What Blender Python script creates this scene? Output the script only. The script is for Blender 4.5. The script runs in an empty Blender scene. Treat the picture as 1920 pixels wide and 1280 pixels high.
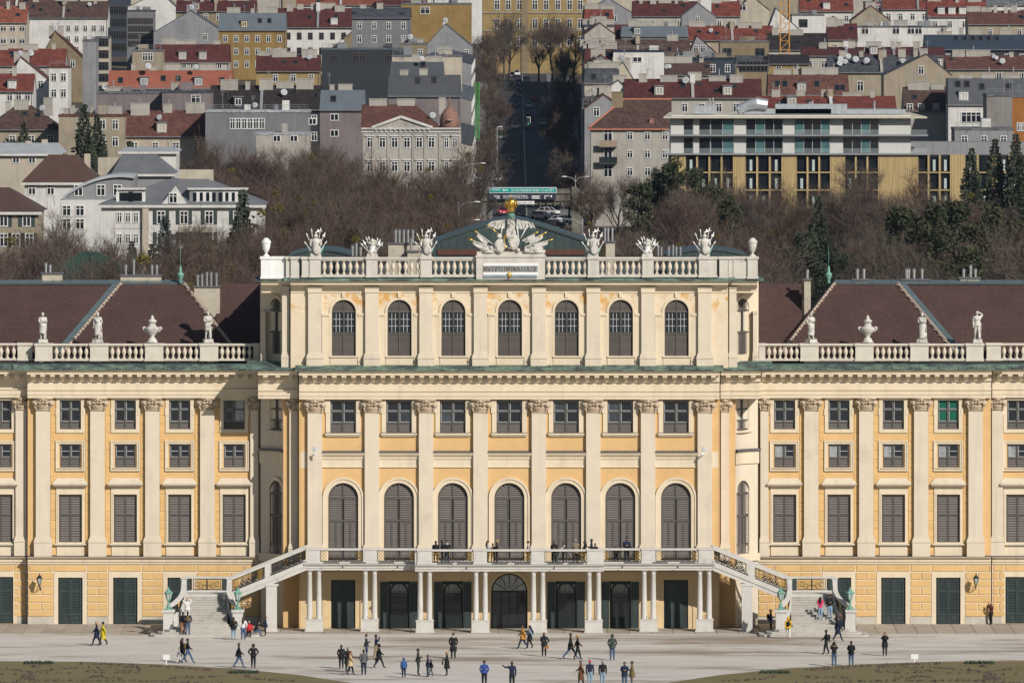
import bpy, bmesh, math, random
from mathutils import Vector, Matrix
R = math.radians
rnd = random.Random(7)
sc = bpy.context.scene
# ------------------------------------------------------------------ camera
F, HC, YH, D0 = 17250.0, 49.0, -47.0, 690.0      # focal length in photo pixels, camera height, horizon row, distance to the palace front
cd = bpy.data.cameras.new('camera'); cam = bpy.data.objects.new('camera', cd); sc.collection.objects.link(cam)
cam.location = (0, -D0, HC); cam.rotation_euler = (R(90), 0, 0)
cd.sensor_width = 36; cd.lens = F/1920*36; cd.shift_y = -(640-YH)/1920
cd.clip_start = 5; cd.clip_end = 12000
sc.camera = cam
sc.render.resolution_x, sc.render.resolution_y = 1024, 682
# ------------------------------------------------------------------ sky, sun, exposure
SUN_AZ, SUN_EL = 36.0, 31.0                      # to the right of straight behind the camera, height
w = bpy.data.worlds.new('World'); sc.world = w; w.use_nodes = True
nt = w.node_tree; bg = nt.nodes['Background']
sky = nt.nodes.new('ShaderNodeTexSky'); sky.sky_type = 'NISHITA'; sky.sun_disc = False
sky.sun_elevation = R(SUN_EL); sky.sun_rotation = R(180-SUN_AZ); sky.altitude = 200; sky.air_density = 1.0; sky.dust_density = 0.6
nt.links.new(sky.outputs[0], bg.inputs[0]); bg.inputs[1].default_value = 0.06
sl = bpy.data.lights.new('sun', 'SUN'); sl.energy = 4.4; sl.angle = R(0.5); sl.color = (1.0, 0.945, 0.87)
so = bpy.data.objects.new('sun', sl); sc.collection.objects.link(so)
sd = Vector((-math.sin(R(SUN_AZ))*math.cos(R(SUN_EL)), math.cos(R(SUN_AZ))*math.cos(R(SUN_EL)), -math.sin(R(SUN_EL))))
so.rotation_euler = sd.to_track_quat('-Z', 'Y').to_euler(); so.location = (200, -300, 300)
vs = sc.view_settings; vs.view_transform = 'Standard'; vs.look = 'None'; vs.exposure = 0.0; vs.gamma = 1.0; vs.use_curve_mapping = False
try:
    sc.cycles.max_bounces = 5; sc.cycles.diffuse_bounces = 2; sc.cycles.glossy_bounces = 2; sc.cycles.transparent_max_bounces = 8
    sc.cycles.caustics_reflective = False; sc.cycles.caustics_refractive = False
except Exception: pass
# ------------------------------------------------------------------ pixel -> place
def X(px, Y=0.0): return (px-960)*(Y+D0)/F
def Z(py, Y=0.0): return HC-(py-YH)*(Y+D0)/F
def YG(py, z=0.0): return F*(HC-z)/(py-YH)-D0     # ground distance seen at row py
# ------------------------------------------------------------------ mesh builder
class MB:
    def __init__(s): s.v = []; s.f = []; s.m = []; s.M = None
    def add(s, vs, fs, m=0):
        b = len(s.v)
        if s.M is not None: vs = [tuple(s.M @ Vector(p)) for p in vs]
        s.v += [tuple(p) for p in vs]
        for f in fs: s.f.append([b+i for i in f]); s.m.append(m)
        return s
    def box(s, x0, x1, y0, y1, z0, z1, m=0):
        return s.add([(x0,y0,z0),(x1,y0,z0),(x1,y1,z0),(x0,y1,z0),(x0,y0,z1),(x1,y0,z1),(x1,y1,z1),(x0,y1,z1)],
              [(0,3,2,1),(4,5,6,7),(0,1,5,4),(1,2,6,5),(2,3,7,6),(3,0,4,7)], m)
    def bar(s, a, b, r, m=0, r2=None):      # square bar from a to b
        a = Vector(a); b = Vector(b); d = (b-a)
        if d.length < 1e-6: return s
        d.normalize(); u = d.cross(Vector((0,1,0)))
        if u.length < .1: u = d.cross(Vector((1,0,0)))
        u.normalize(); w_ = d.cross(u); r2 = r if r2 is None else r2
        vs = []
        for p, q in ((a, r), (b, r2)):
            vs += [p+u*q+w_*q, p-u*q+w_*q, p-u*q-w_*q, p+u*q-w_*q]
        return s.add(vs, [(0,1,5,4),(1,2,6,5),(2,3,7,6),(3,0,4,7),(3,2,1,0),(4,5,6,7)], m)
    def prism(s, poly, y0, y1, m=0):        # polygon in (x,z), anticlockwise seen from -y, extruded in y
        n = len(poly)
        vs = [(x,y0,z) for x,z in poly]+[(x,y1,z) for x,z in poly]
        return s.add(vs, [tuple(range(n)), tuple(range(2*n-1,n-1,-1))]+[(i,(i+1)%n+0,(i+1)%n+n,i+n)[::-1] for i in range(n)], m)
    def mould(s, prof, x0, x1, m=0, cap=True, d0=0, d1=0):   # profile of (y,z) swept along x; d0/d1 mitre the ends
        n = len(prof); y_r = prof[0][0]
        vs = [(x0+d0*(y-y_r),y,z) for y,z in prof]+[(x1+d1*(y-y_r),y,z) for y,z in prof]
        fs = [(i,i+1,i+1+n,i+n) for i in range(n-1)]
        if cap: fs += [tuple(range(n)), tuple(range(2*n-1,n-1,-1))]
        return s.add(vs, fs, m)
    def lathe(s, prof, n=12, c=(0,0,0), m=0, sx=1, sy=1):
        vs = []; k = len(prof)
        for r, z in prof:
            for i in range(n):
                a = 2*math.pi*i/n; vs.append((c[0]+r*math.cos(a)*sx, c[1]+r*math.sin(a)*sy, c[2]+z))
        fs = [(j*n+i, j*n+(i+1)%n, (j+1)*n+(i+1)%n, (j+1)*n+i) for j in range(k-1) for i in range(n)]
        fs += [tuple(range(n-1,-1,-1)), tuple(range((k-1)*n, k*n))]
        return s.add(vs, fs, m)
    def tube(s, pts, rad, n=6, m=0):
        pts = [Vector(p) for p in pts]; k = len(pts)
        if not hasattr(rad, '__len__'): rad = [rad]*k
        vs = []
        for i, p in enumerate(pts):
            d = (pts[min(i+1,k-1)]-pts[max(i-1,0)])
            if d.length < 1e-9: d = Vector((0,0,1))
            d.normalize(); u = d.cross(Vector((0.1,1,0.05)))
            if u.length < .15: u = d.cross(Vector((1,0,0)))
            u.normalize(); w_ = u.cross(d)
            for j in range(n):
                a = 2*math.pi*j/n; vs.append(p+(u*math.cos(a)+w_*math.sin(a))*rad[i])
        fs = [(j*n+i, j*n+(i+1)%n, (j+1)*n+(i+1)%n, (j+1)*n+i) for j in range(k-1) for i in range(n)]
        fs += [tuple(range(n-1,-1,-1)), tuple(range((k-1)*n, k*n))]
        return s.add(vs, fs, m)
    def ball(s, c, r, n=10, k=6, m=0):
        if not hasattr(r, '__len__'): r = (r,r,r)
        pr = [(math.sin(math.pi*j/k), -math.cos(math.pi*j/k)) for j in range(1,k)]
        vs = [(c[0],c[1],c[2]-r[2])]
        for q, z in pr:
            for i in range(n):
                a = 2*math.pi*i/n; vs.append((c[0]+r[0]*q*math.cos(a), c[1]+r[1]*q*math.sin(a), c[2]+r[2]*z))
        vs.append((c[0],c[1],c[2]+r[2])); e = len(vs)-1
        fs = [(0,1+(i+1)%n,1+i) for i in range(n)]+[(e,1+(k-2)*n+i,1+(k-2)*n+(i+1)%n) for i in range(n)]
        fs += [(1+j*n+i,1+j*n+(i+1)%n,1+(j+1)*n+(i+1)%n,1+(j+1)*n+i) for j in range(k-2) for i in range(n)]
        return s.add(vs, fs, m)
    def quad(s, a, b, c, d, m=0): return s.add([a,b,c,d], [(0,1,2,3)], m)
    def poly(s, pts, m=0): return s.add(pts, [tuple(range(len(pts)))], m)
    def mesh(s, name, mats, smooth=False):
        me = bpy.data.meshes.new(name); me.from_pydata(s.v, [], s.f)
        for m in (mats if isinstance(mats, (list, tuple)) else [mats]): me.materials.append(m) if m else None
        me.polygons.foreach_set('material_index', s.m)
        if smooth: me.polygons.foreach_set('use_smooth', [True]*len(s.f))
        me.update(); return me
    def build(s, name, mats, parent=None, smooth=False, loc=(0,0,0), **tags):
        return obj(name, s.mesh(name, mats, smooth), parent, loc, **tags)
def obj(name, data, parent=None, loc=(0,0,0), rz=0.0, sc_=None, **tags):
    o = bpy.data.objects.new(name, data); sc.collection.objects.link(o)
    o.parent = parent; o.location = loc
    if rz: o.rotation_euler = (0,0,rz)
    if sc_: o.scale = sc_ if hasattr(sc_, '__len__') else (sc_,)*3
    tag(o, **tags); return o
def tag(o, label=None, cat=None, group=None, kind=None):
    if label: o['label'] = label
    if cat: o['category'] = cat
    if group: o['group'] = group
    if kind: o['kind'] = kind
    return o
def thing(name, label, cat, loc=(0,0,0), rz=0.0, group=None, sc_=None):
    return obj(name, None, None, loc, rz, sc_, label=label, cat=cat, group=group)
# ------------------------------------------------------------------ materials
MATS = {}
def mat(name, col, rough=.8, var=.12, scale=1.5, col2=None, spots=None, bump=0.0, bscale=20, metal=0.0, spec=.3, streak=None, aniso=(1,1,1), obv=0.0, band=None):
    """Principled material: colour broken up by world-space noise; col2/spots = second colour in patches; streak = vertical weathering."""
    if name in MATS: return MATS[name]
    m = bpy.data.materials.new(name); m.use_nodes = True; t = m.node_tree; N = t.nodes; L = t.links
    b = N['Principled BSDF']; b.inputs['Roughness'].default_value = rough; b.inputs['Metallic'].default_value = metal
    b.inputs['Specular IOR Level'].default_value = spec
    geo = N.new('ShaderNodeNewGeometry'); mp = N.new('ShaderNodeMapping'); mp.inputs['Scale'].default_value = aniso
    L.new(geo.outputs['Position'], mp.inputs[0])
    nz = N.new('ShaderNodeTexNoise'); nz.inputs['Scale'].default_value = scale; nz.inputs['Detail'].default_value = 6; nz.inputs['Roughness'].default_value = .65
    L.new(mp.outputs[0], nz.inputs['Vector'])
    rp = N.new('ShaderNodeValToRGB'); e = rp.color_ramp.elements
    e[0].position = .3; e[1].position = .7
    e[0].color = tuple(c*(1-var) for c in col)+(1,); e[1].color = tuple(min(1,c*(1+var)) for c in col)+(1,)
    L.new(nz.outputs['Fac'], rp.inputs[0]); out = rp.outputs[0]
    if col2 is not None:
        n2 = N.new('ShaderNodeTexNoise'); sp = spots or (.6, .5, .65)
        n2.inputs['Scale'].default_value = sp[0]; n2.inputs['Detail'].default_value = 8; n2.inputs['Roughness'].default_value = .7
        mp2 = N.new('ShaderNodeMapping'); mp2.inputs['Scale'].default_value = aniso; mp2.inputs['Location'].default_value = (3.1,7.7,1.3)
        L.new(geo.outputs['Position'], mp2.inputs[0]); L.new(mp2.outputs[0], n2.inputs['Vector'])
        r2 = N.new('ShaderNodeMapRange'); r2.inputs[1].default_value = sp[1]; r2.inputs[2].default_value = sp[2]
        L.new(n2.outputs['Fac'], r2.inputs[0]); mx = N.new('ShaderNodeMix'); mx.data_type = 'RGBA'; fac = r2.outputs[0]
        if band:                                   # wear limited to the zone above a height (upper part of the storey)
            sz = N.new('ShaderNodeSeparateXYZ'); L.new(geo.outputs['Position'], sz.inputs[0]); rb = N.new('ShaderNodeMapRange'); rb.inputs[1].default_value = band[0]; rb.inputs[2].default_value = band[1]; rb.inputs[3].default_value = .12
            L.new(sz.outputs[2], rb.inputs[0]); ml = N.new('ShaderNodeMath'); ml.operation = 'MULTIPLY'; L.new(rb.outputs[0], ml.inputs[0]); L.new(fac, ml.inputs[1]); fac = ml.outputs[0]
        L.new(fac, mx.inputs[0]); L.new(out, mx.inputs[6]); mx.inputs[7].default_value = tuple(col2)+(1,); out = mx.outputs[2]
    if streak is not None:
        mp3 = N.new('ShaderNodeMapping'); mp3.inputs['Scale'].default_value = (2.2,2.2,.12); L.new(geo.outputs['Position'], mp3.inputs[0])
        n3 = N.new('ShaderNodeTexNoise'); n3.inputs['Scale'].default_value = 1.0; n3.inputs['Detail'].default_value = 7; L.new(mp3.outputs[0], n3.inputs['Vector'])
        r3 = N.new('ShaderNodeMapRange'); r3.inputs[1].default_value = .52; r3.inputs[2].default_value = .8; r3.inputs[4].default_value = streak[3]
        L.new(n3.outputs['Fac'], r3.inputs[0]); mx = N.new('ShaderNodeMix'); mx.data_type = 'RGBA'
        L.new(r3.outputs[0], mx.inputs[0]); L.new(out, mx.inputs[6]); mx.inputs[7].default_value = tuple(streak[:3])+(1,); out = mx.outputs[2]
    if obv:
        oi = N.new('ShaderNodeObjectInfo'); hs = N.new('ShaderNodeHueSaturation'); mr = N.new('ShaderNodeMapRange')
        mr.inputs[3].default_value = 1-obv; mr.inputs[4].default_value = 1+obv
        L.new(oi.outputs['Random'], mr.inputs[0]); L.new(mr.outputs[0], hs.inputs['Value']); L.new(out, hs.inputs['Color']); out = hs.outputs[0]
    L.new(out, b.inputs['Base Color'])
    if bump:
        nb = N.new('ShaderNodeTexNoise'); nb.inputs['Scale'].default_value = bscale; nb.inputs['Detail'].default_value = 5; L.new(mp.outputs[0], nb.inputs['Vector'])
        bp = N.new('ShaderNodeBump'); bp.inputs['Strength'].default_value = bump; bp.inputs['Distance'].default_value = .05
        L.new(nb.outputs['Fac'], bp.inputs['Height']); L.new(bp.outputs[0], b.inputs['Normal'])
    MATS[name] = m; return m
def tile_mat(name, col, du=.28, dv=.2, var=.35, axis='x'):
    """roof tiles: brick pattern in world (across, up) with per-tile tone and a bump."""
    if name in MATS: return MATS[name]
    m = mat(name, col, .85, .15, .35); t = m.node_tree; N = t.nodes; L = t.links; b = N['Principled BSDF']
    geo = [n for n in N if n.bl_idname == 'ShaderNodeNewGeometry'][0]
    sx = N.new('ShaderNodeSeparateXYZ'); L.new(geo.outputs['Position'], sx.inputs[0])
    ad = N.new('ShaderNodeMath'); ad.operation = 'ADD'; L.new(sx.outputs[0], ad.inputs[0]); L.new(sx.outputs[1], ad.inputs[1])
    cb = N.new('ShaderNodeCombineXYZ'); L.new(sx.outputs[0] if axis == 'x' else ad.outputs[0], cb.inputs[0]); L.new(sx.outputs[2], cb.inputs[1])
    br = N.new('ShaderNodeTexBrick'); br.inputs['Scale'].default_value = 1; br.inputs['Brick Width'].default_value = du; br.inputs['Row Height'].default_value = dv
    br.inputs['Mortar Size'].default_value = .018; br.inputs['Bias'].default_value = 0; br.inputs['Mortar Smooth'].default_value = .4
    br.inputs['Color1'].default_value = (1-var,)*3+(1,); br.inputs['Color2'].default_value = (1+var*.5,)*3+(1,); br.inputs['Mortar'].default_value = (.45,.45,.45,1)
    L.new(cb.outputs[0], br.inputs['Vector'])
    src = b.inputs['Base Color'].links[0].from_socket
    mx = N.new('ShaderNodeMix'); mx.data_type = 'RGBA'; mx.blend_type = 'MULTIPLY'; mx.inputs[0].default_value = 1
    L.new(src, mx.inputs[6]); L.new(br.outputs['Color'], mx.inputs[7]); L.new(mx.outputs[2], b.inputs['Base Color'])
    bp = N.new('ShaderNodeBump'); bp.inputs['Strength'].default_value = .6; bp.inputs['Distance'].default_value = .03; bp.invert = True
    L.new(br.outputs['Fac'], bp.inputs['Height']); L.new(bp.outputs[0], b.inputs['Normal'])
    return m
CREAM  = mat('cream_plaster', (.675,.575,.425), .9, .05, .9, (.58,.46,.31), (.35,.55,.8), .25, 14, streak=(.40,.34,.26,.42))
CREAM2 = mat('pale_stone_plaster', (.64,.56,.44), .9, .05, .7, (.52,.44,.34), (.4,.55,.8), .2, 16, streak=(.38,.34,.29,.38))
YELLOW = mat('yellow_plaster', (.64,.420,.195), .92, .06, .8, (.58,.37,.16), (.5,.5,.75), .35, 9)
PEEL   = mat('peeling_cream_plaster', (.675,.575,.425), .9, .05, .9, (.58,.33,.10), (1.3,.50,.60), .25, 14, band=(23.2,24.6))
GREYST = mat('grey_white_stone', (.56,.53,.47), .85, .08, 1.2, (.36,.33,.28), (.9,.58,.75), .2, 18, streak=(.24,.22,.19,.35))
WHITEST= mat('white_statue_stone', (.57,.55,.50), .8, .12, 3, (.24,.22,.19), (3.0,.50,.68), .3, 25)
COPPER = mat('green_copper', (.17,.26,.20), .7, .25, 1.3, (.06,.075,.075), (.9,.40,.58), .1, 8, metal=.1)
DARKCOP= mat('dark_copper_sheet', (.055,.075,.075), .45, .18, .6, (.075,.13,.11), (.3,.5,.8), .05, 4, metal=.3)
SHUT   = mat('grey_brown_shutter', (.152,.135,.123), .6, .08, 3, obv=.08)
SHUTD  = mat('dark_shutter_frame', (.098,.088,.081), .6, .08, 3)
GREEN  = mat('dark_green_door', (.038,.053,.051), .5, .1, 2, obv=.08)
GREEND = mat('blackish_green_wood', (.012,.018,.018), .5, .1, 2)
GLASS  = mat('window_glass', (.012,.015,.020), .06, .3, .4, spec=.6)
GLASSB = mat('glass_curtain_painted_reflection', (.30,.32,.33), .12, .5, 1.2, aniso=(6,6,.4), spec=.6)
BLINDG = mat('green_blind', (.004,.10,.062), .5, .05, 3)
IRON   = mat('black_iron', (.018,.02,.022), .5, .1, 5)
GOLD   = mat('gilding', (.72,.44,.10), .32, .15, 6, metal=.9)
TILE   = tile_mat('brown_roof_tile', (.088,.050,.043), .22, .17, .13)
STEEL  = mat('steel_flue', (.55,.56,.58), .3, .1, 4, metal=.8)
WHITE  = mat('white_paint', (.75,.75,.73), .6, .05, 3)
LEAD   = mat('lead_sheet', (.11,.105,.11), .6, .15, 2)
GROUNDW = mat('buff_ground_floor_plaster', (.64,.49,.29), .9, .06, .8, (.55,.40,.22), (.5,.5,.75), .25, 12)
PLINTH = mat('grey_plinth_stone', (.50,.46,.39), .9, .12, 1.2, (.36,.33,.28), (1.5,.5,.7), .3, 12)
# ================================================================== THE PALACE
def strip(mb, x0, x1, z0, z1, Y, ops, dep, m=0):
    """wall strip facing -y with stacked openings (xa,xb,za,zb,arch) and their reveals"""
    q = lambda a,b,c,d: mb.quad((a,Y,c),(b,Y,c),(b,Y,d),(a,Y,d),m)
    zc = z0
    for xa,xb,za,zb,arch in sorted(ops, key=lambda o:o[2]):
        if za > zc+1e-4: q(x0,x1,zc,za)
        r = (xb-xa)/2; zs = zb-r if arch else zb
        if xa > x0: q(x0,xa,za,zb if not arch else zs)
        if xb < x1: q(xb,x1,za,zb if not arch else zs)
        mb.quad((xa,Y,za),(xa,Y+dep,za),(xa,Y+dep,zs),(xa,Y,zs),m); mb.quad((xb,Y+dep,za),(xb,Y,za),(xb,Y,zs),(xb,Y+dep,zs),m)
        mb.quad((xa,Y,za),(xb,Y,za),(xb,Y+dep,za),(xa,Y+dep,za),m)
        if arch:
            n = 14; cx = (xa+xb)/2; P = [(cx-r*math.cos(math.pi*i/n), zs+r*math.sin(math.pi*i/n)) for i in range(n+1)]
            if xa > x0: q(x0,xa,zs,zb)
            if xb < x1: q(xb,x1,zs,zb)
            for (a,za_),(b,zb_) in zip(P,P[1:]):
                mb.quad((a,Y,za_),(b,Y,zb_),(b,Y,zb),(a,Y,zb),m); mb.quad((a,Y,za_),(a,Y+dep,za_),(b,Y+dep,zb_),(b,Y,zb_),m)
        else: mb.quad((xa,Y+dep,zb),(xb,Y+dep,zb),(xb,Y,zb),(xa,Y,zb),m)
        zc = zb
    if zc < z1-1e-4: q(x0,x1,zc,z1)
def arch_band(mb, cx, zs, ri, ro, zb, y0, y1, m=0, n=16):
    I = [(cx-ri,zb)]+[(cx-ri*math.cos(math.pi*i/n), zs+ri*math.sin(math.pi*i/n)) for i in range(n+1)]+[(cx+ri,zb)]
    O = [(cx-ro,zb)]+[(cx-ro*math.cos(math.pi*i/n), zs+ro*math.sin(math.pi*i/n)) for i in range(n+1)]+[(cx+ro,zb)]
    for k in range(len(I)-1):
        (a,b),(c,d),(e,f),(g,h) = I[k],I[k+1],O[k+1],O[k]
        mb.quad((a,y0,b),(c,y0,d),(e,y0,f),(g,y0,h),m); mb.quad((g,y0,h),(e,y0,f),(e,y1,f),(g,y1,h),m); mb.quad((a,y0,b),(a,y1,b),(c,y1,d),(c,y0,d),m)
def frame_rect(mb, x0, x1, z0, z1, t, y0, y1, m=0, tb=None):
    tb = t if tb is None else tb
    mb.box(x0,x0+t,y0,y1,z0,z1,m); mb.box(x1-t,x1,y0,y1,z0,z1,m)
    mb.box(x0+t,x1-t,y0,y1,z1-t,z1,m); mb.box(x0+t,x1-t,y0,y1,z0,z0+tb,m)
def slats(mb, x0, x1, z0, z1, pitch, y=0, m=0, rad=None):
    n = max(2, int(round((z1-z0)/pitch))); p = (z1-z0)/n
    for i in range(n):
        z = z0+p*(i+.5); a, b = x0, x1
        if rad:                                    # clip to a circle (cx, zc, r)
            h = rad[2]**2-(z+.02-rad[1])**2
            if h <= 0.01: continue
            h = math.sqrt(h); a = max(a, rad[0]-h); b = min(b, rad[0]+h)
            if b-a < .05: continue
        mb.add([(a,y-.045,z-p*.40),(b,y-.045,z-p*.40),(b,y+.03,z+p*.36),(a,y+.03,z+p*.36),(a,y-.02,z-p*.52),(b,y-.02,z-p*.52),(b,y+.05,z+p*.26),(a,y+.05,z+p*.26)],
               [(0,1,2,3),(7,6,5,4),(0,4,5,1),(3,2,6,7)], m)
def leaf(x0, x1, z0, z1, pitch, t=.07, mat_=None, fm=None):
    mb = MB(); frame_rect(mb, x0, x1, z0, z1, t, -.05, .05, 1); slats(mb, x0+t, x1-t, z0+t, z1-t, pitch)
    mb.box(x0+t,x1-t,.055,.07,z0+t,z1-t,1)
    return mb.mesh('shutter_leaf', [mat_ or SHUT, fm or SHUTD])
KIT = {}
def kit(key, fn):
    if key not in KIT: KIT[key] = fn()
    return KIT[key]
def put(parts, parent, loc, name='window', rz=0.0):
    """parts = [(name, mesh)]: the first is the part itself, the others its sub-parts"""
    o = obj(name, parts[0][1], parent, loc, rz)
    for nm, me in parts[1:]: obj(nm, me, o)
    return o
def pane_mesh(x0, x1, z0, z1, y, m): return MB().box(x0,x1,y,y+.02,z0,z1).mesh('pane', m)
# ---- window kits (origin: bottom centre of the opening, wall face at y=0)
def k_arch_shutter(w=2.24, h=5.6):
    r = w/2; zs = h-r; t = .07; out = []
    mb = MB(); arch_band(mb, 0, zs, r-.09, r-.001, 0, -.06, .12); mb.box(-r+.09,r-.09,-.06,.1,zs-.06,zs+.06); mb.box(-r+.09,r-.09,-.06,.1,zs-1.76,zs-1.66); mb.box(-.05,.05,-.07,.1,zs+.06,h-.09)
    mb.box(-r+.09,r-.09,.16,.2,0,zs); mb.prism([(r*.96*math.cos(math.pi*i/12), zs+r*.96*math.sin(math.pi*i/12)) for i in range(13)], .17, .2)
    out.append(('window', mb.mesh('window', SHUTD)))
    for s in (-1, 1):
        q = MB(); a, b = (-r+.09, -.05) if s < 0 else (.05, r-.09)
        slats(q, a, b, zs+.06, h-.12, .17, .02, 0, (0, zs, r-.1)); out.append(('shutter_leaf', q.mesh('shutter_leaf', SHUT)))
        out.append(('shutter_leaf', leaf(a, b, zs-1.66, zs-.06, .17)))
        m_ = (a+b)/2
        out.append(('shutter_leaf', leaf(a, m_-.005, .75, zs-1.76, .17))); out.append(('shutter_leaf', leaf(m_+.005, b, .75, zs-1.76, .17)))
        q = MB(); frame_rect(q, a, b, 0, .74, .1, -.05, .05); q.box(a+.1,b-.1,.0,.03,.1,.64); out.append(('door_panel', q.mesh('door_panel', SHUT)))
    return out
def k_casement(w, h, panel, nx=2, nz=2, glass=None, sub=None, grid=False):
    """grey framed window with glazed upper part and a louvred/solid lower panel"""
    r = w/2; mb = MB(); frame_rect(mb, -r, r, 0, h, .09, -.04, .1); mb.box(-.07,.07,-.055,.1,.09,h-.09)
    zp = panel; mb.box(-r+.09,-.07,-.03,.1,zp-.06,zp+.06); mb.box(.07,r-.09,-.03,.1,zp-.06,zp+.06)
    zm = zp+(h-zp)*.5
    if nz == 2: mb.box(-r+.09,-.07,-.03,.1,zm-.05,zm+.05); mb.box(.07,r-.09,-.03,.1,zm-.05,zm+.05)
    out = [('window', mb.mesh('window', SHUTD))]
    for s in (-1, 1):
        a, b = (-r+.09, -.07) if s < 0 else (.07, r-.09)
        q = MB(); slats(q, a, b, .09, zp-.06, .16, .03); q.box(a,b,.08,.1,.09,zp-.06); out.append(('lower_panel', q.mesh('lower_panel', SHUT)))
        for k in range(nz):
            za, zb = (zp+.06, h-.09) if nz == 1 else ((zp+.06, zm-.05), (zm+.05, h-.09))[k]
            g = MB(); g.box(a,b,.06,.08,za,zb); fr = .035
            frame_rect(g, a, b, za, zb, fr, .035, .055, 1)
            if sub:
                for i in range(1, sub[0]): xx = a+(b-a)*i/sub[0]; g.box(xx-.022,xx+.022,.03,.056,za+fr,zb-fr,1)
                for i in range(1, sub[1]): zz = za+(zb-za)*i/sub[1]; g.box(a+fr,b-fr,.028,.054,zz-.022,zz+.022,1)
            out.append(('pane', g.mesh('pane', [glass[(k*2+(s>0)) % len(glass)] if glass else GLASS, MATS['pane_bar']])))
    return out
mat('pane_bar', (.42,.45,.46), .5, .1, 4)
def k_attic():
    w, h = 1.80, 4.2; r = w/2; zs = h-r; out = []
    mb = MB(); arch_band(mb, 0, zs, r-.06, r-.001, 0, -.05, .12); mb.box(-r+.06,r-.06,-.05,.1,zs-.05,zs+.05); mb.box(-r+.06,r-.06,-.05,.1,1.62,1.72)
    mb.box(-.045,.045,-.06,.1,.04,zs-.05); mb.box(-.035,.035,-.05,.1,zs+.05,h-.06); mb.box(-r+.06,r-.06,.14,.17,0,zs); mb.prism([(r*.95*math.cos(math.pi*i/12), zs+r*.95*math.sin(math.pi*i/12)) for i in range(13)], .13, .17)
    out.append(('window', mb.mesh('window', SHUTD)))
    for s in (-1, 1):
        a, b = (-r+.06, -.045) if s < 0 else (.045, r-.06)
        q = MB(); slats(q, a, b, zs+.05, h-.07, .09, .02, 0, (0, zs, r-.07)); out.append(('shutter_leaf', q.mesh('shutter_leaf', SHUT)))
        q = MB(); slats(q, a, b, .04, 1.62, .085, .02); q.box(a,b,.08,.1,.04,1.62); out.append(('lower_panel', q.mesh('lower_panel', SHUT)))
        g = MB(); g.box(a,b,.06,.08,1.72,zs-.05); frame_rect(g, a, b, 1.72, zs-.05, .04, .02, .055, 2)
        for i in (1, 2):
            xx = a+(b-a)*i/3; zz = 1.72+(zs-.05-1.72)*i/3; g.box(xx-.02,xx+.02,.03,.056,1.76,zs-.09,1); g.box(a+.04,b-.04,.028,.054,zz-.02,zz+.02,1)
        out.append(('pane', g.mesh('pane', [GLASS, MATS['pane_bar'], GREEN])))
    return out
def k_green_door(w=1.8, h=3.5):
    r = w/2; out = []; mb = MB(); frame_rect(mb, -r, r, 0, h, .08, -.03, .12, 0, .04); mb.box(-r+.08,r-.08,.1,.13,.04,h-.08); out.append(('door', mb.mesh('door', GREEND)))
    for s in (-1, 1):
        a, b = (-r+.085, -.012) if s < 0 else (.012, r-.085); z3, z2 = h-1.05, .72; t = .11
        q = MB(); q.box(a,a+t,-.06,.05,.05,h-.09,1); q.box(b-t,b,-.06,.05,.05,h-.09,1)
        for za, zb in ((.05,.2),(z2-.07,z2+.07),(z3-.07,z3+.07),(h-.2,h-.09)): q.box(a+t,b-t,-.055,.05,za,zb,1)
        slats(q, a+t, b-t, z2+.07, z3-.07, .125); slats(q, a+t, b-t, z3+.07, h-.2, .125)
        q.box(a+t,b-t,.0,.05,.2,z2-.07); q.box(a+t+.1,b-t-.1,-.04,.02,.28,z2-.15); out.append(('door_leaf', q.mesh('door_leaf', [GREEN, GREEN])))
    return out
def k_panel_door(w=1.82, h=3.64):
    r = w/2; out = []; mb = MB(); frame_rect(mb, -r, r, 0, h, .09, -.03, .12, 0, .04); mb.box(-r+.09,r-.09,.1,.13,.04,h-.09); out.append(('door', mb.mesh('door', GREEND)))
    for s in (-1, 1):
        a, b = (-r+.095, -.012) if s < 0 else (.012, r-.095); q = MB(); q.box(a,b,0,.06,.05,h-.1)
        for za, zb in ((.2,.85),(1.0,2.5),(2.65,h-.2)):
            frame_rect(q, a+.1, b-.1, za, zb, .05, -.035, 0); q.box(a+.2,b-.2,-.025,0,za+.1,zb-.1)
        out.append(('door_leaf', q.mesh('door_leaf', GREEN)))
    return out
def k_grille_door(w=1.6, h=3.55):
    r = w/2; zs = h-.55; out = []; mb = MB(); frame_rect(mb, -r, r, 0, h, .1, -.04, .12, 0, .05)
    arch_band(mb, 0, zs-.25, r-.22, r-.1, .05, -.03, .1); mb.box(-r+.1,r-.1,-.02,.1,.05,.85); mb.box(-r+.1,r-.1,.0,.1,zs+.3,h-.1); out.append(('door', mb.mesh('door', GREEND)))
    out.append(('pane', pane_mesh(-r+.1, r-.1, .85, zs-.35, .08, GLASS))); out.append(('fanlight', pane_mesh(-r+.1, r-.1, zs-.34, h-.1, .08, GLASSB)))  # pale fanlight colour stands in for a reflection on the arch glass
    g = MB()
    for i in range(1, 9): x = -r+.2+(w-.4)*i/9; g.bar((x,.02,.85),(x,.02,zs+.2),.012)
    for z in (1.35,1.9,2.3,2.75): g.bar((-r+.2,.02,z),(r-.2,.02,z),.014)
    out.append(('grille', g.mesh('grille', IRON)))
    return out
def k_open_leaf(w=.58, h=3.5):
    q = MB(); q.box(0,w,-.06,.0,.02,h)
    for za, zb in ((.15,.85),(1.0,2.1),(2.25,h-.15)): frame_rect(q, .07, w-.07, za, zb, .04, -.085, -.06); q.box(.15,w-.15,-.075,-.06,za+.09,zb-.09)
    return [('door_leaf', q.mesh('door_leaf', GREEN))]
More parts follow.
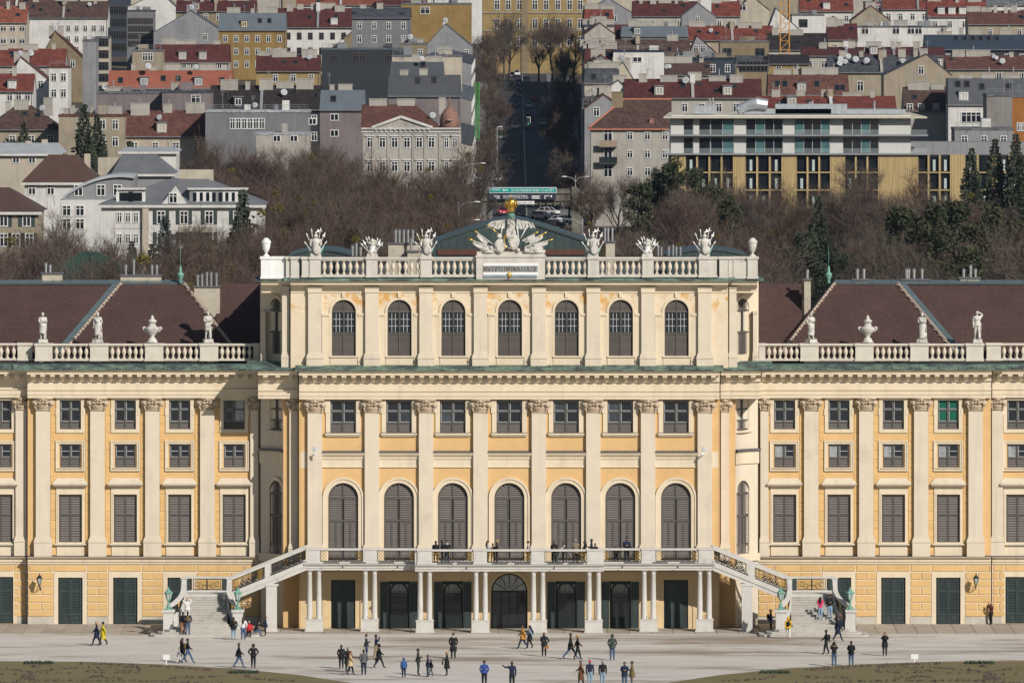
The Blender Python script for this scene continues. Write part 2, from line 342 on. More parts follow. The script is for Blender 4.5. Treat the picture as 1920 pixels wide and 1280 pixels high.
def volute(mb, x, z, r, s, m=0):
    for k, (rr, yy) in enumerate(((1.0,-.05),(.72,-.11),(.42,-.17))):
        n = 12; P = [(x+r*rr*math.cos(2*math.pi*i/n), z+r*rr*math.sin(2*math.pi*i/n)) for i in range(n)]; mb.prism(P, yy, .05, m)
def k_capital(w=1.08):
    """composite capital: abacus, two volutes, leaf drops, centre flower. origin: centre of its top, pilaster face at y=0"""
    mb = MB(); h = .92; r = .27; hw = w/2
    mb.box(-hw*1.36,hw*1.36,-.20,.05,-.10,0); mb.box(-hw*1.22,hw*1.22,-.13,.05,-.17,-.10); mb.box(-hw*1.02,hw*1.02,-.05,.05,-h,-.17)
    mb.box(-hw*1.12,hw*1.12,-.09,.05,-h-.03,-h+.06)
    for s in (-1, 1):
        volute(mb, s*(hw*1.10), -.42, r, s)
        for k in range(4): mb.ball((s*hw*(1.1-.05*k), -.12, -.68-.075*k), (.10-.018*k,.07,.06), 6, 4)
        mb.tube([(s*hw*.85,-.1,-.28),(s*hw*.45,-.15,-.42),(s*.1,-.15,-.36)], [.07,.09,.06], 6)
        mb.ball((s*hw*.35,-.12,-.2),(.15,.09,.07),6,4)
    mb.ball((0,-.17,-.14), (.14,.1,.13), 8, 5); mb.ball((0,-.14,-.36), (.1,.08,.1), 8, 5)
    return mb.mesh('capital', CAPST, True)
CAPST = mat('weathered_capital_stone', (.50,.40,.285), .9, .12, 5, (.36,.28,.20), (3,.5,.7), .3, 20)
def baluster_mesh(h=1.12, s=1.0):
    P = [(.13,0),(.13,.08),(.075,.12),(.07,.2),(.10,.3),(.155,.46),(.165,.56),(.14,.68),(.085,.82),(.07,.9),(.10,.94),(.10,.97),(.13,1.0)]
    mb = MB(); mb.lathe([(r*s, z*h) for r, z in P[1:-1]], 10); mb.box(-.14*s,.14*s,-.14*s,.14*s,0,.08*h); mb.box(-.14*s,.14*s,-.14*s,.14*s,.96*h,h)
    return mb.mesh('baluster', BALST, True)
BALST = mat('cream_baluster_stone', (.60,.53,.43), .85, .1, 3, (.42,.36,.28), (2,.56,.75), .2, 20)

def modillions(parent, x0, x1, z, y, pitch=.715, n=None):
    me = kit('modillion', lambda: MB().add([(-.18,-.58,0),(.18,-.58,0),(.18,0,0),(-.18,0,0),(-.18,-.58,-.15),(.18,-.58,-.15),(.18,-.30,-.22),(-.18,-.30,-.22),(.18,0,-.38),(-.18,0,-.38)],
            [(0,3,2,1),(0,1,5,4),(4,5,6,7),(7,6,8,9),(0,4,7,9,3),(1,2,8,6,5)]).mesh('modillion', CREAM))
    n = n or max(1, int((x1-x0)/pitch)); p = (x1-x0)/n
    for i in range(n): obj('modillion', me, parent, (x0+p*(i+.5), y, z))
def entab(parent, x0, x1, ya, z_bot, z_top, d0=0, d1=0, name='entablature'):
    """architrave + frieze + modillion cornice; ya = y of the architrave face; returns object"""
    H = z_top-z_bot; f = lambda k: z_bot+H*k
    pr = [(ya+.6,f(0)),(ya,f(0)),(ya,f(.10)),(ya-.05,f(.105)),(ya-.05,f(.24)),(ya-.13,f(.27)),(ya-.13,f(.31)),(ya-.02,f(.32)),(ya-.02,f(.56)),(ya-.10,f(.58)),(ya-.20,f(.60)),(ya-.20,f(.83)),(ya-.82,f(.83)),(ya-.82,f(.90)),(ya-.90,f(.92)),(ya-1.02,f(1.0)),(ya+.6,f(1.0))]
    o = MB().mould(pr, x0, x1, 0, True, d0, d1).build(name, CREAM, parent)
    modillions(o, x0+d0*(-.2)+.1, x1+d1*(-.2)-.1, f(.83), ya-.20)
    return o
def flashing(parent, x0, x1, y0, y1, z0, z1, mat_=None, pitch=1.0, d0=0, d1=0, name='copper_flashing'):
    """sloping sheet-metal strip with standing seams from the cornice lip (y0,z0) back to (y1,z1)"""
    mb = MB(); mb.mould([(y0,z0-.05),(y0-.02,z0),(y1,z1),(y1,z0-.05)], x0, x1, 0, True, d0, d1)
    n = max(1, int((x1-x0)/pitch))
    for i in range(1, n):
        x = x0+(x1-x0)*i/n+rnd.uniform(-.05,.05); mb.bar((x,y0-.01,z0+.01),(x,y1,z1+.015),.018)
    return mb.build(name, mat_ or COPPER, parent)
def pilaster(parent, cx, hw, y_wall, y_face, z_base, z_ped, z_neck, z_top, cap=True, ped=True, m=None):
    mb = MB()
    if ped:
        mb.box(cx-hw*1.24,cx+hw*1.24,y_face-.16,y_wall,z_base,z_ped); mb.box(cx-hw*1.30,cx+hw*1.30,y_face-.2,y_wall,z_ped,z_ped+.10)
        zz = z_ped+.10
    else: zz = z_base
    mb.box(cx-hw*1.22,cx+hw*1.22,y_face-.13,y_wall,zz,zz+.16); mb.box(cx-hw*1.12,cx+hw*1.12,y_face-.07,y_wall,zz+.16,zz+.30)
    mb.box(cx-hw,cx+hw,y_face,y_wall,zz+.30,z_neck)
    if not cap:
        mb.box(cx-hw*1.04,cx+hw*1.04,y_face-.03,y_wall,z_neck,z_neck+.07); mb.box(cx-hw,cx+hw,y_face,y_wall,z_neck+.07,z_top-.16); mb.box(cx-hw*1.1,cx+hw*1.1,y_face-.08,y_wall,z_top-.16,z_top)
    else: mb.box(cx-hw*1.05,cx+hw*1.05,y_face-.04,y_wall,z_neck-.04,z_neck+.03); mb.box(cx-hw*.98,cx+hw*.98,y_face+.01,y_wall,z_neck+.03,z_top)
    o = mb.build('pilaster', m or CREAM2, parent)
    if cap: obj('capital', kit(('cap',round(hw,2)), lambda: k_capital(hw*2)), o, (cx, y_face, z_top))
    return o
# ------------------------------------------------------------------ CENTRAL BLOCK
palace = thing('palace_central_block', 'yellow and cream central palace block with seven arched windows', 'palace', (0,0,0))
PC = [590.5,697.5,799,901,1010.5,1112.5,1215,1321.5]
WC = [643.5,748,849,955,1061.5,1163,1267.5]
XL, XR = X(563), X(1347)
zg, zt, zs1, zs0, zu0, zu1 = 0, Z(1052), Z(876), Z(846), Z(811), Z(749.5)
mb = MB(); edges = [563]+[(PC[i]+PC[i]) / 2 for i in range(1, 7)]+[1347]
for i, c in enumerate(WC):
    a, b = X(edges[i]), X(edges[i+1]); cx = X(c); hw = 1.12
    strip(mb, a, b, zt, zs1, 0, [(cx-hw,cx+hw,zt+.02,Z(905),True)], .35, 0)
    strip(mb, a, b, zs1, zs0, 0, [], .3, 1)
    strip(mb, a, b, zs0, zu1+.1, 0, [(cx-.96,cx+.96,zu0,zu1,False)], .3, 0)
    if i in (0, 6): ops = [(cx-.91,cx+.91,.02,3.66,False)]
    elif i == 3: ops = [(cx-1.36,cx+1.36,.02,4.15,True)]
    else: ops = [(cx-.80,cx+.80,.02,3.57,False)]
    strip(mb, a, b, 0, zt, 0, ops, .3, 2)
mb.box(XL,XR,.6,34,0,zu1,1)
mb.quad((XL,0,0),(XL,0.6,0),(XL,.6,zu1),(XL,0,zu1),0); mb.quad((XR,.6,0),(XR,0,0),(XR,0,zu1),(XR,.6,zu1),0)
mb.build('facade_wall', [YELLOW, CREAM, GROUNDW], palace)
GLASSD = mat('window_glass_bluish', (.045,.055,.065), .08, .4, .8, spec=.6)
for i, c in enumerate(WC):
    cx = X(c)
    put(kit('arch_shutter', k_arch_shutter), palace, (cx, .16, Z(905)-5.6))
    mb = MB(); arch_band(mb, cx, Z(905)-1.12, 1.13, 1.40, zt+.02, -.10, .05); arch_band(mb, cx, Z(905)-1.12, 1.40, 1.54, zt+.02, -.17, .05); mb.build('arch_surround', CREAM, palace)
    put(kit('upper%d' % i, lambda: k_casement(1.92, zu1-zu0-.02, .72, glass=[[GLASS],[GLASS,GLASSD,GLASS,GLASS],[GLASSD,GLASS,GLASS,GLASS],[GLASS],[GLASS,GLASS,GLASSD,GLASS],[GLASSD,GLASS,GLASSD,GLASS],[GLASS]][i])), palace, (cx, .12, zu0+.01))
    mb = MB()
    for s in (-1, 1):
        mb.box(cx+s*1.13-.17,cx+s*1.13+.17,-.10,.02,zu0-.02,zu1); mb.box(cx+s*1.20-.17,cx+s*1.20+.17,-.13,.02,Z(774),zu1)
    mb.box(cx-1.36,cx+1.36,-.26,.02,zu0-.16,zu0-.02); mb.box(cx-1.28,cx+1.28,-.15,.02,zu0-.28,zu0-.16)
    o = mb.build('window_surround', CREAM, palace)
    MB().box(cx-1.38,cx+1.38,-.28,.0,zu0-.018,zu0+.012).build('sill_flashing', LEAD, o)
    # string course of the bay
    a, b = X(PC[i])+.5, X(PC[i+1])-.5
    o = MB().mould([(0,zs1),(-.10,zs1),(-.10,zs1+.1),(-.05,zs1+.12),(-.05,zs0-.62),(-.12,zs0-.55),(-.12,zs0-.42),(-.28,zs0-.25),(-.34,zs0-.1),(0,zs0-.02)], a, b).build('string_course', CREAM, palace)
    MB().mould([(-.36,zs0-.095),(-.37,zs0-.05),(0,zs0+.06),(0,zs0-.05)], a, b).build('course_flashing', LEAD, o)
for c in PC: pilaster(palace, X(c), .54, 0, -.34, zt, Z(1030), Z(773), Z(748.5), ped=True)
# ground-floor doors behind the terrace
for i, c in enumerate(WC):
    cx = X(c)
    if i in (0, 6): put(kit('panel_door', k_panel_door), palace, (cx,.15,.02), 'door')
    elif i != 3:
        put(kit('grille_door', k_grille_door), palace, (cx,.15,.02), 'door')
        put(kit('open_leaf', k_open_leaf), palace, (cx-1.40,-.02,.02), 'door_leaf'); put(kit('open_leaf', k_open_leaf), palace, (cx+.82,-.02,.02), 'door_leaf')
    mb = MB(); hw = {0:1.28,6:1.28}.get(i, 1.6); 
    if i != 3: mb.box(cx-hw,cx+hw,-.08,.02,3.72,3.9); mb.box(cx-hw-.3,cx-hw,-.08,.02,0,3.9); mb.box(cx+hw,cx+hw+.3,-.08,.02,0,3.9); mb.box(cx-hw-.3,cx+hw+.3,-.08,.02,3.9,4.3)
    else: arch_band(mb, cx, 4.15-1.36, 1.37, 1.6, 0, -.08, .02)
    mb.build('door_surround', GROUNDW, palace)
cx = X(955); r = 1.36; zs = 4.15-r
mb = MB(); arch_band(mb, cx, zs, r-.11, r-.002, .02, .1, .22); mb.box(cx-r+.11,cx+r-.11,.1,.2,zs-.06,zs+.06)
for x in (-.62,0,.62): mb.box(cx+x-.04,cx+x+.04,.11,.2,.05,zs-.06)
for k in range(1,6): a = math.pi*k/6; mb.bar((cx+.25*math.cos(a),.16,zs+.25*math.sin(a)),(cx+1.24*math.cos(a),.16,zs+1.24*math.sin(a)),.025)
portal = mb.build('glass_portal', GREEND, palace)
for x0, x1 in ((-1.25,-.66),(-.58,-.04),(.04,.58),(.66,1.25)): MB().box(cx+x0,cx+x1,.17,.19,.08,zs-.06).build('pane', GLASS, portal)
MB().prism([(cx+1.25*math.cos(math.pi*i/14), zs+.06+1.2*math.sin(math.pi*i/14)) for i in range(15)], .17, .19).build('pane', GLASSB, portal)
# main entablature, copper lip
ze0, ze1 = Z(748), Z(694, -1)
entab(palace, X(561), X(1349), -.36, ze0, ze1)
flashing(palace, X(553,-1.3), X(1357,-1.3), -1.42, .1, ze1, ze1+.34)
# ------------------------------------------------------------------ attic storey
YA = .35; za0, za1 = Z(690,YA), Z(549,YA)
mb = MB()
for i, c in enumerate(WC):
    a, b = X(edges[i] if i else 545, YA), X(edges[i+1] if i < 6 else 1365, YA); cx = X(c+1,YA)
    strip(mb, a, b, za0-.3, za1+.8, YA, [(cx-.9,cx+.9,Z(667,YA),Z(562,YA),True)], .3)
mb.box(X(545),X(1365),YA+.5,34,za0-1,Z(530)-.1)
mb.build('attic_wall', PEEL, palace)
for i, c in enumerate(WC):
    cx = X(c+1,YA); put(kit('attic', k_attic), palace, (cx, YA+.13, Z(667,YA)))
    mb = MB(); arch_band(mb, cx, Z(562,YA)-.9, .91, 1.08, Z(667,YA)-.02, YA-.08, YA+.02); mb.box(cx-.12,cx+.12,YA-.14,YA,Z(562,YA)+.16,Z(549,YA))
    o = mb.build('arch_surround', CREAM, palace)
    mb = MB(); mb.box(cx-1.05,cx+1.05,YA-.14,YA,Z(668,YA)-.08,Z(667,YA)-.02); mb.box(cx-1.0,cx+1.0,YA-.05,YA+.01,Z(684,YA),Z(669,YA)-.07)
    mb.build('window_sill', CREAM, palace)
    for s in (-1, 1):
        mb = MB(); x = cx+s*1.08; a, b = sorted((x, cx+s*1.62)); mb.box(a,b,YA-.06,YA+.01,za0,Z(592,YA)); mb.box(a-.02 if s<0 else a,b if s<0 else b+.02,YA-.14,YA+.01,Z(592,YA),Z(587,YA)); mb.box(a,b,YA-.09,YA+.01,za0,Z(673,YA))
        mb.build('impost', CREAM, palace)
for c in PC: pilaster(palace, X(c,YA), .50, YA, YA-.32, za0, Z(672,YA), Z(549,YA), Z(537,YA), cap=False)
zb0, zb1 = Z(549,YA), Z(526,YA-.8); H = zb1-zb0
pa = [(YA+.5,zb0),(YA-.06,zb0),(YA-.06,zb0+.2),(YA-.1,zb0+.22),(YA-.1,zb0+.42),(YA-.2,zb0+.47),(YA-.25,zb1-.36),(YA-.75,zb1-.32),(YA-.78,zb1-.12),(YA-.92,zb1),(YA+.5,zb1)]
o = MB().mould(pa, X(545), X(1365)).build('attic_cornice', CREAM, palace)
flashing(palace, X(532), X(1378), YA-.97, YA-.1, zb1, zb1+.26, d0=0, d1=0)
for c in PC: MB().box(X(c,YA)-.53,X(c,YA)+.53,YA-.38,YA-.1,zb0+.02,zb0+.43).build('architrave_block', CREAM, palace)
# ---- concave corners between block and wings
def corner(sg):
    m = (lambda p: p) if sg < 0 else (lambda p: 1910-p)
    A, B = Vector((X(m(533),1.2), 1.2)), Vector((X(m(489),4.0), 4.0))
    mid = (A+B)/2; nrm = Vector((B.y-A.y, -(B.x-A.x))).normalized()
    if nrm.y > 0: nrm = -nrm
    def pts(off, sag=.45, n=8):
        out = []
        for i in range(n+1):
            t = i/n; p = A.lerp(B, t)-nrm*(sag*4*t*(1-t)-off); out.append(p)
        return out
    def band(name, z0, z1, off, mat_, ps=None):
        mb = MB(); P = pts(off); Q = pts(-.6)
        for i in range(len(P)-1):
            a, b, c, d = P[i], P[i+1], Q[i+1], Q[i]
            mb.quad((a.x,a.y,z0),(b.x,b.y,z0),(b.x,b.y,z1),(a.x,a.y,z1)); mb.quad((a.x,a.y,z1),(b.x,b.y,z1),(c.x,c.y,z1),(d.x,d.y,z1)); mb.quad((a.x,a.y,z0),(b.x,b.y,z0),(c.x,c.y,z0),(d.x,d.y,z0))
        return mb.build(name, mat_, palace)
    band('corner_wall', 0, Z(748), 0, CREAM2); band('corner_wall', Z(692), Z(530), .05, CREAM)
    band('corner_course', Z(873), Z(849), .12, CREAM); band('corner_course', Z(849), Z(845), .3, LEAD); band('corner_course', Z(1056), Z(1042), .2, CREAM)
    c = A.lerp(B, .5)-nrm*.38; rz = math.atan2(nrm.y, nrm.x)+math.pi/2
    put(kit('arch_narrow', lambda: k_arch_shutter(1.9, 5.55)), palace, (c.x,c.y,Z(1043)), rz=rz)
    put(kit('upper_narrow', lambda: k_casement(1.75, 2.4, .72, glass=[GLASSB, GLASS])), palace, (c.x,c.y,Z(809)), rz=rz)
    put(kit('attic', k_attic), palace, (c.x+nrm.x*.05,c.y+nrm.y*.05,Z(667)), rz=rz)
    def cs(fn):
        mb = MB(); mb.M = Matrix.Translation((c.x,c.y,0)) @ Matrix.Rotation(rz,4,'Z'); fn(mb); mb.build('corner_surround', CREAM, palace)
    cs(lambda mb: arch_band(mb, 0, Z(1043)+5.55-.95, .96, 1.2, Z(1043), -.12, .3))
    cs(lambda mb: (mb.box(-1.2,-.9,-.1,.3,Z(811),Z(749)), mb.box(.9,1.2,-.1,.3,Z(811),Z(749)), mb.box(-1.3,1.3,-.2,.3,Z(814),Z(811))))
    cs(lambda mb: (arch_band(mb, 0, Z(667)+4.2-.9, .91, 1.15, Z(667), -.10, .3), mb.box(-1.4,-.95,-.18,.3,Z(593),Z(588)), mb.box(.95,1.4,-.18,.3,Z(593),Z(588))))
    # set-back strip with narrow pilaster
    x0, x1 = sorted((X(m(563),1.2), X(m(531),1.2))); MB().box(x0,x1,1.2,3,0,Z(748)).build('return_wall', YELLOW, palace); 
    x0a, x1a = sorted((X(m(560),1.2), X(m(533),1.2))); MB().box(x0a,x1a,1.0,3,Z(692),Z(530)).build('return_wall', CREAM, palace)
    xs, xe = sorted((X(m(563),.5), X(m(561),.5))); MB().box(xs,xe,0.02,1.2,0,Z(748)).build('return_wall', YELLOW, palace)
    pilaster(palace, X(m(550.5),1), .31, 1.25, .9, Z(1052), Z(1030), Z(773), Z(748.5), ped=True)
    for pp in (552, 536): pilaster(palace, X(m(pp),1), .27, 1.05, .75, Z(690), Z(672), Z(549), Z(537), cap=False)
    pilaster(palace, X(m(494),3.2), .16, 4.3, 3.1, Z(690), Z(672), Z(592), Z(586), cap=False)
    # entablatures of the corner (front-parallel), attic cornice, copper
    xa, xb = sorted((X(m(484),.6), X(m(559),.6)))
    entab(palace, xa, xb, .62, ze0, ze1-.03); flashing(palace, xa-.9*(sg<0), xb+.9*(sg>0), -.42, 2.6, ze1-.03, ze1+.55)
    o = MB().box(xa,xb,1.2,7,ze0-.0,ze1-.05).build('return_wall', CREAM, palace)
    xa, xb = sorted((X(m(490),.6), X(m(545),.6))); dz = .01
    MB().mould([(y+.75,z-.02) for y,z in pa], xa, xb).build('attic_cornice', CREAM, palace)
    MB().box(xa+.05,xb-.05,1.8,9,zb0-.01,zb1-.06).build('return_wall', CREAM, palace)
    flashing(palace, xa-.5*(sg<0), xb+.5*(sg>0), YA-.24, YA+1.5, zb1-.02, zb1+.24)
    xs, xe = sorted((X(m(492),5), X(m(560),5))); MB().box(xs,xe,4.75,34,0,Z(535)).build('side_wall', CREAM, palace)
corner(-1); corner(1)
# ---- parapet balustrade of the block
yb = .05; zp0, zp1 = Z(519.5,yb), Z(482,yb)
def ped(parent, x0, x1, z0, z1, y0, y1, m=None, name='pedestal'):
    mb = MB(); mb.box(x0,x1,y0,y1,z0,z1-.16); mb.box(x0-.05,x1+.05,y0-.06,y1+.05,z0-.02,z0+.14); mb.box(x0-.07,x1+.07,y0-.08,y1+.07,z1-.16,z1+.03)
    return mb.build(name, m or GREYST, parent)
def balus_run(parent, x0, x1, n, z0, z1, yc, m=None, rail_t=.26, base_t=.2):
    o = MB().box(x0,x1,yc-.2,yc+.2,z0,z0+base_t).box(x0,x1,yc-.16,yc+.16,z1-rail_t,z1-.14).box(x0,x1,yc-.24,yc+.24,z1-.14,z1).build('balustrade_rail', m or GREYST, parent)
    hh = z1-rail_t-z0-base_t; me = kit(('bal',round(hh,2)), lambda: baluster_mesh(hh, 1.0))
    p = (x1-x0)/n
    for i in range(n): obj('baluster', me, o, (x0+p*(i+.5), yc, z0+base_t), rnd.uniform(-.1,.1))
PX = [591,697.5,799.5,None,1113,1215,1321]
for c in (591,697.5,799.5,1113,1215,1321): ped(palace, X(c)-.42, X(c)+.42, zp0, zp1, yb-.35, yb+.35)
for a, b in ((602,687),(708.5,789),(810.5,893),(1023,1102.5),(1123.5,1204.5),(1225.5,1310.5)): balus_run(palace, X(a), X(b), 7, zp0, zp1, yb)
# plinth of the centre trophy with inscription panel
mb = MB(); x0, x1 = X(893), X(1022); mb.box(x0,x1,yb-.45,yb+.6,zp0-.15,zp1); mb.box(x0-.06,x1+.06,yb-.52,yb+.66,zp1,zp1+.14); mb.box(x0+.05,x1-.05,yb-.4,yb+.5,zp1+.14,Z(471.5))
mb.build('trophy_plinth', GREYST, palace)
TAB = mat('blue_grey_tablet', (.42,.44,.46), .6, .1, 3); BROWNL = mat('bronze_letter', (.20,.11,.055), .6, .1, 3); BLUET = mat('tablet_band', (.22,.27,.30), .5, .25, 3)
tb = MB().box(X(906),X(1008.5),yb-.5,yb-.44,Z(518),Z(493)).build('inscription_tablet', WHITE, palace)
MB().box(X(906.5),X(1008),yb-.515,yb-.5,Z(509.5),Z(498)).build('letter_band', BLUET, tb); MB().box(X(907),X(1007),yb-.53,yb-.5,Z(520),Z(515)).build('lower_band', BLUET, tb)
mb = MB(); rr = random.Random(5); x = 908.0
while x < 1005:                                    # worn row of Roman capitals (illegible in the photograph): upright and slanted strokes
    k = rr.choice('IAVNMI'); wd = 3.0 if k == 'I' else 5.0; yy = yb-.525
    st = {'I':[(.5,0,.5,1)],'A':[(0,0,.5,1),(1,0,.5,1)],'V':[(0,1,.5,0),(1,1,.5,0)],'N':[(0,0,0,1),(0,1,1,0),(1,0,1,1)],'M':[(0,0,0,1),(0,1,.5,.3),(.5,.3,1,1),(1,0,1,1)]}[k]
    for a,b,c,d in st: mb.bar((X(x+a*wd),yy,Z(508.5-b*9)),(X(x+c*wd),yy,Z(508.5-d*9)),.024)
    x += wd+2.2
mb.build('lettering', BROWNL, tb)
MB().ball((X(955),yb-.55,Z(516)),(.13,.06,.22),8,6).ball((X(955),yb-.55,Z(510)),(.05,.05,.1),6,4).ball((X(952),yb-.55,Z(513)),(.1,.05,.05),6,4).ball((X(958),yb-.55,Z(513)),(.1,.05,.05),6,4).build('gilt_badge', GOLD, tb, True)
for sg in (-1, 1):
    m = (lambda p: p) if sg < 0 else (lambda p: 1910-p)
    for a, b, y in ((566,580,.1),(545,561,.35),(536,544,.5),(508,535,.75),(489,508,.6)):
        x0, x1 = sorted((X(m(a)),X(m(b)))); ped(palace, x0, x1, zp0-(.12 if y>.3 else 0), zp1, y-.3, y+.5, WHITE if a in (508,489) and sg < 0 else GREYST)
    x0, x1 = sorted((X(m(490)),X(m(566)))); MB().box(x0,x1,1.0,1.4,zp0,zp1-.1).build('parapet_wall', GREYST, palace)
# ---- roofs on the block
rf = MB().box(X(545),X(1365),1.6,34,Z(530)-.1,Z(524)).build('roof_deck', LEAD, palace)
def barrel(px0, px1, py_side, py_top, Y0, depth, seam=.62, name='copper_roof', pw=1.2):
    x0, x1 = X(px0,Y0), X(px1,Y0); za, zb = Z(py_side,Y0), Z(py_top,Y0); n = 20
    P = []
    for i in range(n+1):
        t = -1+2*i/n; P.append((x0+(x1-x0)*i/n, za+(zb-za)*(1-abs(t)**pw)))
    mb = MB()
    mb.prism([(x0,zp0)]+[(x1,zp0)]+P[::-1], Y0, Y0+depth, 0)
    k = int((x1-x0)/seam)
    for i in range(1, k):
        t = i/k; x = x0+(x1-x0)*t; zt_ = za+(zb-za)*(1-abs(2*t-1)**pw)
        mb.box(x-.02,x+.02,Y0-.03,Y0,zp0,zt_)
    for (a,b),(c,d) in zip(P,P[1:]): mb.bar((a,Y0-.03,b),(c,Y0-.03,d),.07)
    o = mb.build(name, DARKCOP, palace); return o
b_ = barrel(812, 1104, 455, 411, 10, 14); MB().box(X(820,10),X(1096,10),9.90,9.95,Z(478,10),Z(467.5,10)).build('brown_band', mat('rusty_band',(.10,.045,.03),.8,.2,2), b_)
barrel(540, 662, 480, 469, 8, 12, pw=2); barrel(1250, 1402, 480, 468, 8, 12, pw=2)
def flues(parent, pxs, py0, py1, Y, r=.09):
    for i, p in enumerate(pxs):
        z0, z1 = Z(py0,Y), Z(py1[i] if hasattr(py1,'__len__') else py1, Y)
        mb = MB(); mb.lathe([(r,0),(r,z1-z0-.22)], 8); mb.lathe([(r*1.25,z1-z0-.24),(r*1.25,z1-z0-.05)], 8); mb.lathe([(r*1.5,z1-z0-.03),(r*.4,z1-z0+.05)], 8)
        mb.build('flue', STEEL, parent, False, (X(p,Y), Y, z0))
def chimney(parent, p0, p1, py0, py1, Y, dep=1.2, m=None, fl=(), ftop=0):
    x0, x1, z0, z1 = X(p0,Y), X(p1,Y), Z(py0,Y), Z(py1,Y)
    mb = MB(); mb.box(x0,x1,Y,Y+dep,z0-2.0,z1-.12); o = mb.build('chimney', m or CHIM, parent)
    MB().box(x0-.1,x1+.1,Y-.1,Y+dep+.1,z1-.12,z1).build('chimney_cap', LEAD, o)
    flues(o, fl, py1, ftop, Y+dep/2)
    return o
CHIM = mat('chimney_plaster', (.44,.40,.32), .9, .12, 1, (.3,.26,.2), (.8,.55,.75), .2, 10)
chimney(palace, 728, 788, 480, 455, 9, 1.5, None, (742,749,757,765,774), 431); chimney(palace, 764, 784, 480, 470, 8, .8, None, (771,), 447)
chimney(palace, 1136, 1153, 480, 452, 9, 1.2, None, (1134,1140,1148), 427)
flues(palace, (661,668,676), 480, (460,456,463), 6); flues(palace, (1234,1240,1254,1262,1268,1276), 480, (459,463,462,459,462,463), 6, .075)
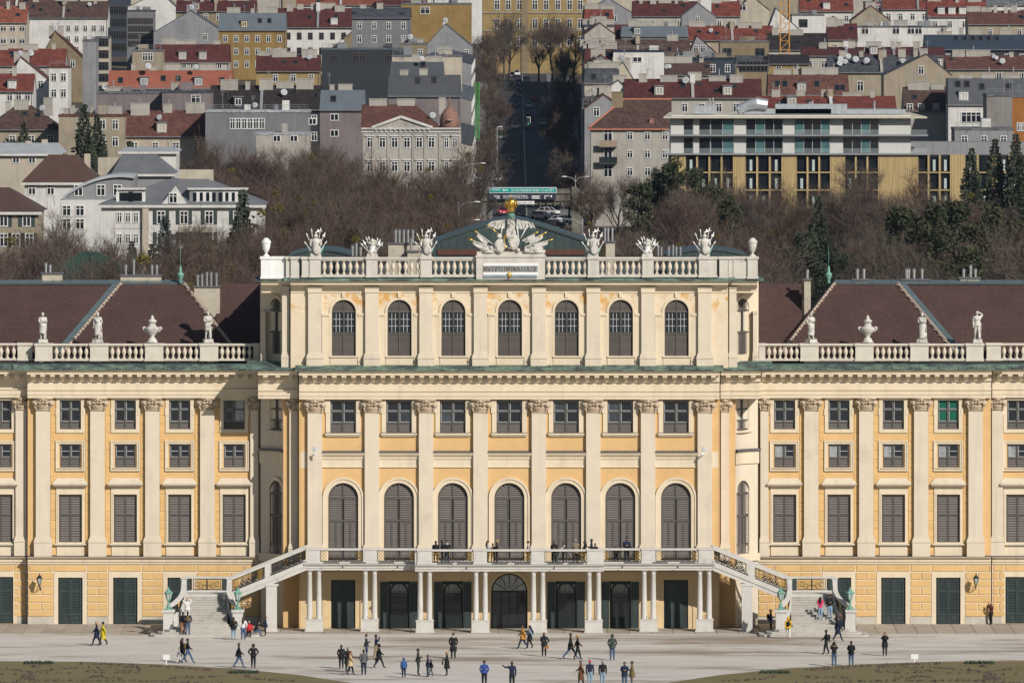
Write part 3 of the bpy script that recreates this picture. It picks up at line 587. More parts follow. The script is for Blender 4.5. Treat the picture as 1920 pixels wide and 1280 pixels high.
# ------------------------------------------------------------------ WINGS
YW = 4.7
RIDGE = mat('ridge_tile', (.33,.22,.17), .9, .2, 4); CEMENT = mat('hip_cement', (.42,.34,.27), .9, .15, 4)
VALLEY = mat('valley_zinc', (.16,.21,.22), .4, .15, 1, metal=.4)
TURQ = mat('turquoise_copper', (.12,.27,.23), .7, .15, 2)
def wing(sg):
    left = sg < 0
    root = thing('palace_wing', 'palace wing with grey shutters and brown tiled roof, %s of the central block' % ('left' if left else 'right'), 'palace', (X(200 if left else 1710,YW),YW,0), group='palace wings')
    bx, by = root.location.x, root.location.y
    m = (lambda p: p) if left else (lambda p: 1910-p)
    def xs(a, b, Y=YW): return sorted((X(m(a),Y)-bx, X(m(b),Y)-bx))
    def xx(a, Y=YW): return X(m(a),Y)-bx
    z = lambda py, Y=YW: Z(py, Y)
    wcs = [132,235,337,439]; pcs = [81,183,286,389]
    # walls: main range and the recessed end section
    def wall_sec(p0, p1, Y, wins, doors):
        mb = MB(); cuts = sorted(set([p0, p1]+[ (a+b)/2 for a, b in zip(wins, wins[1:])])); yl = Y-by
        for i, c in enumerate(wins):
            a, b = xs(cuts[i], cuts[i+1], Y); cx = xx(c, Y)
            strip(mb, a, b, z(1057,Y), z(744,Y)+.1, yl, [(cx-.87,cx+.87,z(1018,Y),z(927,Y),False),(cx-.78,cx+.78,z(876,Y),z(832,Y),False),(cx-.80,cx+.80,z(805,Y),z(744.5,Y),False)], .3, 0)
            strip(mb, a, b, 0, z(1057,Y), yl, [(cx-.92,cx+.92,.02,3.52,False)] if c in doors else [], .25, 0)
        x0, x1 = xs(p0, p1, Y); mb.box(x0+.02,x1-.02,yl+.5,yl+14,0,z(744,Y),0)
        mb.build('wing_wall', [YELLOW], root)
        for c in wins:
            cx = xx(c, Y); w_ = 1.74
            def k_sh():
                h = z(927)-z(1018)-.02; r = w_/2; out = []; q = MB(); frame_rect(q, -r, r, 0, h, .08, -.03, .12); q.box(-r,r,.1,.13,0,h); out.append(('window', q.mesh('window', SHUTD)))
                for s in (-1, 1):
                    a, b = (-r+.08,-.01) if s < 0 else (.01,r-.08); out.append(('shutter_leaf', leaf(a, b, .08, h*.58, .19))); out.append(('shutter_leaf', leaf(a, b, h*.58+.01, h-.08, .19)))
                return out
            put(kit('wing_shutter', k_sh), root, (cx, yl+.12, z(1018,Y)+.01))
            curt = {439:1, 337:2}.get(c, 0) if left else (4 if c == 132 else 3)
            g = [[GLASS],[GLASS,GLASSB],[GLASS],[GLASS],[BLINDG]][curt]
            put(kit(('wing_up',curt), lambda: k_casement(1.6, z(744.5)-z(805)-.02, .56, glass=g)), root, (cx, yl+.12, z(805,Y)+.01))
            g2 = [GLASS, GLASS] if left else [GLASSB, GLASS]
            put(kit(('wing_mid',left), lambda: k_casement(1.56, z(832)-z(876)-.02, .72, nz=1, glass=g2, sub=(1,2))), root, (cx, yl+.12, z(876,Y)+.01))
            # surrounds
            q = MB(); hw = 1.07
            frame_rect(q, cx-hw, cx+hw, z(811,Y), z(744,Y)+.02, .27, yl-.09, yl+.02); q.box(cx-hw-.05,cx-hw+.12,yl-.12,yl,z(778,Y),z(766,Y)); q.box(cx+hw-.12,cx+hw+.05,yl-.12,yl,z(778,Y),z(766,Y)); q.build('window_surround', CREAM, root)
            q = MB(); frame_rect(q, cx-hw, cx+hw, z(882,Y), z(827,Y), .2, yl-.10, yl+.02); frame_rect(q, cx-hw-.04, cx+hw+.04, z(882.5,Y), z(826,Y), .09, yl-.15, yl-.02); q.box(cx-.95,cx+.95,yl-.2,yl,z(877.5,Y),z(876,Y)); q.build('window_surround', CREAM, root)
            q = MB(); q.box(cx-hw,cx-.87,yl-.1,yl+.02,z(1018,Y),z(910,Y)); q.box(cx+.87,cx+hw,yl-.1,yl+.02,z(1018,Y),z(910,Y)); q.box(cx-.87,cx+.87,yl-.1,yl+.02,z(927,Y)+.02,z(910,Y)); frame_rect(q, cx-hw+.1, cx+hw-.1, z(1018,Y), z(924,Y), .09, yl-.13, yl-.05)
            q.box(cx-1.03,cx+1.03,yl-.09,yl+.02,z(1042,Y),z(1020,Y)); q.build('window_surround', CREAM, root)
            q = MB(); q.add([(cx-1.3,yl-.5,z(909,Y)),(cx+1.3,yl-.5,z(909,Y)),(cx+1.3,yl,z(909,Y)),(cx-1.3,yl,z(909,Y)),(cx-1.34,yl-.55,z(906,Y)),(cx+1.34,yl-.55,z(906,Y)),(cx+1.0,yl,z(896,Y)),(cx-1.0,yl,z(896,Y)),(cx-1.18,yl-.1,z(913,Y)),(cx+1.18,yl-.1,z(913,Y)),(cx+1.18,yl,z(913,Y)),(cx-1.18,yl,z(913,Y))],
                  [(0,3,2,1),(0,1,5,4),(4,5,6,7),(0,4,7,3),(1,2,6,5),(8,9,1,0),(8,0,3,11),(9,10,2,1)]); q.build('window_hood', CREAM2, root)
            q = MB(); q.box(cx-1.2,cx+1.2,yl-.3,yl,z(1021,Y),z(1018,Y)-.0); q.build('window_sill', CREAM2, root)
        for c in doors:
            cx = xx(c, Y); put(kit('green_door', k_green_door), root, (cx, yl+.1, .02), 'door')
            q = MB(); q.box(cx-1.25,cx-.92,yl-.06,yl+.02,0,3.95); q.box(cx+.92,cx+1.25,yl-.06,yl+.02,0,3.95); q.box(cx-.92,cx+.92,yl-.06,yl+.02,3.53,3.95); q.build('door_surround', CREAM, root)
        # rusticated blocks
        rows = [(1070.5,1059),(1085.5,1072.3),(1099.5,1087),(1114,1101),(1128.5,1115.5),(1143,1130),(1155,1144.3)]
        bl = kit('blk', lambda: {})
        def blk(a, b, za, zb, name='rusticated_block', dp=.07, mm=None):
            key = (round(b-a,2), round(zb-za,2), name)
            if key not in bl:
                w2, h2 = key[0]/2, key[1]/2; e = .03; q = MB()
                q.add([(-w2,0,-h2),(w2,0,-h2),(w2,0,h2),(-w2,0,h2),(-w2+e,-dp,-h2+e),(w2-e,-dp,-h2+e),(w2-e,-dp,h2-e),(-w2+e,-dp,h2-e)], [(4,5,6,7),(0,1,5,4),(1,2,6,5),(2,3,7,6),(3,0,4,7)])
                bl[key] = q.mesh(name, mm or YELLOWB)
            obj(name, bl[key], root, ((a+b)/2, yl, (za+zb)/2))
        piers = [(c-19.5, c+19.5) for c in pcs]+[(459,488)] if Y == YW else [(26,48)]
        if Y == YW: piers[0] = (52.5, 100); piers.append((408,457))
        for a, b in piers:
            a, b = xs(a, b, Y)
            for k, (ya, yb_) in enumerate(rows[1:]):
                za, zb = z(ya,Y), z(yb_,Y)
                if k % 2 == 0: mid = (a+b)/2; blk(a, mid-.03, za, zb); blk(mid+.03, b, za, zb)
                else: blk(a, b, za, zb)
        tops = sorted(set([p for pr_ in piers for p in pr_]+[p0+2, p1-2]))
        for a, b in zip(tops, tops[1:]):
            a, b = xs(a, b, Y); blk(a+.035, b-.035, z(1070.5,Y), z(1059,Y))
        q = MB(); q.box(x0,x1,yl-.004,yl+.02,0,z(1058,Y)); 
        # joint plane behind the blocks (pale mortar), cut by doors
        ds = sorted(xx(c,Y) for c in doors); q = MB(); cur = x0
        for d in ds: q.box(cur, d-.93, yl-.012, yl+.015, .5, z(1058,Y)); q.box(d-.93,d+.93,yl-.012,yl+.015,3.53,z(1058,Y)); cur = d+.93
        q.box(cur, x1, yl-.012, yl+.015, .5, z(1058,Y)); q.build('mortar_joints', CREAM, root)
        q = MB(); cur = x0
        for d in ds: q.box(cur, d-1.26, yl-.09, yl+.02, 0, z(1155.5,Y)); cur = d+1.26
        q.box(cur, x1, yl-.09, yl+.02, 0, z(1155.5,Y)); q.build('plinth', PLINTH, root)
        # plaster blocks beside the windows
        n = 18; H0, H1 = z(1041,Y), z(746,Y)
        for c in wins:
            for s in (-1, 1):
                a, b = sorted((xx(c,Y)+s*1.11, xx(c,Y)+s*1.52))
                for k in range(n): blk(a+.005, b, H0+(H1-H0)*k/n+.02, H0+(H1-H0)*(k+1)/n-.005, 'plaster_block', .035, YELLOWB)
        # string course, entablature, parapet
        q = MB().mould([(yl+.02,z(1057,Y)),(yl-.10,z(1057,Y)),(yl-.12,z(1053.5,Y)),(yl-.2,z(1052,Y)),(yl-.2,z(1047,Y)),(yl-.42,z(1044.5,Y)),(yl-.45,z(1042.5,Y)),(yl+.02,z(1041.5,Y))], x0, x1).build('string_course', CREAM, root)
        MB().mould([(yl-.47,z(1042.6,Y)),(yl-.47,z(1042,Y)),(yl+.02,z(1040.6,Y)),(yl+.02,z(1041.6,Y))], x0, x1).build('course_flashing', LEAD, q)
        return x0, x1, yl
    YE = YW+.8
    x0, x1, yl = wall_sec(52, 491, YW, wcs, [132,235,337])
    e0, e1, yle = wall_sec(-75, 50, YE, [2], [2])
    for c in pcs: pilaster(root, xx(c), .54, yl, yl-.32, z(1042), z(1016), z(768), z(745), m=CREAM2)
    pilaster(root, xx(477), .30, yl, yl-.3, z(1042), z(1016), z(768), z(745))
    pilaster(root, xx(40,YE), .42, yle, yle-.3, z(1042), z(1016), z(768), z(745))
    zz0, zz1 = z(745.5), Z(692.5, YW-1)
    entab(root, x0, x1, yl-.34, zz0, zz1); entab(root, e0, e1+(.6 if left else 0), yle-.34, zz0, zz1)
    a, b = (x0-1.05, x1+1.2) if left else (x0-1.2, x1+1.05)
    flashing(root, a, b, yl-1.40, yl+.05, zz1, zz1+.36, pitch=.7); flashing(root, e0, e1, yle-1.40, yle+.05, zz1, zz1+.36, pitch=.7)
    MB().box(x0,x1,yl+.02,yl+1.2,zz1,zz1+.42).build('gutter_step', DARKCOP, root); MB().box(e0,e1,yle+.02,yle+1.2,zz1,zz1+.42).build('gutter_step', DARKCOP, root)
    yb2 = yl+.30; q0, q1 = z(676,YW+.3), z(644,YW+.3)
    for a, b in ((66,98),(169,203),(272,306),(375,409)):
        a, b = xs(a, b); ped(root, a, b, q0, q1, yb2-.3, yb2+.3, PARA)
    for a, b in ((98,169),(203,272),(306,375),(409,475)):
        a, b = xs(a, b); balus_run(root, a+.07, b-.07, 6, q0, q1, yb2, PARA, .2, .14)
    a, b = xs(475, 487); ped(root, a, b, q0, q1, yb2-.25, yb2+.3, PARA)
    a, b = xs(33, 60, YE); ped(root, a, b, q0, q1, yb2+.55, yb2+1.1, PARA)
    a, b = xs(-40, 33, YE); balus_run(root, a, b-.07, 6, q0, q1, yb2+.8, PARA, .2, .14)
    # ---- roof: front slope with raised hip part
    yr0, yr1 = yl+1.3, yl+10.5; zr0, zr1 = Z(672,YW+1.3), Z(534,YW+10.5)
    mb = MB(); pB = lambda px, t: (xx(px, YW+1.3+(yr1-yr0)*t), yr0+(yr1-yr0)*t, zr0+(zr1-zr0)*t)
    main = [pB(-80,0), pB(110,0), pB(222,1), pB(-80,1)]
    mb.poly(main); o1 = mb.build('tiled_roof', TILE, root)
    mb = MB(); off = Vector((0,-.35,.15)); hip = [Vector(pB(100,0))+off, Vector(pB(458,0))+off, Vector(pB(345,1))+Vector((0,0,.1)), Vector(pB(222,1))+Vector((0,0,.1))]
    mb.poly(hip); o2 = mb.build('tiled_roof', TILE, root)
    mb = MB(); top = Vector(pB(345,1)); back = top+Vector((0,6,0)); mb.poly([hip[1], hip[1]+Vector((0,12,0)), top+Vector((0,4,.1)), top+Vector((0,0,.1))]); mb.poly([Vector(main[3]), Vector(main[2]), hip[2], hip[2]+Vector((0,8,-3)), Vector(main[3])+Vector((0,8,-3))]); mb.build('tiled_roof', TILE, root)
    def hipline(a, b, dx, valley):
        a, b = Vector(a), Vector(b); n = 26; q = MB()
        for k in range(n):
            p = a.lerp(b, (k+.1)/n); p2 = a.lerp(b, (k+.9)/n); q.tube([p+Vector((0,-.05,.05)), p2+Vector((0,-.05,.05))], [.13,.10], 6)
        q.build('hip_tiles', CEMENT, o2)
        q = MB()
        for k in range(13): p = a.lerp(b, (k+.5)/13); q.bar(p+Vector((-.02,-.1,.1)), p+Vector((dx*.28,-.12,.14)), .025)
        q.build('snow_hooks', CEMENT, o2)
        if valley:
            s = -1 if left else 1; w_ = .55; MB().poly([a+Vector((s*.15,.0,.03)), a+Vector((s*(.15+w_),0,.03)), b+Vector((s*(.15+w_*.8),0,.06)), b+Vector((s*.15,0,.06))]).build('valley_sheet', VALLEY, o2)
    sgn = 1 if left else -1
    hipline(hip[0]+Vector((sgn*.5,0,0)), hip[3]+Vector((sgn*.2,0,0)), sgn, True); hipline(hip[1]-Vector((sgn*.3,0,0)), hip[2], -sgn, False)
    q = MB(); a, b = sorted((xx(-80,YW+10.5), xx(345,YW+10.5))); q.mould([(yr1-.1,zr1+.02),(yr1-.15,zr1+.12),(yr1+.7,zr1+.36),(yr1+1.4,zr1+.1)], a, b)
    k = int((b-a)/1.35)
    for i in range(1, k): xk = a+(b-a)*i/k; q.bar((xk,yr1-.14,zr1+.15),(xk+.12,yr1+.7,zr1+.39),.03)
    q.build('ridge_flashing', VALLEY, o1)
    # connecting roof towards the block (falls into its shade)
    q = MB(); c0, c1 = xs(405, 500, YW+8); q.poly([(c0,yl+4,zr0-.5),(c1,yl+4,zr0-.5),(c1,yl+12,Z(532,YW+12)),(c0,yl+12,Z(532,YW+12))]); q.build('tiled_roof', TILE, root)
    q = MB(); q.M = None; q.box(c0,c1,yl+1,yl+4.1,zr0-1.0,zr0-.6); q.build('roof_gutter', TURQ, root)
    # chimneys and finial
    cap = lambda *a_, **k_: chimney(root, *a_, **k_)
    def ch(p0, p1, y0, y1, Y, fl=(), ft=0, dep=1.3):
        a, b = sorted((m(p0), m(p1))); o = chimney(None, a, b, y0, y1, Y, dep, None, [m(f) for f in fl], ft)
        o.parent = root; o.location = (-bx,-by,0)
    if left:
        ch(79,116,528,511,YW+11,(86,94),(493,496)); ch(226,302,528,515,YW+11,(236,251,285,294),(496,486,497,497)); ch(364,412,600,536,YW+9,(371,379,388,396,406),(515,514,510,510,512),1.0)
    else:
        ch(1910-1508,1910-1520,575,523,YW+9,(1910-1514,),(505,),1.0)
        for a, b, f in ((1600,1629,(1608,1620)),(1692,1740,(1700,1704,1714,1729)),(1800,1837,(1807,1820,1829))): ch(1910-a,1910-b,528,523 if a < 1800 else 520,YW+11,[1910-t for t in f],[504 if k != 1 or a < 1800 else 497 for k in range(len(f))])
    fx = xx(338 if left else 1910-1554, YW+10); q = MB()
    q.lathe([(r_,z_*.56) for r_,z_ in ((.10,0),(.13,.1),(.12,.5),(.2,.8),(.26,1.15),(.28,1.35),(.14,1.5),(.10,1.75),(.14,1.9),(.08,2.1),(.05,2.4),(.02,2.5))], 10, (fx,yr1-.2,zr1+.1)); q.tube([(fx,yr1-.2,zr1+1.4),(fx,yr1-.2,zr1+3.0)], [.025,.012], 5)
    q.build('finial', TURQC, root, True)
    return root
YELLOWB = mat('yellow_block_plaster', (.635,.42,.185), .92, .05, 1.2, (.57,.36,.145), (.7,.5,.75), .3, 10, obv=.04)
PARA = mat('parapet_stone', (.58,.535,.455), .85, .08, 1.5, (.38,.34,.28), (1.2,.58,.78), .2, 18)
TURQC = mat('verdigris', (.16,.34,.27), .6, .15, 4)
wing_l = wing(-1); wing_r = wing(1)
# ------------------------------------------------------------------ GROUND
def zterr(Y):
    D = Y+D0
    return 0.0 if D < 1500 else min(36.0, (D-1500)*.0262)
GRAVEL = mat('pale_gravel', (.59,.55,.49), .95, .12, .5, (.31,.25,.19), (.16,.50,.62), .35, 6, aniso=(.32,1.0,1))
DIRT = mat('park_soil', (.09,.065,.05), .95, .3, .2, (.06,.055,.03), (.1,.45,.6))
ys = [-760,-60,-25,-10,0,30]; mb = MB()
for a, b in zip(ys, ys[1:]): mb.quad((-400,a,-.004),(400,a,-.004),(400,b,-.004),(-400,b,-.004),0)
ys = [30,200,500,800]+[800+i*60 for i in range(1,40)]+[4000,9000]
for a, b in zip(ys, ys[1:]): mb.quad((-2500,a,zterr(a)-.004),(2500,a,zterr(a)-.004),(2500,b,zterr(b)-.004),(-2500,b,zterr(b)-.004),1)
mb.quad((-2500,-760,-.01),(-400,-760,-.01),(-400,30,-.01),(-2500,30,-.01),1); mb.quad((400,-760,-.01),(2500,-760,-.01),(2500,30,-.01),(400,30,-.01),1)
ground = mb.build('ground', [GRAVEL, DIRT], kind='structure')
# paved strip along the wings and under the terrace
SLAB = mat('paving_stone', (.40,.35,.285), .9, .1, 1.0, (.30,.25,.2), (.8,.5,.7), .2, 12, obv=.10)
pav = MB().box(X(-60),X(1970),-5.3,YW+1.5,-.05,.005).build('pavement', mat('paving_joint',(.16,.13,.10),.95), kind='structure')
def slabs(x0, x1, y0, y1, w_, name='paving_slab'):
    n = int((x1-x0)/w_); ww = (x1-x0)/n; me = MB().box(-ww/2+.02,ww/2-.02,y0,y1-.03,0,.03).mesh(name, SLAB)
    for i in range(n): obj(name, me, pav, (x0+ww*(i+.5),0,rnd.uniform(-.004,.004)))
for a, b in ((-60,486),(1424,1970)): slabs(X(a), X(b), -5.3, -.3, 1.45); slabs(X(a), X(b), -.3, YW, 1.45)
slabs(X(487), X(1423), -5.3, -2.2, 1.6); slabs(X(487), X(1423), -2.2, .0, 1.6)
# parterre lawns with dug ornamental beds
LAWN = mat('winter_lawn', (.20,.16,.078), .95, .15, .5, (.16,.15,.06), (.35,.45,.65), .5, 18, aniso=(.5,1,1))
SOIL = mat('dug_brown_soil', (.125,.092,.07), 1.0, .35, 3, (.07,.05,.04), (4,.45,.6), .8, 8)
HEDGE = mat('low_green_planting', (.035,.048,.028), .9, .3, 3)
def lawn(sg):
    m = (lambda p: p) if sg < 0 else (lambda p: 1910-p)
    edge = [(-700,1236),(0,1240),(160,1241),(300,1246),(440,1254),(560,1266),(660,1281),(760,1310),(800,1360)]
    P = []
    for (a,ya),(b,yb_) in zip(edge, edge[1:]):
        for k in range(6):
            t = k/6; py = ya+(yb_-ya)*t; Y = YG(py); P.append((X(m(a+(b-a)*t),Y), Y))
    P.append((P[-1][0],-200)); P.append((P[0][0],-200))
    n = len(P); mb = MB(); mb.add([(x,y,.06) for x,y in P]+[(x,y,-.02) for x,y in P], [tuple(range(n))]+[(i,(i+1)%n,(i+1)%n+n,i+n) for i in range(n)])
    lw = mb.build('lawn', LAWN, kind='structure')
    rr = random.Random(3)
    def bed(pts, wd, dens=16):
        dens *= .30; wd *= .5
        mb = MB()
        for (pa,ya),(pb,yb2) in zip(pts, pts[1:]):
            A = Vector((X(m(pa),YG(ya)),YG(ya),.06)); B_ = Vector((X(m(pb),YG(yb2)),YG(yb2),.06)); L_ = (B_-A).length
            for k in range(int(L_*dens)):
                p = A.lerp(B_, rr.random())+Vector((rr.gauss(0,wd*.35)*.5, rr.gauss(0,wd*.5), 0)); r = rr.uniform(.05,.12)
                mb.ball((p.x,p.y,.05+r*.3),(r*rr.uniform(.8,1.6),r*rr.uniform(.8,1.6),r*rr.uniform(.8,1.7)),5,3)
        mb.build('soil_bed', SOIL, lw, kind='stuff')
    bed([(150,1245.5),(220,1247.5),(300,1251),(400,1258)], 1.0, 22)
    bed([(-60,1252),(20,1256),(60,1261),(100,1257),(150,1253.5),(260,1252.5),(265,1261),(215,1263.5),(170,1262),(158,1259.5),(200,1257),(250,1259)], .6)
    bed([(-60,1264),(40,1266),(62,1262),(110,1264),(135,1263)], .7); bed([(40,1276),(55,1268),(60,1275)], 2.0, 40); bed([(0,1281),(120,1277),(220,1278),(320,1279),(420,1284)], 1.2, 24); bed([(165,1272),(185,1268.5),(200,1272),(230,1275)], 1.2, 22); bed([(320,1273),(345,1270.5),(375,1272),(420,1268.5)], .7); bed([(460,1268),(480,1275),(560,1279)], .8)
    bed([(60,1252.5),(70,1250)], 1.5, 40)
    for a, b, y in ((47,98,1245),(430,485,1262.5)):
        mb = MB(); Y = YG(y)
        for k in range(90):
            px = rr.uniform(a, b); mb.ball((X(m(px),Y)+rr.uniform(-.05,.05), Y+rr.uniform(-.5,.5), .1), (.12,.12,rr.uniform(.08,.2)), 5, 3)
        mb.build('low_hedge', HEDGE, lw, kind='stuff')
lawn(-1); lawn(1)
# little lawn notice boards
for px, py, wd, nm in ((1715,1246,.26,'right'),(312,1247,.24,'left')):
    Y = YG(py); o = thing('notice_board', 'small white notice board at the edge of the %s lawn' % nm, 'sign', (X(px,Y),Y,0))
    MB().box(-wd,wd,-.02,.02,.42,.78).build('board', WHITE, o); MB().box(-.04,.04,-.01,.03,0,.5).build('post', WHITE, o)
# ================================================================== TERRACE AND STAIRS
zc0, zc1, zf, zr = .96, 4.6, 5.13, 6.23
YO, YC = -3.4, -4.6
TSTONE = mat('terrace_white_stone', (.55,.53,.49), .8, .07, 1.5, (.36,.34,.30), (1.0,.58,.78), .2, 18, streak=(.3,.28,.25,.3))
STEPST = mat('worn_step_stone', (.45,.425,.38), .9, .1, 1.5, (.30,.27,.23), (1.4,.52,.72), .25, 14)
def iron_panel(parent, a, b, h, gold=True, mid=False, name='iron_railing_panel'):
    a, b = Vector(a), Vector(b); L_ = (b-a).length; u_ = (b-a)/L_; mb = MB(); P = lambda u, v: a+u_*u+Vector((0,0,v))
    seg = lambda p, q, r, m: mb.bar(P(*p), P(*q), r, m)
    seg((0,.05),(L_,.05),.025,0); seg((0,h-.03),(L_,h-.03),.025,0); seg((.02,0),(.02,h),.022,0); seg((L_-.02,0),(L_-.02,h),.022,0)
    def ring(cu, cv, r, m, a0=0, a1=360, n=9, t=.019):
        q = [(cu+r*math.cos(R(a0+(a1-a0)*k/n)), cv+r*math.sin(R(a0+(a1-a0)*k/n))) for k in range(n+1)]
        for p1, p2 in zip(q, q[1:]): seg(p1, p2, t, m)
    lw = min(.5, L_*.18) if gold else 0
    if gold:
        ends = [(.04,lw),(L_-lw,L_-.04)] if not mid else [(.1,L_-.1)]
        for u0, u1 in ends:
            n = max(2, int((u1-u0)/.20)); m_ = max(2, int(h/.22))
            for i in range(n+1):
                for j in range(m_):
                    uu = u0+(u1-u0)*i/n; v0, v1 = .06+(h-.1)*j/m_, .06+(h-.1)*(j+1)/m_; du = (u1-u0)/n
                    if i < n: seg((uu,v0),(uu+du,v1),.017,1); seg((uu,v1),(uu+du,v0),.017,1)
    u = lw+.12
    while u < L_-lw-.2 and not mid:
        ring(u+.12, .22, .13, 0, -40, 260); ring(u+.30, .30, .12, 0, 140, 440); seg((u+.02,.06),(u+.4,.5),.018,0); seg((u+.4,.06),(u+.05,.46),.018,0)
        ring(u+.2, h-.28, .10, 0, 180, 360, 6); mb.ball(P(u+.2,h-.22),(.03,.03,.1),5,4,1) if int(u*10)%2 == 0 else seg((u+.2,.5),(u+.2,h-.1),.018,0)
        seg((u,h-.12),(u+.45,h-.12),.014,0); u += .46
    if mid:
        seg((L_/2,0),(L_/2,h),.05,0)
        for s in (-1, 1):
            for k in range(3): ring(L_/2+s*.28*(k+.6), .2+.12*k, .17, 0, 0, 300)
    return mb.build(name, [IRON, GOLD], parent)
terr = thing('balcony_terrace', 'white stone balcony on paired columns along the palace front', 'balcony', (0,YC,0))
ty = YC
def tb_(mb, name, m=TSTONE, parent=None, smooth=False):       # terrace parts are written in world coordinates
    mb.v = [(x,y-ty,z) for x,y,z in mb.v]; return mb.build(name, m, parent or terr, smooth)
colp = [(589,YO),(693.5,YO),(796.5,YC),(901,YC),(1009,YC),(1113.5,YC),(1216.5,YO),(1321,YO)]
colm = MB().lathe([(.24,0),(.24,.05),(.225,.09),(.225,.13),(.205,.18),(.205,1.2),(.17,zc1-zc0-.30),(.185,zc1-zc0-.28),(.17,zc1-zc0-.25),(.17,zc1-zc0-.16),(.23,zc1-zc0-.08)], 16).box(-.24,.24,-.24,.24,zc1-zc0-.08,zc1-zc0).mesh('column', TSTONE, True)
for p, y in colp:
    x = X(p,y); q = MB().box(x-.64,x+.64,y-.05,y+.75,.16,zc0-.1).box(x-.70,x+.70,y-.1,y+.8,0,.16).box(x-.68,x+.68,y-.09,y+.79,zc0-.1,zc0); pl = tb_(q, 'column_plinth')
    for s in (-1, 1):
        obj('column', colm, terr, (x+s*.345, y+.32-ty, zc0))
    tb_(MB().ball((x,y-.02,.95),(.05,.05,.16),6,4).bar((x,y,1.1),(x,y,1.35),.02), 'gilt_bracket', GOLD, terr)
# slab with moulded edge: outer and projecting centre
def slab(p0, p1, y, yback, name):
    x0, x1 = X(p0,y), X(p1,y)
    q = MB().mould([(yback,zc1),(y+.02,zc1),(y+.02,zc1+.16),(y-.04,zc1+.18),(y-.04,zc1+.33),(y-.14,zc1+.37),(y-.22,zc1+.46),(y-.22,zf-.02),(yback,zf)], x0, x1); return tb_(q, name)
slab(570, 781, YO, -.02, 'terrace_slab'); slab(1129, 1340, YO, -.02, 'terrace_slab'); slab(778, 1132, YC, -.022, 'terrace_slab')
for p in (622,672,725,1185,1238,1290): tb_(MB().box(X(p-14,YO),X(p+14,YO),YO-.20,YO-.02,zf+.0,zf+.10), 'drain_slot', LEAD)
for p in (835,872,938,980,1042,1080): tb_(MB().box(X(p-14,YC),X(p+14,YC),YC-.20,YC-.02,zf+.0,zf+.10), 'drain_slot', LEAD)
def tped(p0, p1, y):
    x0, x1 = X(p0,y), X(p1,y); q = MB().box(x0,x1,y-.12,y+.34,zf,zr-.12).box(x0-.05,x1+.05,y-.17,y+.38,zr-.12,zr+.02).box(x0-.04,x1+.04,y-.16,y+.36,zf,zf+.14).box(x0+.12,x1-.12,y-.14,y,zf+.25,zr-.25); tb_(q, 'railing_pedestal')
def trail(p0, p1, y):
    x0, x1 = X(p0,y), X(p1,y); q = MB().box(x0,x1,y-.06,y+.26,zr-.14,zr).box(x0,x1,y-.04,y+.24,zf,zf+.10); o = tb_(q, 'stone_rail')
    iron_panel(o, (x0,y+.1-ty,zf+.1), (x1,y+.1-ty,zf+.1), zr-.24-zf)
for a, b, y in ((575,600,YO),(681,707,YO),(1203,1229,YO),(1310,1335,YO)): tped(a, b, y)
for a, b, y in ((783,810,YC),(888,913,YC),(996,1021,YC),(1101,1127,YC)): tped(a, b, y)
for a, b, y in ((600,681,YO),(707,781,YO),(1129,1203,YO),(1229,1310,YO),(810,888,YC),(913,996,YC),(1021,1101,YC)): trail(a, b, y)
for p, s in ((781,1),(1129,-1)):
    x = X(p,YO); tb_(MB().box(x-.1,x+.1,YC,YO+.2,zf,zr-.1), 'railing_return')
for p in (640,743,872,1036,1164,1268):       # small spotlights on the slab edge
    y = YC if 790 < p < 1120 else YO; x = X(p,y); tb_(MB().bar((x,y-.2,zf-.35),(x+.1,y-.45,zf-.25),.02).bar((x+.08,y-.45,zf-.36),(x+.14,y-.45,zf-.16),.04), 'spotlight', IRON)
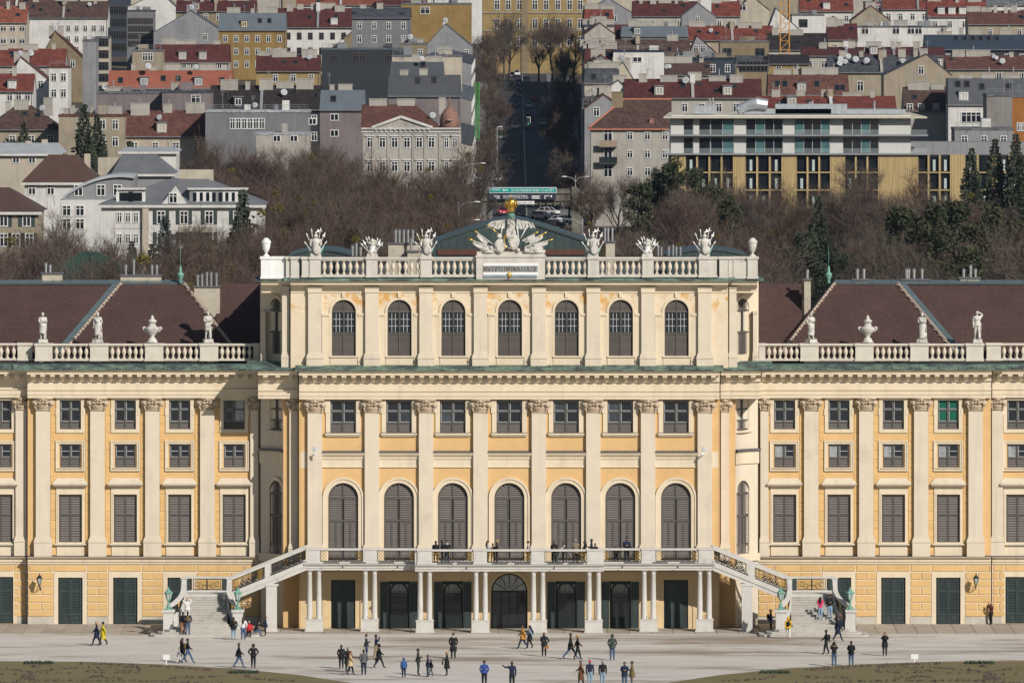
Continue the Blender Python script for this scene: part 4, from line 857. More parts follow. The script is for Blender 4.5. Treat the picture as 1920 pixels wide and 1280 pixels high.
# ------------------------------------------------------------------ stairs
def staircase(sg):
    m = (lambda p: p) if sg < 0 else (lambda p: 1910-p); s = 1 if sg < 0 else -1     # s: towards the terrace
    lx = lambda p, y=-3.4: X(m(p), y)
    oy = -3.4; ox = lx(387)
    root = thing('garden_staircase', 'white stone stairs with iron railings %s of the balcony' % ('left' if sg < 0 else 'right'), 'stairs', (ox,oy,0), group='palace garden stairs')
    def B(mb, name, mt=TSTONE, parent=None, smooth=False):
        mb.v = [(x-ox,y-oy,z) for x,y,z in mb.v]; return mb.build(name, mt, parent or root, smooth)
    def bx(mb, p0, p1, y0, y1, z0, z1): a, b = sorted((p0, p1)); return mb.box(a,b,y0,y1,z0,z1)
    zl = 2.8; xl0, xl1 = lx(345), lx(430); xt = lx(573)
    # landing and lower flight
    B(bx(MB(), xl0, xl1, -3.4, -.3, 2.4, zl), 'landing'); B(bx(MB(), xl0+s*.1, xl1, -3.2, -.5, 0, 2.41), 'landing_wall')
    n = 16; ext = {11:.25,12:.75,13:1.3,14:1.85,15:2.4}
    for k in range(n):
        z1 = zl-(k+1)*zl/(n+1); y0 = -3.4-(k+1)*.325; e = ext.get(k, 0)
        c = (xl0+xl1)/2; hw = abs(xl1-xl0)/2+e-.05; q = MB(); ch = .35 if e else 0
        if e:
            P = [(c-hw,-3.6-.12*k),(c-hw,y0+ch),(c-hw+ch,y0),(c+hw-ch,y0),(c+hw,y0+ch),(c+hw,-3.6-.12*k)]
            q.add([(x,y,0) for x,y in P]+[(x,y,z1) for x,y in P], [(5,4,3,2,1,0),(6,7,8,9,10,11)]+[(i,(i+1)%6,(i+1)%6+6,i+6) for i in range(6)])
        else: q.box(c-hw,c+hw,y0,y0+.36,z1-.6,z1-.045); q.box(c-hw,c+hw,y0-.03,y0+.36,z1-.05,z1)
        B(q, 'step', STEPST)
    B(MB().box((xl0+xl1)/2-1.4,(xl0+xl1)/2+1.4,-6.6,-3.35,0,.35), 'step_core')
    # curved cheeks with iron railing and coping
    for side, px_top, px_ped in ((-1,345,316),(1,430,446)):
        xa, xp = lx(px_top), lx(px_ped, -7.1); pts = []
        for i in range(13):
            t = i/12; y = -3.4-3.5*t; e = max(0, (t-.35)/.65)**2.2; pts.append((xa+(xp-xa)*e, y))
        zst = lambda y: max(.25, zl+(y+3.4)/.325*zl/(n+1))
        q = MB()
        for (x0_,y0_),(x1_,y1_) in zip(pts, pts[1:]):
            za, zb = zst(y0_), zst(y1_)
            for lo, hi, w_ in ((-3,.22,.14),(1.02,1.18,.17)):
                v = []
                for (xx_,yy_,zz_) in ((x0_,y0_,za),(x1_,y1_,zb)):
                    b0 = 0 if lo < 0 else zz_+lo
                    v += [(xx_-w_,yy_,b0),(xx_+w_,yy_,b0),(xx_+w_,yy_,zz_+hi),(xx_-w_,yy_,zz_+hi)]
                q.add(v, [(0,1,5,4),(1,2,6,5),(2,3,7,6),(3,0,4,7),(0,3,2,1),(4,5,6,7)])
        o = B(q, 'curved_cheek')
        for i in range(0, 12, 4):
            (x0_,y0_),(x1_,y1_) = pts[i], pts[i+4]; iron_panel(o, (x0_-ox,y0_-oy,zst(y0_)+.22), (x1_-ox,y1_-oy,zst(y1_)+.22), .8, gold=(i == 8))
        x0_ = xa; B(MB().box(x0_-.2,x0_+.2,-3.55,-3.15,zl-.6,zl+1.16).box(x0_-.26,x0_+.26,-3.6,-3.1,zl+1.16,zl+1.26), 'newel_post')
        q = MB().box(xp-.38,xp+.38,-7.5,-6.74,.2,1.75).box(xp-.46,xp+.46,-7.58,-6.66,.1,.34).box(xp-.47,xp+.47,-7.59,-6.65,1.75,1.92).box(xp-.42,xp+.42,-7.54,-6.7,1.68,1.75); B(q, 'lantern_pedestal')
        lantern(xp, -7.12, 1.92, ('inner' if side*s > 0 else 'outer'), sg)
    B(MB().box(min(xl0,xl1)-.1,max(xl0,xl1)+.1,-.5,-.2,zl,zl+.12).box(min(xl0,xl1)-.1,max(xl0,xl1)+.1,-.5,-.2,zl+1.0,zl+1.14), 'landing_rail')
    p0, p1 = sorted((lx(362,-.35), lx(414,-.35))); iron_panel(root, (p0-ox,-.35-oy,zl+.12), (p1-ox,-.35-oy,zl+.12), .88, True, True)
    for pp in (352, 421): x = lx(pp,-.35); B(MB().box(x-.2,x+.2,-.5,-.2,zl+.1,zl+1.0), 'rail_post', GREEN)
    # flight along the front up to the terrace
    k = 13
    for i in range(k):
        xa = xl1+(xt-xl1)*i/k; z1 = zl+(zf-zl)*(i+1)/k; B(bx(MB(), xa, xt+s*.1 if i == k-1 else xa+(xt-xl1)/k*1.15, -3.2, -.4, z1-.45, z1), 'step', STEPST)
    for yy in (-3.4, -.45):
        q = MB(); d0, d1 = -.55, .12; ya, yb_ = yy-.02, yy+.22
        P = [(xl1,zl+d0),(xt,zf+d0),(xt,zf+d1),(xl1,zl+d1)] if s > 0 else [(xt,zf+d0),(xl1,zl+d0),(xl1,zl+d1),(xt,zf+d1)]
        q.prism(P, ya, yb_); P2 = [(x,z+(.0 if i < 2 else 0)) for i,(x,z) in enumerate(P)]
        q.prism([(x,z+ (.30 if i < 2 else -.02)) for i,(x,z) in enumerate(P)], ya-.06, ya); o = B(q, 'stair_stringer')
        q = MB(); q.prism([(x,z+(1.55 if i < 2 else 1.06)) for i,(x,z) in enumerate(P)], yy-.06, yy+.26); B(q, 'sloping_handrail')
        for u0, u1 in ((.04,.44),(.56,.96)):
            A = Vector((xl1+(xt-xl1)*u0-ox, yy+.1-oy, zl+(zf-zl)*u0+.12)); E = Vector((xl1+(xt-xl1)*u1-ox, yy+.1-oy, zl+(zf-zl)*u1+.12)); iron_panel(o, A, E, .86, gold=(u0 < .1))
        for u in (.5,):
            x = xl1+(xt-xl1)*u; z = zl+(zf-zl)*u; B(MB().box(x-.2,x+.2,yy-.07,yy+.27,z+.02,z+1.1), 'railing_pedestal')
    B(bx(MB(), lx(499), lx(519), -3.42, -2.7, .1, 3.6).box(min(lx(497),lx(521)),max(lx(497),lx(521)),-3.47,-2.6,0,.14).box(min(lx(496),lx(522)),max(lx(496),lx(522)),-3.46,-2.6,3.42,3.6), 'stair_pier')
    return root
PALEG = mat('milky_lantern_glass', (.45,.48,.45), .2, .1, 4)
LANT = []
def lantern_parts():
    q = MB(); q.lathe([(.26,0),(.26,.05),(.12,.10),(.09,.2),(.07,.35),(.10,.42),(.06,.5),(.05,.62),(.11,.68),(.11,.72)], 10)
    for k in range(3): a = R(90+120*k); q.tube([(0,0,.25),(.22*math.cos(a),.22*math.sin(a),.18),(.3*math.cos(a),.3*math.sin(a),.0)], [.03,.04,.05], 5)
    for k in range(6): a = R(60*k); q.bar((.13*math.cos(a),.13*math.sin(a),.74),(.26*math.cos(a),.26*math.sin(a),1.2),.018)
    q.lathe([(.30,1.2),(.31,1.24),(.2,1.36),(.14,1.42),(.15,1.46),(.05,1.54),(.06,1.6),(.01,1.7)], 6)
    for k in range(6): a = R(60*k); q.ball((.29*math.cos(a),.29*math.sin(a),1.28),(.03,.03,.06),5,4)
    g = MB(); g.lathe([(.12,.74),(.245,1.2)], 6)
    return [('lantern', q.mesh('lantern_frame', TURQC)), ('glass', g.mesh('glass', PALEG))]
def lantern(x, y, z, where, sg):
    L_ = kit('lantern', lantern_parts)
    o = thing('stair_lantern', 'green copper lantern on the %s pedestal at the foot of the %s stairs' % (where, 'left' if sg < 0 else 'right'), 'lantern', (x,y,z), group='lanterns on the stair pedestals')
    obj('lantern_frame', L_[0][1], o); obj('lantern_glass', L_[1][1], o)
staircase(-1); staircase(1)
# wall lamps on brackets
def wall_lamp(px, py, where):
    x, z = X(px,YW), Z(py,YW); o = thing('wall_lantern', 'black iron lantern on a wall bracket near the %s edge' % where, 'lantern', (x,YW,z), group='wall lanterns')
    q = MB(); q.tube([(0,-.02,-.5),(0,-.4,-.45),(0,-.75,-.3),(0,-.85,-.12)], [.035,.03,.03,.03], 6); q.tube([(0,-.02,-.1),(0,-.3,-.2),(0,-.5,-.42)], .025, 6); q.box(-.06,.06,-.05,.0,-.6,0)
    q.build('bracket', IRON, o)
    q = MB(); c = (0,-.85,0)
    for k in range(6): a = R(60*k); q.bar((.1*math.cos(a),-.85+.1*math.sin(a),-.1),(.21*math.cos(a),-.85+.21*math.sin(a),.36),.015)
    q.lathe([(.11,-.14),(.11,-.1)], 6, c); q.lathe([(.23,.36),(.24,.39),(.10,.52),(.11,.55),(.03,.62),(.035,.68),(.005,.8)], 6, c); q.build('lantern_frame', IRON, o)
    MB().lathe([(.09,-.1),(.2,.36)], 6, c).build('glass', PALEG, o)
wall_lamp(75, 1091, 'left'); wall_lamp(1829, 1091, 'right')
# security cameras on the outer pilasters
for p, s, nm in ((590,1,'left'),(1320,-1,'right')):
    o = thing('security_camera', 'white security camera on the %s outer pilaster' % nm, 'camera', (X(p,-.4),-.36,Z(850,-.4)), group='security cameras')
    MB().bar((0,0,0),(0,-.35,0),.03).bar((-.1,-.32,.02),(.16*s,-.5,-.1),.06).build('camera_body', WHITE, o); MB().box(-.1,.1,-.02,.02,.2,.5).build('junction_box', mat('pale_blue_plastic',(.45,.52,.58),.5), o)
# ================================================================== FIGURES
def flat(name, col, rough=.8, **k): return mat(name, col, rough, .12, 6, **k)
SKINM = flat('skin', (.52,.31,.22), .6)
def hexmat(c, nm): return flat('cloth_'+nm, c, .85)
CL = {n: hexmat(c, n) for n, c in dict(black=(.012,.012,.014), navy=(.014,.02,.045), blue=(.03,.09,.24), royal=(.03,.06,.24), jeans=(.06,.10,.19), ltjeans=(.22,.32,.42), grey=(.10,.10,.11), ltgrey=(.36,.37,.38), white=(.62,.61,.59), yellow=(.50,.42,.02), gold=(.62,.36,.02),
      orange=(.45,.20,.03), brown=(.13,.055,.025), beige=(.50,.38,.22), olive=(.13,.095,.035), green=(.035,.05,.04), red=(.50,.02,.03), pink=(.55,.04,.13), maroon=(.10,.025,.03), khaki=(.26,.20,.12), charcoal=(.03,.03,.034), tan=(.30,.14,.06), rose=(.42,.33,.31), fur=(.20,.16,.11)).items()}
HAIR = {n: flat('hair_'+n, c, .6) for n, c in dict(black=(.012,.01,.009), brown=(.06,.032,.018), blond=(.36,.23,.10), grey=(.25,.24,.23), red=(.12,.01,.012)).items()}
PENDING = []
def limb(a, b, t): return tuple(a[i]+(b[i]-a[i])*t for i in range(3))
def skeleton(pose, fat=1.0):
    """joints {name:(pos, (rx,ry))} and bones [(a,b,region)], facing -y, standing height 1.75"""
    st = pose.get('stride', 0.0); lean = pose.get('lean', 0.0); J = {}; zp = .93
    sit = pose.get('sit', 0); dz = 0
    if sit: dz = -.48
    def tz(p):   # lean the upper body forward
        x, y, z = p; h = z-.93; return (x, y-h*math.sin(lean), .93+h*math.cos(lean)+dz) if z > .93 else (x, y, z+dz)
    up = dict(spine=((0,0,1.12),(.150*fat,.115*fat)), chest=((0,0,1.33),(.175*fat,.125*fat)), neckb=((0,.01,1.47),(.075,.07)), neck=((0,0,1.535),(.055,.055)), head1=((0,-.02,1.61),(.08,.092)), head2=((0,-.012,1.70),(.075,.088)))
    for k, (p, r) in up.items(): J[k] = (tz(p), r)
    J['pelvis'] = ((0,0,.93+dz), (.160*fat,.125*fat))
    arms = pose.get('arms', 'down')
    for s, n in ((-1,'l'),(1,'r')):
        a = arms if isinstance(arms, str) else arms[0 if s < 0 else 1]
        sh = (s*.195*fat, 0, 1.41)
        el, wr = {'down':((s*.25,.03,1.13),(s*.24,-.06,.88)), 'phone':((s*.25,-.02,1.14),(s*.09,-.25,1.20)), 'up':((s*.27,-.16,1.30),(s*.10,-.24,1.58)), 'out':((s*.42,-.03,1.36),(s*.62,-.10,1.50)), 'pocket':((s*.29,.07,1.14),(s*.19,-.06,.96)), 'swingf':((s*.24,-.12,1.15),(s*.22,-.32,1.00)), 'swingb':((s*.24,.14,1.15),(s*.23,.22,.92)), 'hip':((s*.38,.06,1.16),(s*.20,-.02,1.02)), 'head':((s*.36,-.02,1.56),(s*.10,-.02,1.72)), 'cross':((s*.25,-.04,1.14),(s*-.06,-.20,1.18))}[a]
        J['sh'+n] = (tz(sh), (.078*fat,.078*fat)); J['el'+n] = (tz(el), (.060*fat,.060*fat)); J['wr'+n] = (tz(wr), (.045,.045)); d = limb(el, wr, 1.28); J['ha'+n] = (tz(d), (.036,.026))
        q = s*st
        if sit:
            J['hip'+n] = ((s*.10,0,.90+dz),(.11,.11)); J['kn'+n] = ((s*.13,-.42,.98+dz-.02),(.08,.08)); J['an'+n] = ((s*.13,-.52,.10),(.055,.055)); J['to'+n] = ((s*.14,-.70,.05),(.045,.04))
        else:
            J['hip'+n] = ((s*.095,0,.87),(.115*fat,.115*fat)); kb = max(0,-q)*.25
            J['kn'+n] = ((s*.105,-.03-q*.30,.50),(.078*fat,.078*fat)); J['an'+n] = ((s*.11,.02-q*.58+kb*.3,.10+kb*.35),(.055,.055)); J['to'+n] = ((s*.125,-.15-q*.58+kb*.3,.045+kb*.1),(.045,.04))
    Bn = [('pelvis','spine','top'),('spine','chest','top'),('chest','neckb','top'),('neckb','neck','skin'),('neck','head1','skin'),('head1','head2','skin')]
    for n in 'lr': Bn += [('chest','sh'+n,'top'),('sh'+n,'el'+n,'top'),('el'+n,'wr'+n,'top'),('wr'+n,'ha'+n,'skin'),('pelvis','hip'+n,'leg'),('hip'+n,'kn'+n,'leg'),('kn'+n,'an'+n,'leg'),('an'+n,'to'+n,'shoe')]
    return J, Bn
def begin_body(pose, fat):
    J, Bn = skeleton(pose, fat); names = list(J); me = bpy.data.meshes.new('skeleton'); me.from_pydata([J[n][0] for n in names], [(names.index(a), names.index(b)) for a, b, _ in Bn], [])
    o = bpy.data.objects.new('skeleton', me); sc.collection.objects.link(o); o.modifiers.new('skin', 'SKIN'); sv = me.skin_vertices[0].data
    for i, n in enumerate(names): sv[i].radius = J[n][1]; sv[i].use_root = (n == 'pelvis')
    sub = o.modifiers.new('sub', 'SUBSURF'); sub.levels = 1; sub.render_levels = 1
    return o, J, Bn
def regions(me, J, Bn, order):
    segs = [(Vector(J[a][0]), Vector(J[b][0]), r, max(J[a][1][0], J[b][1][0])) for a, b, r in Bn]; idx = []
    for p in me.polygons:
        c = p.center; best = 9e9; rg = 'top'
        for a, b, r, w_ in segs:
            d = b-a; t = max(0, min(1, (c-a).dot(d)/d.length_squared)); e = (c-(a+d*t)).length-w_*.8
            if e < best: best, rg = e, r
        idx.append(order.index(rg))
    me.polygons.foreach_set('material_index', idx); me.polygons.foreach_set('use_smooth', [True]*len(idx))
def hand_geo(J, n, s):
    w_, h = Vector(J['wr'+n][0]), Vector(J['ha'+n][0]); d = (h-w_).normalized(); side = d.cross(Vector((0,1,0.3))).normalized(); mb = MB()
    for k, (off, ln) in enumerate(((-.03,.06),(-.011,.075),(.009,.072),(.028,.055))):
        a = h+side*off; mb.tube([a, a+d*ln*.55, a+d*ln*.9+Vector((0,-.02,0))], [.012,.011,.008], 4)
    a = w_.lerp(h,.4)+side*.035*s; mb.tube([a, a+side*.03*s+d*.03, a+side*.035*s+d*.06], [.013,.012,.009], 4)
    return mb
FIGQ = []
def finish_figures():
    bpy.context.view_layer.update(); dg = bpy.context.evaluated_depsgraph_get()
    for q in FIGQ:
        o, J, Bn = q['body']; me = bpy.data.meshes.new_from_object(o.evaluated_get(dg)); me.name = 'body'
        order = ['top','leg','skin','shoe']; me.materials.clear()
        for m_ in q['mats']: me.materials.append(m_)
        regions(me, J, Bn, order)
        # hands and face join the body mesh
        mb = MB()
        for n, s in (('l',-1),('r',1)): h = hand_geo(J, n, s); mb.add(h.v, h.f, 2)
        hd = Vector(J['head1'][0]); mb.ball((hd.x,hd.y-.092,hd.z+.03),(.014,.024,.024),5,4,2)
        for s in (-1, 1): mb.ball((hd.x+s*.035,hd.y-.078,hd.z+.055),(.012,.012,.009),5,3,3); mb.ball((hd.x+s*.082,hd.y+.01,hd.z+.035),(.014,.022,.034),5,4,2)
        mb.box(hd.x-.025,hd.x+.025,hd.y-.09,hd.y-.08,hd.z-.025,hd.z-.012,2)
        bm = bmesh.new(); bm.from_mesh(me); base = len(bm.verts); vs = [bm.verts.new(v) for v in mb.v]
        for f, mi in zip(mb.f, mb.m):
            try: fc = bm.faces.new([vs[i] for i in f]); fc.material_index = mi; fc.smooth = True
            except ValueError: pass
        bm.to_mesh(me); bm.free(); me.update()
        obj('body', me, q['root'])
        bpy.data.objects.remove(o)
    FIGQ.clear()
def person(px, Y, z, face, top, leg, hair, label, pose=None, h=1.74, coat=0, extra='', fat=1.05, shoe='black', xoff=0, group=None):
    pose = pose or {}; root = thing('person', label, 'person', (X(px,Y)+xoff,Y,z), R(face), group, h/1.78)
    body = begin_body(pose, fat); FIGQ.append(dict(body=body, mats=[CL[top],CL[leg],SKINM,CL[shoe]], root=root)); J = body[1]
    hd = Vector(J['head1'][0]); nk = Vector(J['neckb'][0])
    if 'beanie' in extra:
        MB().ball((hd.x,hd.y+.02,hd.z+.085),(.10,.112,.115),8,6).build('hat', CL['pink' if 'pink' in extra else 'grey'], root, True)
    elif 'hood' in extra: MB().ball((hd.x,hd.y+.03,hd.z+.04),(.125,.13,.155),8,6).build('hood', CL[top], root, True)
    elif hair != 'none':
        mb = MB().ball((hd.x,hd.y+.028,hd.z+.065),(.098,.108,.118),8,6)
        if 'long' in extra: mb.tube([(hd.x,hd.y+.06,hd.z+.06),(hd.x,hd.y+.11,hd.z-.12),(hd.x,hd.y+.14,hd.z-.36)], [.09,.105,.06], 7)
        if 'bun' in extra: mb.ball((hd.x,hd.y+.12,hd.z+.12),.055,6,5)
        mb.build('hair', HAIR[hair], root, True)
    if coat:           # hanging coat or skirt below the waist
        pz = J['pelvis'][0][2]; mb = MB(); n = 12; L0 = [(pz+.20,.185,.145,0),(pz+.05,.205,.165,0),(pz-coat*.5,.225,.19,.01),(pz-coat,.25,.215,.015)]; vs = []
        for zz, rx, ry, yo in L0:
            for i in range(n): a = 2*math.pi*i/n; w_ = 1+.06*math.sin(3*a+zz*9); vs.append((rx*fat*w_*math.cos(a), yo+ry*fat*w_*math.sin(a), zz))
        mb.add(vs, [(j*n+i,j*n+(i+1)%n,(j+1)*n+(i+1)%n,(j+1)*n+i) for j in range(3) for i in range(n)]); mb.build('coat_skirt', CL[top if 'skirt' not in extra else 'black'], root, True)
    if 'scarf' in extra: MB().lathe([(.10,-.06),(.13,-.02),(.125,.05),(.09,.08)], 10, tuple(nk+Vector((0,-.01,.02)))).build('scarf', CL['ltgrey'], root, True)
    if 'furhood' in extra: MB().lathe([(.12,-.05),(.17,0),(.15,.05),(.09,.06)], 10, tuple(nk+Vector((0,.05,.0))), 0, 1, .9).build('fur_collar', CL['fur'], root, True)
    if 'backpack' in extra:
        c = J['chest'][0]; mb = MB(); mb.ball((0,c[1]+.20,c[2]-.10),(.16,.11,.23),8,6); mb.tube([(-.1,c[1]+.1,c[2]+.12),(-.1,c[1]-.1,c[2]+.05),(-.11,c[1]+.05,c[2]-.25)], .018, 4); mb.tube([(.1,c[1]+.1,c[2]+.12),(.1,c[1]-.1,c[2]+.05),(.11,c[1]+.05,c[2]-.25)], .018, 4); mb.build('backpack', CL['olive' if 'olive' in extra else 'black'], root, True)
    if 'bag' in extra:
        w_ = J['har'][0]; q = MB(); bx_, by_, bz = w_[0]+.04, w_[1], w_[2]-.28; q.box(bx_-.15,bx_+.15,by_-.06,by_+.06,bz-.12,bz+.12); q.tube([(bx_-.1,by_,bz+.12),(bx_,by_,w_[2]),(bx_+.1,by_,bz+.12)], .012, 4); q.build('handbag', CL['tan' if 'tan' in extra else 'black'], root)
    if 'guitar' in extra:
        q = MB(); q.M = Matrix.Translation((.02,-.2,1.08)) @ Matrix.Rotation(R(-28),4,'Y'); q.ball((-.12,0,0),(.19,.06,.16),10,5); q.ball((.1,0,0),(.14,.06,.12),10,5); q.box(.15,.7,-.03,.01,-.025,.025); q.box(.7,.82,-.03,.02,-.04,.04); q.build('guitar', CL['tan'], root)
    return root
def on_ground(py): return YG(py), 0.0
def on_stairs(py):
    Y = -3.6
    while Y > -9:
        z = max(0, 2.8+(Y+3.4)/.325*2.8/17); 
        if YH+F*(HC-z)/(D0+Y) >= py: return Y, z
        Y -= .02
    return Y, 0
W = lambda s=.55, a=('swingf','swingb'): dict(stride=s, arms=a)
PH = dict(arms='phone'); UP = dict(arms='up'); PK = dict(arms='pocket')
L_, R_, F_, B_ = -90, 90, 0, 180
PEOPLE = [  # px, foot row, facing, top, legs, hair, label, pose, height, coat, extra
 (181,1210,L_,'navy','black','blond','walking person in a dark navy coat beside the yellow coat',W(),1.72,.35,''),
 (193,1209,L_,'yellow','black','black','walking person in a long bright yellow coat',W(.5),1.70,.45,''),
 (342,1241,R_,'black','black','brown','dark-haired person in black beside the jeans-wearing walker near the left stairs',W(.4),1.72,.2,'long'),
 (352,1243,R_,'black','jeans','black','walking person in black jacket, jeans and olive backpack by the left lawn',W(.7),1.76,0,'olive backpack'),
 (336,1243,R_,'ltgrey','white','blond','small child in pale grey walking by the left lawn',W(.4),1.1,.15,''),
 (448,1252,R_,'black','jeans','brown','man in open black jacket striding in jeans by the left lawn edge',W(.6),1.76,.1,''),
 (475,1252,F_,'black','black','brown','woman in black jacket with pale fur collar walking on the gravel',dict(stride=.4,arms='hip'),1.70,.05,'long furhood'),
 (640,1253,B_,'black','black','black','woman in black seen from behind with white shoes',PK,1.66,.1,'bun'),
 (652,1259,B_,'black','black','grey','grey-haired man in long black coat seen from behind',PK,1.74,.35,''),
 (657,1265,R_,'beige','black','red','red-haired woman in beige coat and dark trousers',W(.4),1.66,.25,'long'),
 (682,1265,B_,'grey','navy','brown','heavy man in grey hooded jacket and navy jeans from behind',PK,1.78,.05,''),
 (687,1233,R_,'charcoal','jeans','brown','woman with large pale grey scarf and jeans near the columns',PH,1.70,.05,'scarf'),
 (705,1236,R_,'navy','khaki','black','man in navy jacket holding up a phone, beige trousers',dict(arms='up',stride=.3),1.78,0,''),
 (711,1252,R_,'black','black','grey','woman in black coat with fur collar carrying a black handbag',W(.6),1.70,.3,'furhood bag'),
 (757,1270,B_,'blue','navy','none','child in bright blue hooded jacket',{},1.38,.05,'hood'),
 (784,1265,R_,'charcoal','green','black','man in dark jacket and green trousers looking at a phone',PH,1.84,.02,''),
 (802,1268,L_,'navy','navy','brown','boy in navy jacket beside the man with green trousers',PK,1.52,.05,''),
 (808,1268,L_,'black','grey','grey','child in black vest and grey leggings beside the boy in navy',W(.35),1.30,.05,''),
 (838,1266,L_,'black','black','blond','fair-haired woman in black coat holding a dark bag',PH,1.68,.4,'bun bag'),
 (850,1234,F_,'black','black','brown','tall man in long black quilted coat in front of the columns',PK,1.82,.42,'scarf'),
 (908,1286,B_,'royal','black','brown','man in royal blue jacket at the bottom edge',PK,1.78,.02,''),
 (960,1289,B_,'navy','black','brown','man in navy sweater stretching one arm out at the bottom edge',dict(arms=('down','out')),1.80,0,''),
 (980,1216,L_,'orange','navy','brown','person in mustard orange coat walking before the glass portal',W(.6),1.72,.2,''),
 (993,1215,L_,'ltjeans','black','black','woman in denim jacket and black skirt behind the orange coat',W(.35),1.66,.3,'skirt long backpack'),
 (1020,1230,F_,'black','black','brown','woman in black with tan shoulder bag and raised elbow',dict(arms=('phone','hip')),1.70,.1,'long tan bag'),
 (1070,1235,R_,'black','jeans','brown','man in black coat striding in blue jeans',W(.8,('down','down')),1.84,.25,''),
 (1083,1236,R_,'black','black','blond','slim woman in black walking beside the striding man',W(.4),1.74,0,'bun'),
 (1148,1237,F_,'green','jeans','brown','man in dark green parka and jeans standing alone',PK,1.84,.08,'hood_down'),
 (1089,1283,L_,'brown','charcoal','none','person in long brown coat and grey beanie',W(.3),1.66,.55,'beanie'),
 (1106,1284,B_,'navy','ltjeans','none','person in bright pink hat and white-striped jacket',{},1.72,0,'beanie pink'),
 (1130,1285,B_,'black','ltjeans','grey','person in black jacket and light jeans from behind at the bottom edge',{},1.74,0,''),
 (1171,1288,F_,'navy','jeans','brown','person in navy coat looking at a phone beside the olive coat',PH,1.74,.15,''),
 (1185,1287,L_,'olive','grey','brown','person in olive brown coat beside the navy coat',PH,1.76,.25,''),
 (1549,1226,L_,'black','black','black','man in black with shoulder bag walking below the right stairs',W(.3),1.76,0,'backpack'),
 (1564,1249,B_,'black','jeans','blond','woman with brown leather bag on her back and light blue jeans',UP,1.72,0,'long furhood tan bag'),
 (1596,1248,B_,'black','jeans','brown','man in black jacket with black backpack and blue jeans by the right lawn',PH,1.76,.05,'backpack'),
 (1659,1229,F_,'black','black','brown','woman in black coat taking a photograph on the gravel',UP,1.66,.25,'bag'),
 (1571,1201,R_,'navy','navy','brown','woman in flowing dark coat walking at the foot of the right stairs',W(.55),1.72,.4,''),
 (1478,1197,B_,'gold','white','none','child-sized person in yellow jacket with black backpack and white trousers',W(.25),1.60,.05,'hood backpack'),
 (1445,1186,R_,'navy','navy','brown','man in navy jacket with backpack leaning by the right stair pedestal',PH,1.74,.05,'backpack'),
 (438,1199,B_,'black','ltjeans','brown','long-haired woman in black jacket at the left stair foot',PK,1.66,.1,'long'),
 (456,1199,B_,'white','jeans','brown','long-haired woman in white top and dark jeans at the left stair foot',PK,1.68,0,'long'),
 (498,1191,L_,'navy','black','brown','child in navy jacket beside the left stair pier',PH,1.40,.12,''),
]
for p in PEOPLE:
    Y, z = on_ground(p[1]); person(p[0], Y, z, p[2], *p[3:7], pose=p[7], h=p[8]*1.02, coat=p[9], extra=p[10])
for px, py, fc, top, leg, hair, lab, pose, h, coat, ex in (
 (1538,1161,B_,'pink','ltjeans','black','woman in bright pink top and pale jeans on the right stairs',UP,1.70,0,'long'),
 (1556,1159,F_,'black','ltjeans','black','man in black jacket and pale jeans on the right stairs',PH,1.80,0,''),
 (351,1163,F_,'white','white','blond','woman in white with hands on her head on the left stairs',dict(arms='head'),1.68,.05,''),
 (352,1190,B_,'charcoal','jeans','black','man in dark jacket and jeans at the bottom of the left stairs',PK,1.78,0,'olive backpack'),
 (343,1187,B_,'black','tan','black','woman in black jacket and brown trousers at the bottom of the left stairs',PK,1.62,0,'')):
    Y, z = on_stairs(py); person(px, Y, z, fc, top, leg, hair, lab, pose, h, coat, ex)
person(1583, -8.0, .45, L_, 'black', 'black', 'black', 'guitar player in black beside the right lantern pedestal', dict(arms=('phone','cross')), 1.74, 0, 'guitar')
person(467, -8.3, .0, F_, 'red', 'black', 'grey', 'person in red seated at the foot of the left stairs', dict(sit=1,arms='pocket'), 1.62, 0, '')
person(477, -8.1, .0, R_, 'black', 'jeans', 'black', 'person in black seated at the foot of the left stairs', dict(sit=1,arms='phone',lean=.5), 1.66, 0, '')
person(1858, YW-.45, 0, -60, 'maroon', 'black', 'blond', 'person in maroon top leaning against the yellow wall', dict(arms='up',lean=-.08), 1.72, 0, '')
